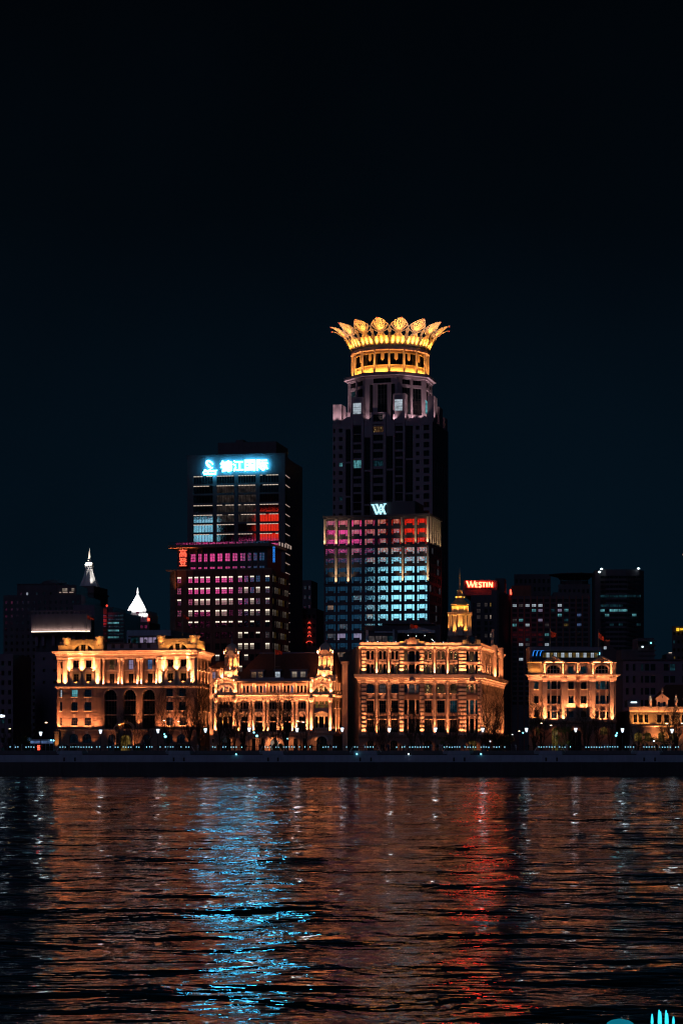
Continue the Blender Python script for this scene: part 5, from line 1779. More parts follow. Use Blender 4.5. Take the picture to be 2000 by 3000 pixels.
# side wall: unlit, angled away
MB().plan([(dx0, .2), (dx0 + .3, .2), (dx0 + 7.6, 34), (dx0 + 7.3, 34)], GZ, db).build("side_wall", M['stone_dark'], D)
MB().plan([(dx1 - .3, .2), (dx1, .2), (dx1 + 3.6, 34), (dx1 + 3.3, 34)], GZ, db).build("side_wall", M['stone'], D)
# rooftop bar
FR = Frame(origin=tuple(FD.world(0, 7)[:2]), ang=3)
RX, RZ = FR.crop(1530, 1860, 5.227, 760)
RB = root("rooftop_bar", FR, "low rooftop bar with coloured strip lights behind the twin gables", "rooftop bar", z=a_t)
MB().box(RX(118), RX(1228), 1.2, 9, RZ(235), RZ(182)).box(RX(118), RX(150), 1.0, 9, a_t, RZ(235)).box(RX(1200), RX(1228), 1.0, 9, a_t, RZ(235)).build("flat_roof", M['roof_lead'], RB, FR)
MB().box(RX(118), RX(1228), 4.0, 8.8, a_t, RZ(236)).build("bar_room", M['roof_grey'], RB, FR)
n = 15
for i in range(n):
    a = RX(330 + i * 57)
    b = RX(330 + (i + 1) * 57)
    m = ['room_amber', 'room_pink', 'room_sparkle', 'room_cool', 'room_teal', 'room_white', 'room_dim'][(i * 3 + i // 2) % 7]
    window(RB, FR, a + .03, b - .03, RZ(340), RZ(262), 3.9, M[m], 2, 3)
for i in range(3):
    for s, (bx, m) in enumerate(((172, 'sign_blue'), (1192, 'lamp_cyan'))):
        x = RX(bx + i * (56 if s == 0 else 50))
        pts = [Vector((x + .9 * t * t + .2 * t, 2.2, RZ(320 if s == 0 else 298) + 1.9 * math.sin(t * 1.9) * (.9 if s == 0 else .55))) for t in [k / 6 for k in range(7)]]
        mb = MB()
        for p, q_ in zip(pts, pts[1:]):
            mb.tube(p, q_, .1, n=5)
        mb.build("curved_light", M[m], RB, FR)
balus = MB()
for i in range(34):
    x = RX(120 + i * 36)
    balus.box(x - .05, x + .05, .3, .4, a_t + .1, a_t + 1.6)
balus.box(RX(100), RX(1400), .28, .42, a_t + 1.55, a_t + 1.7)
balus.build("roof_rail", M['dark_metal'], RB, FR)
MB().box(RX(1230), RX(1445), 2, 12, a_t, RZ(235)).prism([(RX(1225), RZ(238)), (RX(1450), RZ(238)), (RX(1380), RZ(165)), (RX(1240), RZ(165))], 1.8, 12).build("stair_house", M['roof_grey'], RB, FR)
window(RB, FR, RX(1252), RX(1300), RZ(218), RZ(168), 1.7, M['room_cool'], 2, 2)
MB().box(RX(1290), RX(1362), 3, 5, RZ(165), RZ(62)).build("chimney_stack", M['brick_red'], RB, FR)
uplight(RB, FR, RX(1325), 1.4, RZ(160), 160, WARM, 80, 15, fixture=False)
for u, top, lab in ((1617, 1842, "red flag on a tall white pole above the first gable of the bank"), (1758, 1843, "red flag on a tall white pole above the gable nearest the stair house")):
    wp = FD.world(FD.x(u), 4.0, 0)
    flag(lab, wp.x, wp.y, DZ(320), FD.z(top, u), 1.7, 2.0, 1.0 if u < 1700 else 2.2, lit=300)

BEAM, WASH = 1.1, 0.6
# ================================================================== 5. the gothic gabled house
FE = Frame(1930, 628, 2)
EX, EZ = FE.crop(1800, 1600, 3.794, 460)
E = root("gothic_gabled_house", FE, "small floodlit gothic house with pointed dormer gables and stone pinnacles", "building")
e0, e1 = EX(165), EX(1250)
ez = EZ(1785)
eb = EZ(1830)
GBL = [525, 835, 1130]
holes = []
for a, b in ((208, 245), (268, 310), (328, 370), (468, 516), (548, 600), (738, 790), (815, 865), (960, 1010), (1040, 1090)):
    holes.append((EX(a), EX(b), EZ(1962), EZ(1872)))
low = [(EX(a), EX(b), EZ(2170), EZ(2070), .8) for a, b in ((215, 300), (330, 400), (480, 540), (620, 690), (760, 830), (900, 970), (1040, 1110))]
wall(MB(), e0, e1, GZ, eb, holes + low).build("front_wall", M['stone'], E)
for h in holes:
    window(E, None, *h[:4], .3, M['glass_dark'], 2, 2)
    sill(E, None, h[0], h[1], h[2])
    keystone(E, None, (h[0] + h[1]) / 2, h[3] + .05, h[3] + .5, .4, .6)
for h in low:
    window(E, None, *h[:4], .3, M['room_amber'], 2, 3, h[4])
MB().box(e0 + .2, e1, 1.2, 26, GZ, eb).build("body", M['stone_dark'], E)
MB().molding(e0, e1, [(.1, EZ(2000) - .2), (.4, EZ(2000)), (.4, EZ(1990))], .3, .5, .5).build("string_course", SL, E)
MB().molding(e0, e1, [(.1, eb - .3), (.45, eb), (.5, ez)], .4, .5, .5).build("parapet", SL, E)
washer(E, None, e0 + .6, EX(390), -1.0, EZ(2000) + .4, 120, WARMER, 14)
washer(E, None, EX(450), e1, -1.0, EZ(2000) + .4, 55, WARMER, 14)
washer(E, None, e0, e1, -1.1, eb - .8, 22, WARM, 14)
for x in (EX(425), EX(690), EX(910), EX(445)):
    uplight(E, None, x, -1.2, EZ(2180), 800, WARM, 60, 8)
for x in (EX(480), EX(600), EX(560)):
    uplight(E, None, x, -1.4, EZ(2160), 420, WARMER, 100, 12)
for i, gx in enumerate(GBL):
    c = EX(gx)
    hw = EX(590) - EX(525)
    zt, zm = EZ(1640), EZ(1705)
    hs = [(c - .95 - .42, c - .95 + .42, EZ(1782), EZ(1728), .42), (c + .95 - .42 - .3, c + .95 + .12, EZ(1782), EZ(1728), .42)]
    wall(MB(), c - hw, c + hw, ez + .02, zm, hs, y=.1).build("gable_wall", SL, E)
    for h in hs:
        window(E, None, *h[:4], .35, M['glass_blue'], 1, 2, h[4])
    mb = MB()
    mb.prism([(c - hw, zm), (c + hw, zm), (c, zt)], .1, .5)
    mb.prism([(c - hw - .35, zm - .15), (c, zt - .35), (c, zt + .1), (c - hw - .3, zm + .3)], -.25, .55)
    mb.prism([(c + hw + .35, zm - .15), (c + hw + .3, zm + .3), (c, zt + .1), (c, zt - .35)], -.25, .55)
    mb.build("gable", SL, E)
    MB().box(c - .1, c + .1, .02, .2, EZ(1690), EZ(1665)).build("slit", M['dark_frame'], E)
    MB().lathe([(.3, zt - .1), (.2, zt + .5), (.4, zt + .8), (.12, zt + 1.0), (.1, zt + 1.8)], c, .1, 8).box(c - .38, c + .38, .02, .18, zt + 1.25, zt + 1.45).build("finial", SL, E)
    mb = MB()
    mb.add([(c - hw, .5, zm), (c, .5, zt), (c + hw, .5, zm), (c - hw, 9, zm), (c, 9, zt), (c + hw, 9, zm)], [(0, 1, 4, 3), (1, 2, 5, 4)])
    mb.build("gable_roof", M['roof_grey'], E)
    uplight(E, None, c - hw * .7, -1.1, ez + .3, 320, WARM, 90, 13)
    uplight(E, None, c + hw * .7, -1.1, ez + .3, 320, WARM, 90, 13)
for px in (395, 680):
    c = EX(px)
    MB().cyl(c, .2, .5, ez + .01, EZ(1722), 8).lathe([(.62, EZ(1722)), (.6, EZ(1712)), (.2, EZ(1672)), (.4, EZ(1662)), (.15, EZ(1650)), (.05, EZ(1645))], c, .2, 8).build("pinnacle", SL, E)
    uplight(E, None, c, -1.0, ez + .3, 260, WARM, 60, 9)
    uplight(E, None, c, -.7, EZ(1725), 160, (1, .9, .6), 80, 14, fixture=False)
mb = MB()
zr = EZ(1530)
xa_, xb_ = EX(440), e1
mb.add([(xa_, 1.5, ez), (xb_, 1.5, ez), (xb_, 9, zr), (xa_ + 5, 9, zr), (xa_, 17, ez), (xb_, 17, ez)], [(0, 1, 2, 3), (3, 2, 5, 4), (0, 3, 4)])
mb.build("roof", M['roof_tile'], E)
MB().box(EX(160), EX(300), 3, 8, ez, EZ(1715)).build("roof_hut", M['roof_lead'], E)
MB().box(EX(195), EX(262), 2.9, 2.98, EZ(1740), EZ(1728)).build("hut_lamp", M['beacon_white'], E)
for h in (low[1], low[2], low[4]):
    uplight(E, None, (h[0] + h[1]) / 2, -1.8, h[3] + 1.5, 300, WARMER, 110, 16, fixture=False, down=True)

BEAM, WASH = 1.0, 1.0
# ================================================================== 6. the hotel tower with big square windows
FG = Frame(1100, 730, -14)
GX, GZz = FG.crop(900, 1480, 3.484, 700)
TG, TD = M['tower_granite'], M['tower_dark']
G = root("hotel_tower", FG, "tall hotel block whose square windows mirror red, pink and cyan city screens", "hotel tower")
g0, g1 = GX(170), GX(1246)
gtop = GZz(122)
FGs = FG.side(g1, 90)
SG = 21.0
MB().box(g0 + .2, g1 - .9, .9, SG - .2, 1.2, gtop - .3).build("body", TD, G)
gcols = [235, 357, 500, 635, 768, 905, 1038, 1168]
grows = [178 + 96.6 * k for k in range(19)]
holes = []
for k, yc in enumerate(grows):
    for c, xc in enumerate(gcols):
        holes.append((GX(xc - 52), GX(xc + 52), GZz(yc + 33), GZz(yc - 33)))
wall(MB(), g0, g1, 1.2, gtop, holes, rev=.55).build("front_wall", TD, G)
warm_rooms = {(0, 0): 'room_pink', (0, 1): 'room_warm', (0, 2): 'room_warm', (0, 3): 'room_warm', (0, 4): 'room_warm', (0, 5): 'room_warm', (1, 2): 'room_pink',
              (1, 3): 'room_warm', (1, 4): 'room_warm', (1, 5): 'room_pink', (2, 3): 'room_warm', (2, 4): 'room_warm', (2, 5): 'room_dim', (3, 2): 'room_pink', (3, 4): 'room_warm',
              (3, 5): 'room_warm', (3, 6): 'room_warm', (3, 7): 'room_warm', (4, 3): 'room_warm', (4, 4): 'room_warm', (4, 6): 'room_dim', (4, 7): 'room_warm',
              (9, 0): 'room_warm', (9, 3): 'room_dim', (10, 3): 'room_warm', (11, 1): 'room_dim', (11, 3): 'room_dim', (12, 0): 'room_dim', (12, 1): 'room_mauve',
              (12, 2): 'room_mauve', (14, 1): 'room_warm', (8, 2): 'room_dim'}
gm = {}
i = 0
for k in range(len(grows)):
    for c in range(8):
        a, b, z0, z1 = holes[i]
        i += 1
        key = (round(b - a, 2), round(z1 - z0, 2))
        w, h = b - a, z1 - z0
        if key not in gm:
            fm = MB().box(-w / 2, w / 2, -.05, .25, h - .08, h).box(-.29 * w - .05, -.29 * w + .05, -.08, .25, 0, h - .08).box(.29 * w - .05, .29 * w + .05, -.08, .25, 0, h - .08)
            fm.box(-w / 2, -.29 * w - .05, -.02, .25, h * .22 - .04, h * .22 + .04).box(.29 * w + .05, w / 2, -.02, .25, h * .22 - .04, h * .22 + .04)
            sp = MB().box(-.29 * w + .05, .29 * w - .05, -.3, .2, 0, h * .30)
            pan = []
            for p, q, lo_ in ((-.5 * w, -.29 * w, 0), (-.29 * w, .29 * w, h * .28), (.29 * w, .5 * w, 0)):
                me = MB().add([(p, .12, lo_), (q, .12, lo_), (q, .12, h), (p, .12, h)], [(0, 1, 2, 3)]).mesh("pane", None)
                me.materials.append(None)
                pan.append(me)
            gm[key] = (fm.mesh("window_frame", M['dark_frame']), sp.mesh("spandrel", TD), pan)
        fm, sp, pan = gm[key]
        o = link("window", fm, G, None, ((a + b) / 2, .3, z0))
        link("spandrel", sp, o)
        rm = warm_rooms.get((k, c))
        for j, me in enumerate(pan):
            p = link("pane", me, o)
            p.material_slots[0].link = 'OBJECT'
            m = rm if (rm and (j == 1 or R.random() < .35)) else 'glass_mirror'
            p.material_slots[0].material = M[m]
GLOW = (1.0, .66, .36)
for xs_, y0, y1, e in (((180, 298, 425, 965, 1105, 1228), 395, 130, 2600), ((295, 420, 975, 1230), 785, 425, 2600)):
    for x in xs_:
        pe = e * .45 * (.35 if x in (965, 1105, 425) and y0 < 400 else 1)
        MB().box(GX(x - 11), GX(x + 11), -.55, .05, GZz(y0), GZz(y1)).build("lit_pilaster", M['stone_light'], G)
        uplight(G, None, GX(x), -1.6, GZz(y0) - .1, pe * .8, GLOW, 42, 6)
for y in (402, 792):
    MB().box(g0 - .15, g1 + .15, -.35, .04, GZz(y + 8), GZz(y)).build("string_band", TD, G)
MB().box(g0 - .3, g1 + .3, -.5, SG, gtop, gtop + .8).build("parapet", TD, G)
hs = [(1.0 + 3.2 * i, 2.9 + 3.2 * i, GZz(yc + 33), GZz(yc - 33)) for yc in grows for i in range(6)]
wall(MB(), .02, SG, 1.2, gtop, hs, rev=.5).build("side_wall", TD, G, FGs)
for h in hs:
    window(G, FGs, *h, .3, M[R.choice(['glass_dark'] * 8 + ['room_teal_dim', 'room_cool'])], 2, 1)
for i in range(6):
    x = .5 + 3.2 * i
    MB().box(x - .35, x + .35, -.5, .05, GZz(402), GZz(130)).build("lit_pilaster", M['stone_light'], G, FGs)
    uplight(G, FGs, x, -1.5, GZz(402), 500, GLOW, 42, 6)
# set-back roof block with the monogram sign
pb = FG.z(1466, 1130)
MB().box(FG.x(1076), FG.x(1208), 4, 18, gtop + .8, pb).build("penthouse", TD, G)
S = root("monogram_sign", FG, "glowing ice blue double letter monogram sign on top of the hotel block", "sign", z=gtop)
SX = lambda x: FG.x(1070 + x / 22.4) * 1.0
SZ = lambda y: FG.z(1460 + y / 22.4, 1100)
FS = FG


def stroke(mb, p, q, w, y0=3.3, y1=3.7):
    """an upright letter stroke with horizontal cut ends"""
    mb.prism([(SX(p[0]) - w, SZ(p[1])), (SX(q[0]) - w, SZ(q[1])), (SX(q[0]) + w, SZ(q[1])), (SX(p[0]) + w, SZ(p[1]))], y0, y1)


mb = MB()
stroke(mb, (330, 320), (600, 980), .36)
stroke(mb, (590, 320), (850, 980), .36, 3.31, 3.69)
stroke(mb, (870, 320), (1140, 980), .36, 3.32, 3.68)
stroke(mb, (1130, 290), (840, 980), .17, 3.29, 3.71)
stroke(mb, (600, 980), (870, 330), .17, 3.28, 3.72)
for a, b, z in ((225, 410, 335), (485, 660, 315), (1035, 1225, 300)):
    mb.box(SX(a), SX(b), 3.27, 3.73, SZ(z + 22), SZ(z - 18))
mb.box(SX(740), SX(960), 3.26, 3.74, SZ(690), SZ(625))
mb.build("monogram", M['sign_ice'], S, FG)
mb = MB()
for x in (300, 600, 900, 1150):
    mb.box(SX(x) - .1, SX(x) + .1, 3.75, 4.05, gtop, SZ(330))
mb.build("sign_frame", M['dark_metal'], S, FG)

# ================================================================== 7. the crowned tower
WY = 970.0
FWc = Frame(1142.4, WY, -14)
Wt = root("crowned_tower", FWc, "tallest tower topped by a glowing gold crown of lotus petals", "skyscraper")
FWf = Frame(origin=tuple(FWc.world(0, -18)[:2]), ang=-14)
WX, WZ = FWf.crop(920, 880, 3.484, 775)
w0, w1 = WX(188), WX(1206)
sh = WZ(1238)
MB().box(w0 + .3, w1 - .3, 1.6, 36, 1.2, sh - .5).build("shaft_body", TD, Wt, FWf)
rows = [1310 + 87.2 * k for k in range(17)]
holes = []
kinds = []
for k, y in enumerate(rows):
    for a, b, hh in ((252, 288, 20), (1037, 1072, 20), (1116, 1172, 28), (196, 214, 22)):
        holes.append((WX(a), WX(b), WZ(y + hh), WZ(y - hh)))
        kinds.append((k, a))
    if k % 4 != 1:
        pass
for k in range(0, 17):
    y = rows[k]
    for a, b in ((400, 482), (826, 906)):
        tall = (k % 4 in (0, 1)) if a == 400 else (k % 3 in (1, 2))
        holes.append((WX(a), WX(b), WZ(y + (40 if tall else 26)), WZ(y - (40 if tall else 26))))
        kinds.append((k, a))
    holes.append((WX(602), WX(704), WZ(y + 30), WZ(y - 30)))
    kinds.append((k, 602))
for a, b, t in ((322, 376, 1300), (512, 574, 1390), (737, 804, 1385), (932, 1006, 1285)):
    for k in range(4):
        ya, yb = t + k * 350, t + (k + 1) * 350 - 18
        holes.append((WX(a), WX(b), WZ(yb), WZ(ya)))
        kinds.append((90 + k, a))
wall(MB(), w0, w1, 1.2, sh, holes, rev=1.0).build("front_wall", TG, Wt, FWf)
for h, (k, a) in zip(holes, kinds):
    m = 'glass_dark'
    if k == 4:
        m = {252: 'room_teal', 400: 'room_teal', 602: 'room_teal_dim', 512: 'room_teal_dim'}.get(a, m)
    if (k, a) == (0, 602): m = 'room_sparkle'
    if (k, a) in ((8, 252), (1, 932)): m = 'room_teal_dim'
    big = k >= 90
    window(Wt, FWf, *h, .8, M[m], 3 if a in (602, 400, 826) else 2, 9 if big else 2)
for a, b in ((376, 398), (484, 510), (576, 600), (706, 735), (806, 824), (908, 930)):
    MB().box(WX(a), WX(b), -.9, .02, 1.2, WZ(1165)).build("pier", TG, Wt, FWf)
# stepped tops of the bays
for a, b, t, dep in ((380, 506, 975, 5), (806, 932, 955, 5), (576, 735, 1140, 7)):
    MB().box(WX(a), WX(b), -.5, dep, sh - 1, WZ(t)).build("bay_tower", TG, Wt, FWf)
for a, b, y0, y1 in ((400, 482, 1150, 1035), (823, 904, 1132, 1015)):
    window(Wt, FWf, WX(a), WX(b), WZ(y0), WZ(y1), -.62, M['room_cool'], 4, 5)
window(Wt, FWf, WX(604), WX(702), WZ(1232), WZ(1160), -.6, M['glass_dark'], 3, 3)
MB().prism([(w0, sh), (WX(380), sh), (WX(380), WZ(1168)), (WX(340), WZ(1168))], 1.0, 4).build("sloped_shoulder", TG, Wt, FWf)
MB().prism([(WX(932), sh), (w1, sh), (WX(1120), WZ(1185)), (WX(1010), WZ(1200)), (WX(932), WZ(1206))], 1.0, 4).build("sloped_shoulder", TG, Wt, FWf)
for a, b, t, y0, y1 in ((187, 274, 1038, 1.0, 9), (292, 326, 1100, 8, 14), (1150, 1214, 985, 1, 9), (1150, 1212, 1052, 14, 22), (1160, 1211, 1120, 27, 33)):
    MB().box(WX(a), WX(b), y0, y1, sh - .6, WZ(t)).build("corner_block", TG, Wt, FWf)
# right-hand flank
FWs = FWf.side(w1, 90)
hs = []
for k in range(13):
    z0 = 8 + k * 10.0
    for i in range(6):
        hs.append((2.0 + 5.6 * i, 5.0 + 5.6 * i, z0, z0 + 7.5))
wall(MB(), .02, 36, 1.2, sh, hs, rev=.6).build("side_wall", TD, Wt, FWs)
for i, h in enumerate(hs):
    m = 'glass_dark'
    if h[0] > 20 and 84 < h[2] < 102: m = 'lamp_strip_white' if (i % 6) in (4, 5) else m
    elif h[0] > 20 and h[2] < 84: m = 'painted_red_reflection'  # red mirrored in the glass here, put in as emission
    window(Wt, FWs, *h, .4, M[m], 2, 3)
# octagonal upper shaft
OR = 19.4
zo0, zo1 = sh - .3, WZ(838)
ov = [(OR * math.sin(math.radians(-22.5 + 45 * i)), -OR * math.cos(math.radians(-22.5 + 45 * i))) for i in range(8)]
MB().plan([(x * .93, y * .93) for x, y in ov], zo0, zo1).build("octagon_body", TD, Wt)
fw = 2 * OR * math.sin(math.radians(22.5))
for i in range(8):
    p = FWc.world(*ov[i])
    ff = Frame(origin=(p.x, p.y), ang=-14 + 45 * i)
    zl, zm_, zn, zt_ = zo0 + 2, WZ(868) , WZ(838) , zo1
    if i == 0:
        hs = [(fw * .38, fw * .68, zo0 + 4, WZ(850)), (fw * .14, fw * .24, zo0 + 1, WZ(850)), (fw * .80, fw * .92, zo0 + 1, WZ(850))]
    else:
        hs = [(fw * .16, fw * .46, zo0 + 4, WZ(882)), (fw * .54, fw * .86, zo0 + 4, WZ(882))]
    hs2 = [(fw * .16, fw * .46, WZ(850), WZ(800)), (fw * .54, fw * .86, WZ(850), WZ(800))] if i else [(fw * .25, fw * .80, WZ(838), WZ(790))]
    wall(MB(), 0.0, fw, zo0, WZ(785), hs + hs2, rev=.6).build("octagon_wall", TG, Wt, ff)
    for h in hs + hs2:
        window(Wt, ff, *h, .45, M['glass_dark'] if not (i == 7 and h is hs[0]) else M['room_teal_dim'], 3, max(2, int((h[3] - h[2]) / 2.2)))
    MB().box(fw * .47, fw * .53, -.3, .02, zo0, WZ(782)).build("octagon_pier", TG, Wt, ff) if i else None
ov2 = [(x / OR * 21.3, y / OR * 21.3) for x, y in ov]
ov3 = [(x / OR * 19.9, y / OR * 19.9) for x, y in ov]
zc = WZ(785)
MB().plan(ov3, zc, zc + .9).plan(ov2, zc + .9, zc + 2.0).plan([(x * .95, y * .95) for x, y in ov2], zc + 2.0, zc + 2.5).build("octagon_cornice", TG, Wt)
PK = (1.0, .74, .72)
for i in (0, 1, 2, 7, 6):
    for f in (.08, .5, .92):
        p = FWc.world(*ov[i])
        ff = Frame(origin=(p.x, p.y), ang=-14 + 45 * i)
        uplight(Wt, ff, fw * f, -1.8, sh + .6, 2100 if i else 900, PK, 60, 8)
for x, y in ((WX(190), -1.5), (WX(270), -1.5), (WX(310), 5), (WX(1185), 1.5), (WX(1245), 1.5), (WX(1300), 7), (WX(960), -1.2), (WX(1080), -1.2)):
    uplight(Wt, FWf, x, y, sh + .3, 2400, PK, 80, 10)
MB().prism([(WX(1118), WZ(1160)), (WX(1168), WZ(1160)), (WX(1168), WZ(1065)), (WX(1118), WZ(1018))], 3.2, 3.4).build("lit_glass_wedge", M['room_teal'], Wt, FWf)
BEAM, WASH = 1.0, 0.45
THROW = 5.0
# drum and crown
zd0 = zc + 2.5
zd1 = zd0 + 10.2
DR = 17.2


def polar(r, deg, z=0):
    a = math.radians(deg)
    return (r * math.sin(a), -r * math.cos(a), z)


MB().lathe([(15.0, zd0), (15.0, zd1)], 0, 0, 32).build("drum_core", TD, Wt)
for k in range(16):
    fdeg = 22.5 * k
    half = 15.7 * math.tan(math.radians(11.25))
    px, py, _ = polar(15.7, fdeg)
    c = FWc.world(px, py)
    ff = Frame(origin=(c.x, c.y), ang=-14 + fdeg)
    MB().box(-half, half, 0, .4, zd0 + 2.5, zd0 + 3.5).box(-half, half, -.35, .4, zd0 + 3.5, zd0 + 3.75).box(-half, half, -.25, .4, zd0 + 8.9, zd0 + 9.2).box(-half, half, .1, .4, zd0 + 9.2, zd1).build("drum_band", M['gold_panel'], Wt, ff)
    window(Wt, ff, -half + .25, half - .25, zd0 + 3.75, zd0 + 8.9, .2, M['glass_dark'], 6, 1)
    MB().box(-.75, .75, -.05, .12, zd0 + 6.4, zd0 + 8.9).prism([(-.75, zd0 + 6.4), (.75, zd0 + 6.4), (0, zd0 + 5.6)], -.05, .12).build("pendant_panel", M['gold_panel'], Wt, ff)
    mb = MB().box(-half, half, .1, .4, zd0, zd0 + 2.5)
    for j in range(12):
        x = -half + (j + .5) * 2 * half / 12
        mb.box(x - .09, x + .09, -.3, .1, zd0 + .1, zd0 + 2.5)
    mb.build("gallery_rail", M['gold_panel'], Wt, ff)
    px, py, _ = polar(DR, fdeg + 11.25)
    MB().cyl(px, py, .52, zd0, zd1 + .1, 10).build("drum_column", M['stone_light'], Wt)
    front = math.cos(math.radians(fdeg - 14)) > -.25
    if front:
        washer(Wt, ff, -half + .3, half - .3, -.75, zd0 + .25, 330, GOLD, 8)
        uplight(Wt, ff, 0, -1.1, zd0 + 3.9, 900, GOLD, 90, 8, fixture=False)
        px, py, _ = polar(DR + 1.25, fdeg + 11.25)
        uplight(Wt, None, px, py, zd0 + .5, 2300, GOLD, 46, 8, yaw=math.radians(fdeg + 11.25))
MB().lathe([(16.4, zd1 - .1), (18.0, zd1), (18.0, zd1 + 1.1), (17.5, zd1 + 1.2)], 0, 0, 48).build("ring_beam", TG, Wt)
MB().lathe([(17.4, zd1 + 1.15), (16.6, zd1 + 1.2)], 0, 0, 48).build("crown_deck", TD, Wt)
zk = zd1 + 1.0


def leaf(rf, zf, wf, t0=0.0, t1=1.0, nt=14, ns=8, th=.22):
    mb = MB()
    for sgn in (0, 1):
        base = len(mb.v)
        for i in range(nt + 1):
            t = t0 + (t1 - t0) * i / nt
            r, z, w = rf(t) - sgn * th, zf(t), max(wf(t), .02)
            for j in range(ns + 1):
                s = -1 + 2 * j / ns
                a = s * w / rf(t)
                mb.v.append((r * math.sin(a), -r * math.cos(a), z + sgn * th * .6))
        for i in range(nt):
            for j in range(ns):
                a = base + i * (ns + 1) + j
                mb.f.append((a, a + 1, a + ns + 2, a + ns + 1))
    n = (nt + 1) * (ns + 1)
    for i in range(nt):
        for j in (0, ns):
            a = i * (ns + 1) + j
            mb.f.append((a, a + ns + 1, a + ns + 1 + n, a + n))
    return mb


rS = lambda t: 17.5 + 3.6 * t ** 1.7
zS = lambda t: zk + 7.3 * t
wS = lambda t: 3.45 * (.95 + .05 * t / .3 if t < .3 else 1 - ((t - .3) / .7) ** 1.45)
rT = lambda t: 17.9 + 9.9 * t ** 1.3
zT = lambda t: zk + 1.0 + 10.5 * (1 - (1 - t) ** 1.7)
wT = lambda t: (2.8 + 2.2 * t / .42) if t < .42 else 5.0 * (1 - ((t - .42) / .58) ** 1.4)


def on(rf, zf, wf, t, s, off=.06):
    a = s * wf(t) / rf(t)
    return (( rf(t) + off) * math.sin(a), -(rf(t) + off) * math.cos(a), zf(t) - off * .3)


short_m = leaf(rS, zS, wS).mesh("short_petal", M['gold_panel'])
rib = MB()
for c in (.98, .74, .52, .30):
    for s in (-1, 1):
        tm = 1.0 if c > .9 else .30 + .62 * (c + .2)
        pts = []
        for i in range(13):
            t = tm * i / 12
            f = 1.0 if c > .9 else (1 - max(0, (t - .35 * tm) / (.65 * tm)) ** 2)
            sc = c * f * (wS(min(t, .3)) / max(wS(t), .05) if c < .9 else 1)
            pts.append(on(rS, zS, wS, t, s * min(sc, 1.0)))
        for p, q in zip(pts, pts[1:]):
            rib.tube(p, q, .14 if c > .9 else .09, n=4)
short_rib = rib.mesh("petal_rib", M['gold_panel'])
low_m = leaf(rT, zT, wT, 0, .24, 5, 8).mesh("tall_petal", M['gold_panel'])
fan = MB()
for s in (-1, 1):                                   # broad rim of the open petal
    for i in range(16):
        ta, tb = .2 + .8 * i / 16, .2 + .8 * (i + 1) / 16
        ins = lambda t: max(0, 1 - .62 / max(wT(t), .3))
        fan.add([on(rT, zT, wT, ta, s), on(rT, zT, wT, tb, s), on(rT, zT, wT, tb, s * ins(tb)), on(rT, zT, wT, ta, s * ins(ta)),
                 on(rT, zT, wT, ta, s, -.2), on(rT, zT, wT, tb, s, -.2), on(rT, zT, wT, tb, s * ins(tb), -.2), on(rT, zT, wT, ta, s * ins(ta), -.2)],
                [(0, 1, 2, 3), (4, 7, 6, 5), (0, 4, 5, 1), (3, 2, 6, 7)])
rim_m = fan.mesh("petal_rim", M['gold_panel'])
blade = MB()
for s1, t1 in ((0, .97), (-.5, .86), (.5, .86), (-.8, .74), (.8, .74), (-.92, .60), (.92, .60), (-.96, .47), (.96, .47)):
    n = 7
    for i in range(n):
        A_, B_ = [], []
        for kk in (i, i + 1):
            f = kk / n
            t = .30 + (t1 - .30) * f
            s = s1 * f * .96
            hw_ = (.24 + .30 * f) / max(wT(t), .5)
            A_.append((t, s - hw_))
            B_.append((t, s + hw_))
        P4 = [on(rT, zT, wT, *A_[0]), on(rT, zT, wT, *B_[0]), on(rT, zT, wT, *B_[1]), on(rT, zT, wT, *A_[1])]
        Q4 = [on(rT, zT, wT, *A_[0], -.15), on(rT, zT, wT, *B_[0], -.15), on(rT, zT, wT, *B_[1], -.15), on(rT, zT, wT, *A_[1], -.15)]
        blade.add(P4 + Q4, [(0, 1, 2, 3), (4, 7, 6, 5), (0, 3, 7, 4), (1, 5, 6, 2)])
blade_m = blade.mesh("petal_fan", M['gold_panel'])
dia = MB()
for f, y in ((1.0, 0), (.62, -.12)):
    dia.add([(0, -19.0 + y, zk + 2.2 + (1 - f) * 2), (1.05 * f, -19.6 + y, zk + 4.5), (0, -20.4 + y, zk + 7.2 - (1 - f) * 2), (-1.05 * f, -19.6 + y, zk + 4.5)], [(0, 1, 2, 3)])
dia.add([(0, -18.7, zk + 2.2), (1.05, -19.3, zk + 4.5), (0, -20.1, zk + 7.2), (-1.05, -19.3, zk + 4.5)], [(3, 2, 1, 0)])
dia_m = dia.mesh("diamond_panel", M['gold_panel'])
bead = MB().lathe([(.02, -.3), (.28, 0), (.02, .3)], 0, 0, 8).mesh("beacon", M['beacon_red'])
for k in range(16):
    deg = 22.5 * k + .7
    rot = Matrix.Rotation(math.radians(deg), 4, 'Z')
    sp = link("short_petal", short_m, Wt, None, (0, 0, 0), rot)
    link("petal_rib", short_rib, sp)
    tp = link("tall_petal", low_m, Wt, None, (0, 0, 0), rot)
    link("petal_rim", rim_m, tp)
    link("petal_fan", blade_m, tp)
    link("beacon", bead, tp, None, on(rT, zT, wT, .92, 0, .5))
    link("diamond_panel", dia_m, Wt, None, (0, 0, 0), Matrix.Rotation(math.radians(deg + 11.25), 4, 'Z'))
    wd = (deg - 14 + 180) % 360 - 180
    yaw = math.radians(deg)
    front = abs(wd) < 100
    for j, da in enumerate((-7, 0, 7) if front else (0,)):
        px, py, _ = polar(18.55, deg + da)
        uplight(Wt, None, px, py, zk + .75, 1750 if front else 2600, GOLD, 70, -3, yaw=math.radians(deg + da))
    px, py, _ = polar(21.6, deg)
    uplight(Wt, None, px, py, zk + 4.6, 5000, GOLD, 95, -30, yaw=yaw, fixture=False)

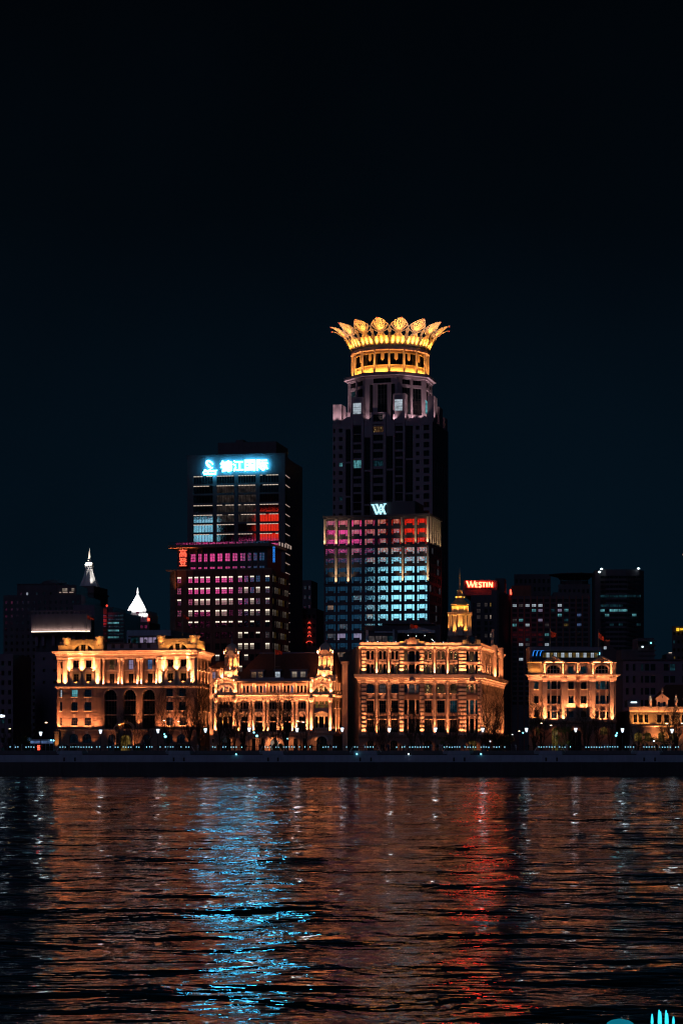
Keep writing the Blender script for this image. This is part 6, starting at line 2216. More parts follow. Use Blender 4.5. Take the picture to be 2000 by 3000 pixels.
BEAM, WASH = 1.0, 1.0
THROW = 5.0
# ================================================================== 8. the dark glass office tower with the big sign
FH = Frame(690, 855, -11)
HX, HZ = FH.crop(450, 1250, 3.136, 760)
H = root("glass_office_tower", FH, "dark glass office tower with thin white light strips under a big cyan roof sign", "office tower")
h0, h1 = HX(310), HX(1206)
htop = HZ(276)
FHs = FH.side(h1, 93)
SH = 36.5
MB().box(h0 + .2, h1 - .6, .9, SH - .4, 1.2, htop - .2).build("body", TD, H)
hcols = ((365, 545), (578, 742), (775, 940), (973, 1150))
hrow = [448 + 89.3 * k for k in range(22)]
holes = []
for k, y in enumerate(hrow):
    for a, b in hcols:
        holes.append((HX(a), HX(b), HZ(y + 72), HZ(y - 2)))
wall(MB(), h0, h1, 1.2, htop, holes, rev=.4).build("front_wall", TD, H)
for k in range(22):
    for c in range(4):
        a, b, z0, z1 = holes[k * 4 + c]
        m = 'glass_mirror_flat'
        if (k, c) in ((1, 1), (1, 2), (2, 1), (2, 2), (3, 1), (3, 2), (4, 1), (4, 2)): m = 'room_faint'
        window(H, None, a, b, z0, z1, .25, M[m], 7, 1, bar=.12)
        if k in (0, 1, 3, 4, 5, 6) and not ((k, c) == (5, 2)):
            [MB().box(a + .1 + (b - a - .2) * q_ / 6, a - .12 + (b - a - .2) * (q_ + 1) / 6, -.02, .12, z1 - .30, z1 - .10).build("light_strip", M['led_white'], H) for q_ in range(6) if R.random() < .93]
        if (k, c) == (5, 2):
            MB().box((a + b) / 2, b - .1, -.02, .12, z1 - .38, z1 - .08).build("light_strip", M['led_white'], H)
hs = [(1.2 + 11.7 * i, 11.9 + 11.7 * i, HZ(y + 72), HZ(y - 2)) for y in hrow for i in range(3)]
wall(MB(), .02, SH, 1.2, htop, hs, rev=.3).build("side_wall", TD, H, FHs)
for i, h in enumerate(hs):
    window(H, FHs, *h, .2, M['glass_dark'], 7, 1, bar=.15)
    if i // 3 not in (2,):
        MB().box(h[0] + .1, h[1] - .1, -.02, .1, h[3] - .34, h[3] - .1).build("light_strip", M['led_white_soft'], H, FHs)
MB().box(HX(545), HX(1085), 8, 30, htop - .2, HZ(118)).box(HX(690), HX(760), 12, 20, HZ(118), HZ(80)).build("plant_penthouse", M['concrete_dark'], H)
MB().box(h0 - .2, h1 + .1, -.1, .7, htop, htop + 1.0).build("parapet", TD, H)

# signs from text curves
def text_mesh(body, size, off=0.0, extr=0.15, shear=0.0, space=1.0):
    cu = bpy.data.curves.new("sign_text", 'FONT')
    cu.body = body
    cu.size = size
    cu.extrude = extr
    cu.offset = off
    cu.shear = shear
    cu.space_character = space
    cu.resolution_u = 3
    ob = bpy.data.objects.new("sign_text", cu)
    col.objects.link(ob)
    dg = bpy.context.evaluated_depsgraph_get()
    me = bpy.data.meshes.new_from_object(ob.evaluated_get(dg))
    bpy.data.objects.remove(ob)
    bpy.data.curves.remove(cu)
    return me


def fit_text(name, body, mat, parent, fr, x0, x1, z0, z1, y, off=0.0, shear=0.0, extr=.12):
    me = text_mesh(body, 1.0, off, .05, shear)
    me.materials.clear()
    me.materials.append(mat)
    xs = [v.co.x for v in me.vertices]
    ys_ = [v.co.y for v in me.vertices]
    sx, sz = (x1 - x0) / (max(xs) - min(xs)), (z1 - z0) / (max(ys_) - min(ys_))
    ax, ay = min(xs), min(ys_)
    for v in me.vertices:
        v.co = (x0 + (v.co.x - ax) * sx, y - v.co.z / .05 * extr, z0 + (v.co.y - ay) * sz)
    me.update()
    return link(name, me, parent, fr)


HS = root("roof_sign", FH, "big glowing cyan roof sign of Chinese characters with a swirl logo", "sign", z=htop - 6)
UX = lambda u: FH.x(u)
UZ = lambda v, u: FH.z(v, u)
ux = lambda x: FH.x(580 + x / 6.533)
uz = lambda y: FH.z(1330 + y / 6.533, 700)
for ch, (a, b), (t, d) in zip("锦江国际", ((442, 660), (676, 882), (900, 1106), (1128, 1346)), ((132, 350), (132, 343), (128, 340), (128, 338))):
    fit_text("character", ch, M['sign_cyan'], HS, FH, ux(a), ux(b), uz(d - 6), uz(t - 6), -.9, off=.022)
fit_text("lettering", "JinJiang", M['sign_cyan'], HS, FH, ux(100), ux(380), uz(352), uz(285), -.9, off=.02, shear=.35)
fit_text("lettering", "International", M['sign_cyan'], HS, FH, ux(124), ux(352), uz(388), uz(352), -.9, off=.02)
mb = MB()
cxs, czs = (ux(150) + ux(325)) / 2, (uz(108) + uz(272)) / 2
n = 30
ow, oh = (ux(325) - ux(150)) / 2, (uz(108) - uz(272)) / 2
prev = None
for i in range(n + 1):
    t = math.radians(60 + 300 * i / n)
    th = .24 + .18 * math.sin(math.pi * i / n) + (.22 if 18 < i < 26 else 0)
    ca, sa = math.cos(math.radians(-48)), math.sin(math.radians(-48))
    ex, ez_ = 1.13 * oh * math.cos(t), .72 * oh * math.sin(t)
    P_ = (cxs + ex * ca - ez_ * sa, czs + ex * sa + ez_ * ca)
    ix, iz = (1.13 - th) * oh * math.cos(t), (.72 - th) * oh * math.sin(t)
    Q_ = (cxs + ix * ca - iz * sa, czs + ix * sa + iz * ca)
    if prev:
        mb.prism([prev[0], P_, Q_, prev[1]], -1.0, -.8)
    prev = (P_, Q_)
mb.build("swirl_logo", M['sign_cyan'], HS, FH)
mb = MB()
for x in range(110, 1350, 110):
    mb.box(ux(x) - .08, ux(x) + .08, -.75, .02, uz(330), uz(300))
mb.box(ux(105), ux(1345), -.75, -.6, uz(318), uz(312))
mb.build("sign_frame", M['dark_metal'], HS, FH)

# ================================================================== 9. the brown stone office building with a projecting roof slab
FI = Frame(660, 735, -14)
IX, IZ = FI.crop(480, 1570, 4.48, 742)
I = root("slab_roof_office", FI, "brown office building with rows of small lit windows and a wide roof slab", "office building")
SBm = M['stone_brown']
itop = IZ(450)
i0, i1 = IX(150), IX(1420)
IWIN = [(172, 228), (318, 375), (397, 452), (473, 528), (550, 606), (673, 730), (752, 827), (848, 905), (970, 1027), (1050, 1105), (1128, 1183), (1205, 1260), (1327, 1387)]
iy = [570 + 147 * k for k in range(9)]
holes = [(IX(a), IX(b), IZ(y + 42), IZ(y - 42)) for y in iy for a, b in IWIN]
wall(MB(), i0, i1, 1.2, itop, holes, rev=.4).build("front_wall", M['brick_red'], I)
SI = 22.0
FIs = FI.side(i1, 90)
FIl = Frame(origin=tuple(FI.world(IX(25), 4.6)[:2]), ang=-14 - 52)
MB().plan([(IX(40), 6), (i0 + .2, 1), (i1 - .8, 1), (i1 - .8, SI), (IX(40), SI)], 1.2, itop - .1).build("body", SBm, I)
bright = {}
rows_t = ["dmmppmmpbbbbb", "dmmppmpbdwbwc", "tdwwwwwwbbwdc", "dwmppwwxdbwdw", "xppxxpppbbbbb", "xxxxxxxxwmbbd", "xxxxxxxxwwwxw"]
for k in range(9):
    for c in range(13):
        h = holes[k * 13 + c]
        code = rows_t[k][c] if k < len(rows_t) else R.choice("xxdb")
        m = {'d': 'room_dim', 'm': 'glass_mirror', 'p': 'glass_mirror', 'b': 'glass_mirror', 'w': 'room_white', 't': 'room_teal_dim', 'c': 'room_dim', 'x': 'glass_dark'}[code]
        top = 'lamp_strip_white' if code in 'mpwct' or (code in 'bd' and (k + c) % 2 == 0) else m
        window(I, None, *h, .25, M[m], 2, 3, bar=.1, m2=M[top], split=.76)
for x in (160, 300, 385, 463, 540, 640, 741, 838, 940, 1040, 1118, 1196, 1290, 1405):
    MB().box(IX(x) - .18, IX(x) + .18, -.35, .02, 1.2, itop).build("pier", M['brick_red'], I)
hs = [(1.2 + 2.6 * i, 2.6 + 2.6 * i, IZ(y + 42), IZ(y - 42)) for y in iy for i in range(8)]
wall(MB(), .02, SI, 1.2, itop, hs, rev=.3).build("side_wall", SBm, I, FIs)
for i, h in enumerate(hs):
    window(I, FIs, *h, .2, M[['room_white', 'room_dim', 'glass_dark', 'room_amber'][(i * 7 + i // 5) % 4]], 1, 2)
# canted corner
x0l = 0
wl2 = (FI.world(i0, 0) - FI.world(IX(25), 4.6)).length
FIl = Frame(origin=tuple(FI.world(IX(25), 4.6)[:2]), ang=-14 - math.degrees(math.atan2(4.6, i0 - IX(25))))
hs = [(.5 + .95 * i, 1.1 + .95 * i, IZ(y + 44), IZ(y - 44)) for y in iy[:7] for i in range(int((wl2 - .8) / .95))]
wall(MB(), 0, wl2, 1.2, itop + .01, hs, rev=.3).build("corner_wall", SBm, I, FIl)
for i, h in enumerate(hs):
    window(I, FIl, *h, .2, M['room_dim' if i % 3 else 'room_amber'], 1, 2, bar=.08)
MB().box(IX(30), i1, -.2, 1.0, itop, itop + .5).build("parapet", SBm, I)
# upper set-back block and slab
u0, u1 = IX(160), IX(1335)
utop = IZ(150)
UW = [(330, 400), (430, 478), (505, 553), (583, 652), (683, 752), (782, 850), (880, 950), (980, 1052), (1080, 1126), (1155, 1206), (1233, 1305)]
hs = [(IX(a), IX(b), IZ(330), IZ(222)) for a, b in UW] + [(IX(a), IX(b), IZ(438), IZ(396)) for a, b in UW]
wall(MB(), u0, u1, itop - .2, utop, hs, y=1.5, rev=.4).build("upper_wall", TD, I)
for h in hs:
    window(I, None, *h, 1.75, M['glass_mirror'], 2, 3, bar=.1)
MB().box(u0 + .1, u1 - .1, 2.3, 20, itop - .1, utop).build("upper_body", TD, I)
for a, b in zip(UW, UW[1:]):
    x = IX((a[1] + b[0]) / 2)
    MB().box(x - .14, x + .14, 1.1, 1.52, itop, utop).build("fin", SBm, I)
MB().box(IX(75), IX(1412), -1.8, 21, utop, IZ(112)).build("roof_slab", SBm, I)
mb = MB()
for i in range(60):
    x = IX(85 + i * 22)
    mb.box(x - .03, x + .03, -1.5, -1.44, IZ(112), IZ(80))
mb.box(IX(80), IX(1408), -1.52, -1.42, IZ(82), IZ(78))
mb.build("roof_railing", M['dark_metal'], I)
for i in range(14):
    x = 170 + i * 88
    MB().add([(IX(x), -1.4, IZ(110)), (IX(x + 80), -1.4, IZ(110)), (IX(x + 80), -1.4, IZ(84)), (IX(x), -1.4, IZ(84))], [(0, 1, 2, 3)]).build("glass_panel", M['glass_mirror'], I)
mbx = FIs
for i in range(5):
    MB().box(2 + 3.6 * i, 3.5 + 3.6 * i, -1.95, -1.85, utop + .4, utop + 1.6).build("terrace_lamp", M['led_white_soft'], I, FIs)
N = root("neon_sign", FI, "vertical red neon sign of two Chinese characters on the brown building", "sign", z=itop)
for ch, t, d in (("高", 165, 268), ("登", 278, 385)):
    fit_text("character", ch, M['neon_red'], N, FI, IX(206), IX(302), IZ(d), IZ(t), -.2, off=-.004)
MB().box(IX(200), IX(308), .1, .3, IZ(392), IZ(160)).build("back_panel", TD, N, FI)
V = root("vertical_blue_sign", FI, "narrow vertical blue light sign at the corner of the brown building", "sign", z=itop)
MB().box(IX(1420), IX(1450), .9, 1.2, IZ(368), IZ(148)).build("sign_box", TD, V, FI)
for i in range(7):
    za, zb_ = 156 + i * 30, 178 + i * 30
    m_ = MB().box(IX(1424), IX(1429), .8, .92, IZ(zb_), IZ(za)).box(IX(1441), IX(1446), .8, .92, IZ(zb_), IZ(za)).box(IX(1429), IX(1441), .8, .92, IZ(za + 5), IZ(za))
    if i % 2: m_.box(IX(1429), IX(1441), .8, .92, IZ(zb_), IZ(zb_ - 5))
    m_.build("glyph", M['sign_blue'], V, FI)
mb = MB()
for a, b in ((1335, 160), (1335, 220), (1335, 280), (1335, 338)):
    mb.tube((IX(1335), .8, IZ(b)), (IX(1420), .8, IZ(b)), .06, n=4)
for a, b in ((160, 220), (220, 280), (280, 338)):
    mb.tube((IX(1335), .8, IZ(a)), (IX(1420), .8, IZ(b)), .04, n=4).tube((IX(1335), .8, IZ(b)), (IX(1420), .8, IZ(a)), .04, n=4)
mb.build("sign_truss", M['dark_metal'], V, FI)
for i, x in enumerate((30, 110, 190, 270)):
    pass
uplight(I, None, IX(110), -3.0, IZ(760), 900, (1, .35, .12), 110, 10, fixture=False)
washer(I, None, IX(90), IX(420), -1.3, utop - 1.2, 30, (1, .25, .08), 10)

# ================================================================== 10. buildings behind, from the left
def block(name, label, u0, u1, v, Y, ang=0.0, depth=30.0, mat='concrete_dark', cat="building", group=None):
    fr = Frame((u0 + u1) / 2, Y, ang)
    o = root(name, fr, label, cat, group)
    x0, x1, zt = fr.x(u0), fr.x(u1), fr.z(v, (u0 + u1) / 2)
    return o, fr, x0, x1, zt


def grid_tower(o, fr, x0, x1, z0, zt, depth, nx, rows, mat, lit=None, fill=.62, hfill=.5, default='glass_dark', nbar=(2, 1), rev=.35, top=None, skew=0.0):
    """wall with an even grid of windows; lit = {(row, col): material}; rows counted from the top"""
    lit = lit or {}
    pw = (x1 - x0) / nx
    zt0 = top if top is not None else zt - 1.5
    ph = (zt0 - z0) / rows
    holes = []
    for k in range(rows):
        for c in range(nx):
            a = x0 + (c + .5 - fill / 2) * pw
            z = zt0 - (k + .5 + hfill / 2) * ph
            holes.append((a, a + fill * pw, z, z + hfill * ph))
    wall(MB(), x0, x1, 1.2, zt, holes, rev=rev).build("front_wall", M[mat], o, fr)
    for i, h in enumerate(holes):
        k, c = divmod(i, nx)
        window(o, fr, *h, .2, M[lit.get((k, c), default)], nbar[0], nbar[1], bar=.1)
    MB().plan([(x0 + .1, .8), (x1 - .1, .8), (x1 - .1 + skew * depth, depth), (x0 + .1 + skew * depth, depth)], 1.2, zt - .1).build("body", M[mat], o, fr)
    return holes


# low pale block at the edge
o, fr, x0, x1, zt = block("corner_flats", "low dark flats with one teal window at the edge of the view", -60, 39, 1916, 690, -6, 25, 'concrete_mauve')
grid_tower(o, fr, x0, x1, 1.2, zt, 24, 5, 11, 'concrete_mauve', {(6, 3): 'room_teal_dim', (9, 3): 'room_teal_dim'}, .45, .5)
# stepped dark block
o, fr, x0, x1, zt = block("stepped_dark_block", "broad unlit stepped apartment block with a roof dome and few lit windows", 11, 238, 1743, 820, -8, 30, 'concrete_dark')
grid_tower(o, fr, x0, x1, 1.2, zt, 30, 14, 24, 'concrete_dark', {(2, 7): 'room_red', (20, 1): 'room_cool', (20, 3): 'room_teal'}, .4, .5)
X_, Z_ = fr.crop(0, 1680, 5.227, 600)
hs = [(X_(383), X_(412), Z_(328), Z_(283)), (X_(532), X_(556), Z_(322), Z_(285)), (X_(290), X_(320), Z_(328), Z_(283)), (X_(640), X_(668), Z_(322), Z_(285)), (X_(750), X_(778), Z_(322), Z_(285))]
wall(MB(), X_(245), X_(842), zt - .1, Z_(158), hs, y=2).build("upper_storey_wall", M['concrete_dark'], o, fr)
for h, m in zip(hs, ('room_cool', 'room_teal_dim', 'glass_dark', 'glass_dark', 'glass_dark')):
    window(o, fr, *h, 2.2, M[m], 2, 2)
MB().box(X_(247), X_(840), 2.7, 22, zt - .1, Z_(158)).box(X_(240), X_(848), 1.7, 22.5, Z_(158), Z_(150)).build("upper_storey", M['concrete_dark'], o, fr)
MB().lathe([(5.2, Z_(155)), (5.4, Z_(130)), (4.6, Z_(100)), (2.8, Z_(75)), (.5, Z_(62))], X_(738), 10, 18).build("roof_dome", M['concrete_dark'], o, fr)
hs = [(X_(925), X_(1008), Z_(275), Z_(222)), (X_(1070), X_(1115), Z_(272), Z_(220))]
wall(MB(), X_(842), X_(1142), zt - .1, Z_(172), hs, y=2.5).build("penthouse_wall", M['concrete_dark'], o, fr)
for h in hs:
    window(o, fr, *h, 2.7, M['room_white'], 4, 2)
MB().box(X_(845), X_(1140), 3.2, 20, zt - .1, Z_(172)).build("penthouse", M['concrete_dark'], o, fr)
for a, b in ((895, 925), (950, 1022), (1050, 1112)):
    MB().box(X_(a), X_(b), 1.4, 1.6, Z_(296), Z_(284)).build("terrace_lamp", M['led_white_soft'], o, fr)

# curved building with the lit band
FL_ = Frame(176, 730, -6)
CLB = root("curved_lit_building", FL_, "windowless curved building with one bright horizontal light band below its crown", "building")
X_, Z_ = FL_.crop(0, 1680, 5.227, 900)
ca, cb = X_(445), X_(1390)
cc, rad = (ca + cb) / 2 + 3, 34.0


def curve_wall(za, zb, dr=0.0, n=20, x0=ca, x1=cb, th=1.0):
    mb = MB()
    pts = []
    for i in range(n + 1):
        x = x0 + (x1 - x0) * i / n
        pts.append((x, rad - math.sqrt(max(1, (rad + dr) ** 2 - (x - cc) ** 2))))
    outer = pts
    inner = [(x, y + th) for x, y in pts]
    return mb.plan(outer + inner[::-1], za, zb)


curve_wall(Z_(892), Z_(620)).build("crown_wall", M['concrete_mauve'], CLB, FL_)
curve_wall(Z_(620) + .9, Z_(620) + 1.4, .3).build("crown_rail", M['concrete_mauve'], CLB, FL_)
for i in range(13):
    x = ca + 1 + (cb - ca - 2) * i / 12
    y = rad - math.sqrt(rad ** 2 - (x - cc) ** 2)
    MB().box(x - .3, x + .3, y + .1, y + .7, Z_(620), Z_(620) + .9).build("rail_post", M['concrete_mauve'], CLB, FL_)
curve_wall(Z_(905), Z_(896), 1.3, th=1.6).build("light_ledge", M['concrete_mauve'], CLB, FL_)
curve_wall(1.2, Z_(950) - 5.5, -1.6, x0=X_(490), x1=cb).build("lower_wall", M['concrete_mauve'], CLB, FL_)
curve_wall(Z_(950), Z_(905), -1.4).build("recess_lintel", M['concrete_dark'], CLB, FL_)
curve_wall(1.2, Z_(905), -2.9, x0=X_(500), x1=cb - .5).build("recess_wall", M['roof_grey'], CLB, FL_)
for x in (525, 630, 800, 960, 1110, 1260):
    xx = X_(x)
    y = rad - math.sqrt((rad - 1.6) ** 2 - (xx - cc) ** 2)
    MB().box(xx - .5, xx + .5, y - .1, y + .9, Z_(1100), Z_(950)).build("recess_pier", M['concrete_mauve'], CLB, FL_)
for i in range(3):
    for j in range(3):
        xx, z = X_(650 + 175 * i), Z_(1320 + 180 * j)
        y = rad - math.sqrt((rad - 1.6) ** 2 - (xx - cc) ** 2)
        window(CLB, FL_, xx - .5, xx + .5, z, z + .9, y - .12, M['glass_dark'], 1, 1)
for i, x in enumerate((460, 545, 700, 895, 1110, 1300)):
    xx = X_(x)
    y = rad - math.sqrt(rad ** 2 - (xx - cc) ** 2)
    MB().box(xx - .12, xx + .12, y - .12, y + .2, Z_(892), Z_(780)).build("fin", M['concrete_mauve'], CLB, FL_)
n = 14
for i in range(n):
    xa, xb = ca + .3 + (cb - ca - .6) * i / n, ca + .3 + (cb - ca - .6) * (i + 1) / n
    xm = (xa + xb) / 2
    y = rad - math.sqrt(rad ** 2 - (xm - cc) ** 2)
    d = bpy.data.lights.new("linear_washer", 'AREA')
    d.shape, d.size, d.size_y, d.energy, d.color = 'RECTANGLE', xb - xa, .12, 14, (1, .78, .52)
    d.spread = math.radians(130)
    ty = math.atan2(xm - cc, rad)
    link("band_light", d, CLB, FL_, (xm, y - .42, Z_(877)), Matrix.Rotation(ty, 4, 'Z') @ Matrix.Rotation(math.pi - math.radians(18), 4, 'X'))
    MB().box(xa + .05, xb - .05, y - .3, y - .06, Z_(895), Z_(879)).build("light_strip", M['led_band'], CLB, FL_)
MB().box(X_(1062), X_(1392), 6, 20, 1.2, Z_(466)).box(ca + 4, cb - 1, 9, 24, 1.2, Z_(640)).build("core_block", M['concrete_mauve'], CLB, FL_)

# tower with the white spire
FS_ = Frame(242, 1100, -10)
SP = root("spired_tower", FS_, "slim dark tower with a white lit concave spire and lantern", "tower")
X_, Z_ = FS_.crop(0, 1560, 3.136, 757)
MB().box(X_(690), X_(862), 0, 26, 1.2, Z_(555)).box(X_(672), X_(868), -1, 27, Z_(560), Z_(548)).box(X_(680), X_(860), .5, 26, Z_(548), Z_(490)).build("shaft", M['concrete_dark'], SP, FS_)
MB().box(X_(735), X_(775), -.3, .02, Z_(638), Z_(630)).build("light_strip", M['lamp_cyan'], SP, FS_)
for k in range(10):
    for c in range(3):
        window(SP, FS_, X_(700 + 52 * c), X_(736 + 52 * c), Z_(700 + 60 * k), Z_(662 + 60 * k), -.1, M['glass_dark'], 2, 2)
cxp = X_(757)
hw = (X_(846) - X_(668)) / 2
prof = [(hw, Z_(486)), (hw * .72, Z_(430)), (hw * .52, Z_(380)), (hw * .36, Z_(320))]
mb = MB()
for i in range(3):
    (ra_, za_), (rb_, zb_) = prof[i], prof[i + 1]
    c8 = [(math.cos(math.pi / 8 + math.pi / 4 * j), math.sin(math.pi / 8 + math.pi / 4 * j)) for j in range(8)]
    vs = [(cxp + ra_ * a, 13 + ra_ * b, za_) for a, b in c8] + [(cxp + rb_ * a, 13 + rb_ * b, zb_) for a, b in c8]
    mb.add(vs, [(j, (j + 1) % 8, (j + 1) % 8 + 8, j + 8) for j in range(8)])
mb.build("spire_roof", M['white_roof'], SP, FS_)
for j in range(8):
    a = math.pi / 8 + math.pi / 4 * j
    mb = MB()
    for (ra_, za_), (rb_, zb_) in zip(prof, prof[1:]):
        mb.tube((cxp + ra_ * math.cos(a), 13 + ra_ * math.sin(a), za_), (cxp + rb_ * math.cos(a), 13 + rb_ * math.sin(a), zb_), .3, n=5)
    mb.build("spire_rib", M['white_roof'], SP, FS_)
lw = (X_(787) - X_(727)) / 2
mb = MB().box(cxp - lw, cxp + lw, 13 - lw, 13 + lw, Z_(320), Z_(305)).box(cxp - lw, cxp + lw, 13 - lw, 13 + lw, Z_(275), Z_(258))
for sx in (-1, -.33, .33, 1):
    for sy in (-1, 1):
        mb.box(cxp + sx * lw * .85 - .4, cxp + sx * lw * .85 + .4, 13 + sy * lw * .85 - .4, 13 + sy * lw * .85 + .4, Z_(305), Z_(275))
mb.build("lantern", M['white_roof'], SP, FS_)
MB().lathe([(lw * .7, Z_(258)), (lw * .5, Z_(246)), (1.2, Z_(236)), (.7, Z_(225)), (.35, Z_(160)), (.1, Z_(118))], cxp, 13, 8).build("needle", M['white_roof'], SP, FS_)
CW = (1, .92, .82)
for x in (.1, .45, .8):
    uplight(SP, FS_, cxp + hw * x, 13 - hw - 2.5, Z_(500), 26000, CW, 70, 14, fixture=False)
uplight(SP, FS_, cxp + hw * .6, 13 - hw * .6 - 2, Z_(488), 9000, CW, 70, 14, fixture=False)
for x in (-.6, .6):
    uplight(SP, FS_, cxp + lw * x, 13 - lw - 2.5, Z_(330), 9000, (1, .88, .65), 70, 15, fixture=False)
uplight(SP, FS_, cxp, 13 - 3.5, Z_(256), 9000, CW, 40, 5, fixture=False)

# teal striped office block
FT_ = Frame(318, 820, -10)
TS = root("teal_striped_office", FT_, "office block with teal lit window bands and a dim red corner", "office building")
X_, Z_ = FT_.crop(0, 1560, 3.136, 1000)
tz0 = 1.2
bands = [(765, 'room_teal_dim'), (800, 'room_teal_dim'), (832, 'room_teal'), (865, 'room_teal_dim'), (902, 'room_teal'), (932, 'room_teal_dim'), (964, 'room_teal')]
hs, ms = [], []
for y, m in bands + [(997 + 32 * k, 'glass_dark') for k in range(14)]:
    for j, (a, b) in enumerate(((990, 1040), (1042, 1096), (1098, 1136))):
        hs.append((X_(a), X_(b), Z_(y + 10), Z_(y - 11)))
        ms.append(m if (j != 2 or y % 2) else 'room_teal_dim')
wall(MB(), X_(986), X_(1140), tz0, Z_(735), hs, rev=.3).build("front_wall", TD, TS, FT_)
for h, m in zip(hs, ms):
    window(TS, FT_, *h, .18, M[m], 4, 1, bar=.12)
hs, ms = [], []
for y, m in bands + [(997 + 32 * k, 'glass_dark') for k in range(14)]:
    for j, (a, b) in enumerate(((868, 898), (900, 928))):
        hs.append((X_(a), X_(b), Z_(y + 10), Z_(y - 11)))
        ms.append(m)
wall(MB(), X_(862), X_(934), tz0, Z_(690), hs, rev=.3).build("wing_wall", TD, TS, FT_)
for h, m in zip(hs, ms):
    window(TS, FT_, *h, .18, M[m], 2, 1, bar=.12)
MB().box(X_(934), X_(986), -.6, 10, tz0, Z_(700)).build("stair_tower", M['brick_red'], TS, FT_)
MB().box(X_(862), X_(1140), 1, 24, tz0, Z_(738)).box(X_(862), X_(1030), 1.2, 20, Z_(738), Z_(684)).build("body", TD, TS, FT_)
for k in range(8):
    MB().box(X_(936), X_(984), -.75, -.58, Z_(765 + 34 * k), Z_(760 + 34 * k)).build("red_band", M['room_red'], TS, FT_)
MB().lathe([(.1, 0), (.5, .5), (.1, 1)], 0, 0, 6).build("beacon", M['beacon_red'], TS, FT_, (X_(957), 4, Z_(678)))
uplight(TS, FT_, X_(960), -3, Z_(900), 1500, (1, .08, .12), 90, 10, fixture=False)

# white pyramid roofed tower
FP_ = Frame(394, 1000, -10)
PY = root("pyramid_roof_tower", FP_, "tower with a white lit slatted pyramid roof", "tower")
X_, Z_ = FP_.crop(0, 1560, 3.136, 1232)
pc, phw = X_(1232), (X_(1335) - X_(1127)) / 2 * .82
py_ = phw + 2
mb = MB()
n = 26
for i in range(n):
    f0, f1 = i / n, (i + .82) / n
    r0, r1 = phw * (1 - f0), phw * (1 - f1) * .985
    z0, z1 = Z_(712) + (Z_(548) - Z_(712)) * f0, Z_(712) + (Z_(548) - Z_(712)) * f1
    sq = lambda r: [(pc + r * (sx * math.cos(.21) - sy * math.sin(.21)), py_ + r * (sx * math.sin(.21) + sy * math.cos(.21))) for sx, sy in ((-1, -1), (1, -1), (1, 1), (-1, 1))]
    vs = [(x, y, z0) for x, y in sq(r0)] + [(x, y, z1) for x, y in sq(r1)]
    mb.add(vs, [(j, (j + 1) % 4, (j + 1) % 4 + 4, j + 4) for j in range(4)] + [(4, 5, 6, 7), (3, 2, 1, 0)])
mb.build("pyramid_roof", M['white_roof'], PY, FP_)
MB().lathe([(.5, Z_(550)), (.35, Z_(530)), (.1, Z_(496))], pc, py_, 6).build("mast", M['white_roof'], PY, FP_)
MB().box(X_(1195), X_(1330), 3, 22, Z_(745), Z_(714)).box(X_(1268), X_(1350), 1.5, 20, Z_(822), Z_(745)).build("upper_storey", M['white_roof'], PY, FP_)
for a, b in ((1238, 1262),):
    window(PY, FP_, X_(a), X_(b), Z_(742), Z_(722), 2.9, M['glass_dark'], 1, 1)
for a in (1282, 1300):
    window(PY, FP_, X_(a), X_(a + 7), Z_(818), Z_(768), 1.4, M['glass_dark'], 1, 1)
MB().box(X_(1150), X_(1268), 2, 22, 1.2, Z_(745)).box(X_(1268), X_(1360), 2, 22, 1.2, Z_(822)).build("shaft", TD, PY, FP_)
for k in range(9):
    for c in range(5):
        window(PY, FP_, X_(1160 + 40 * c), X_(1184 + 40 * c), Z_(880 + 45 * k), Z_(850 + 45 * k), 1.9, M['glass_dark'], 2, 1)
for x in (-.8, 0, .8):
    uplight(PY, FP_, pc + phw * x, py_ - phw * 1.3 - 9, Z_(745), 24000, (1, .96, .92), 80, 50, fixture=False)
for x in (1215, 1300, 1335):
    uplight(PY, FP_, X_(x), -2.5, Z_(835), 9000, (1, .94, .9), 90, 12, fixture=False)
PS = root("red_number_sign", FP_, "small red lit number sign on the wall beside the white pyramid roof", "sign", z=Z_(810))
fit_text("numerals", "220", M['sign_red_soft'], PS, FP_, X_(1194), X_(1228), Z_(804), Z_(783), 1.6, off=.02)
MB().box(X_(1188), X_(1236), 1.7, 1.95, Z_(812), Z_(775)).build("back_panel", M['brick_red'], PS, FP_)
PS2 = root("red_edge_sign", FP_, "tiny red lit sign seen edge on beside the white tower wall", "sign", z=Z_(805))
MB().box(X_(1353), X_(1364), 1.2, 2.2, Z_(808), Z_(788)).build("light_box", M['sign_red_soft'], PS2, FP_)

# low roofs between the arcaded block and the brown office
o, fr, x0, x1, zt = block("rear_annex", "dark flat roofed annex behind the roof pavilion with mauve windows", 372, 500, 1846, 690, -14, 26, 'granite_wall')
grid_tower(o, fr, x0, x1, 1.2, zt, 26, 9, 8, 'granite_wall', {}, .5, .5)
# dark towers between the office tower and the hotel
o, fr, x0, x1, zt = block("lantern_strung_block", "far dark block hung with red lantern light arcs between the office tower and hotel", 886, 926, 1782, 900, -10, 20, 'concrete_dark')
grid_tower(o, fr, x0, x1, 1.2, zt, 20, 3, 16, 'concrete_dark', {(2, 1): 'room_teal_dim'}, .5, .4)
for v, w, a in ((1828, 5, 0), (1842, 5, 0), (1856, 5, 0), (1866, 8, 0), (1884, 14, 0)):
    c = fr.x(907)
    z = fr.z(v, 907)
    ww = w / FL * 900
    mb = MB()
    pts = [(c + ww * math.cos(math.pi * k / 6) / 1.6, -.8, z + .8 * math.sin(math.pi * k / 6)) for k in range(7)]
    for p, q_ in zip(pts, pts[1:]):
        mb.tube(p, q_, .16, n=4)
    mb.build("red_light_arc", M['beacon_red'], o, fr)
o, fr, x0, x1, zt = block("far_slab_tower", "faint far slab tower behind the red lantern block", 874, 912, 1700, 1250, -10, 20, 'concrete_dark')
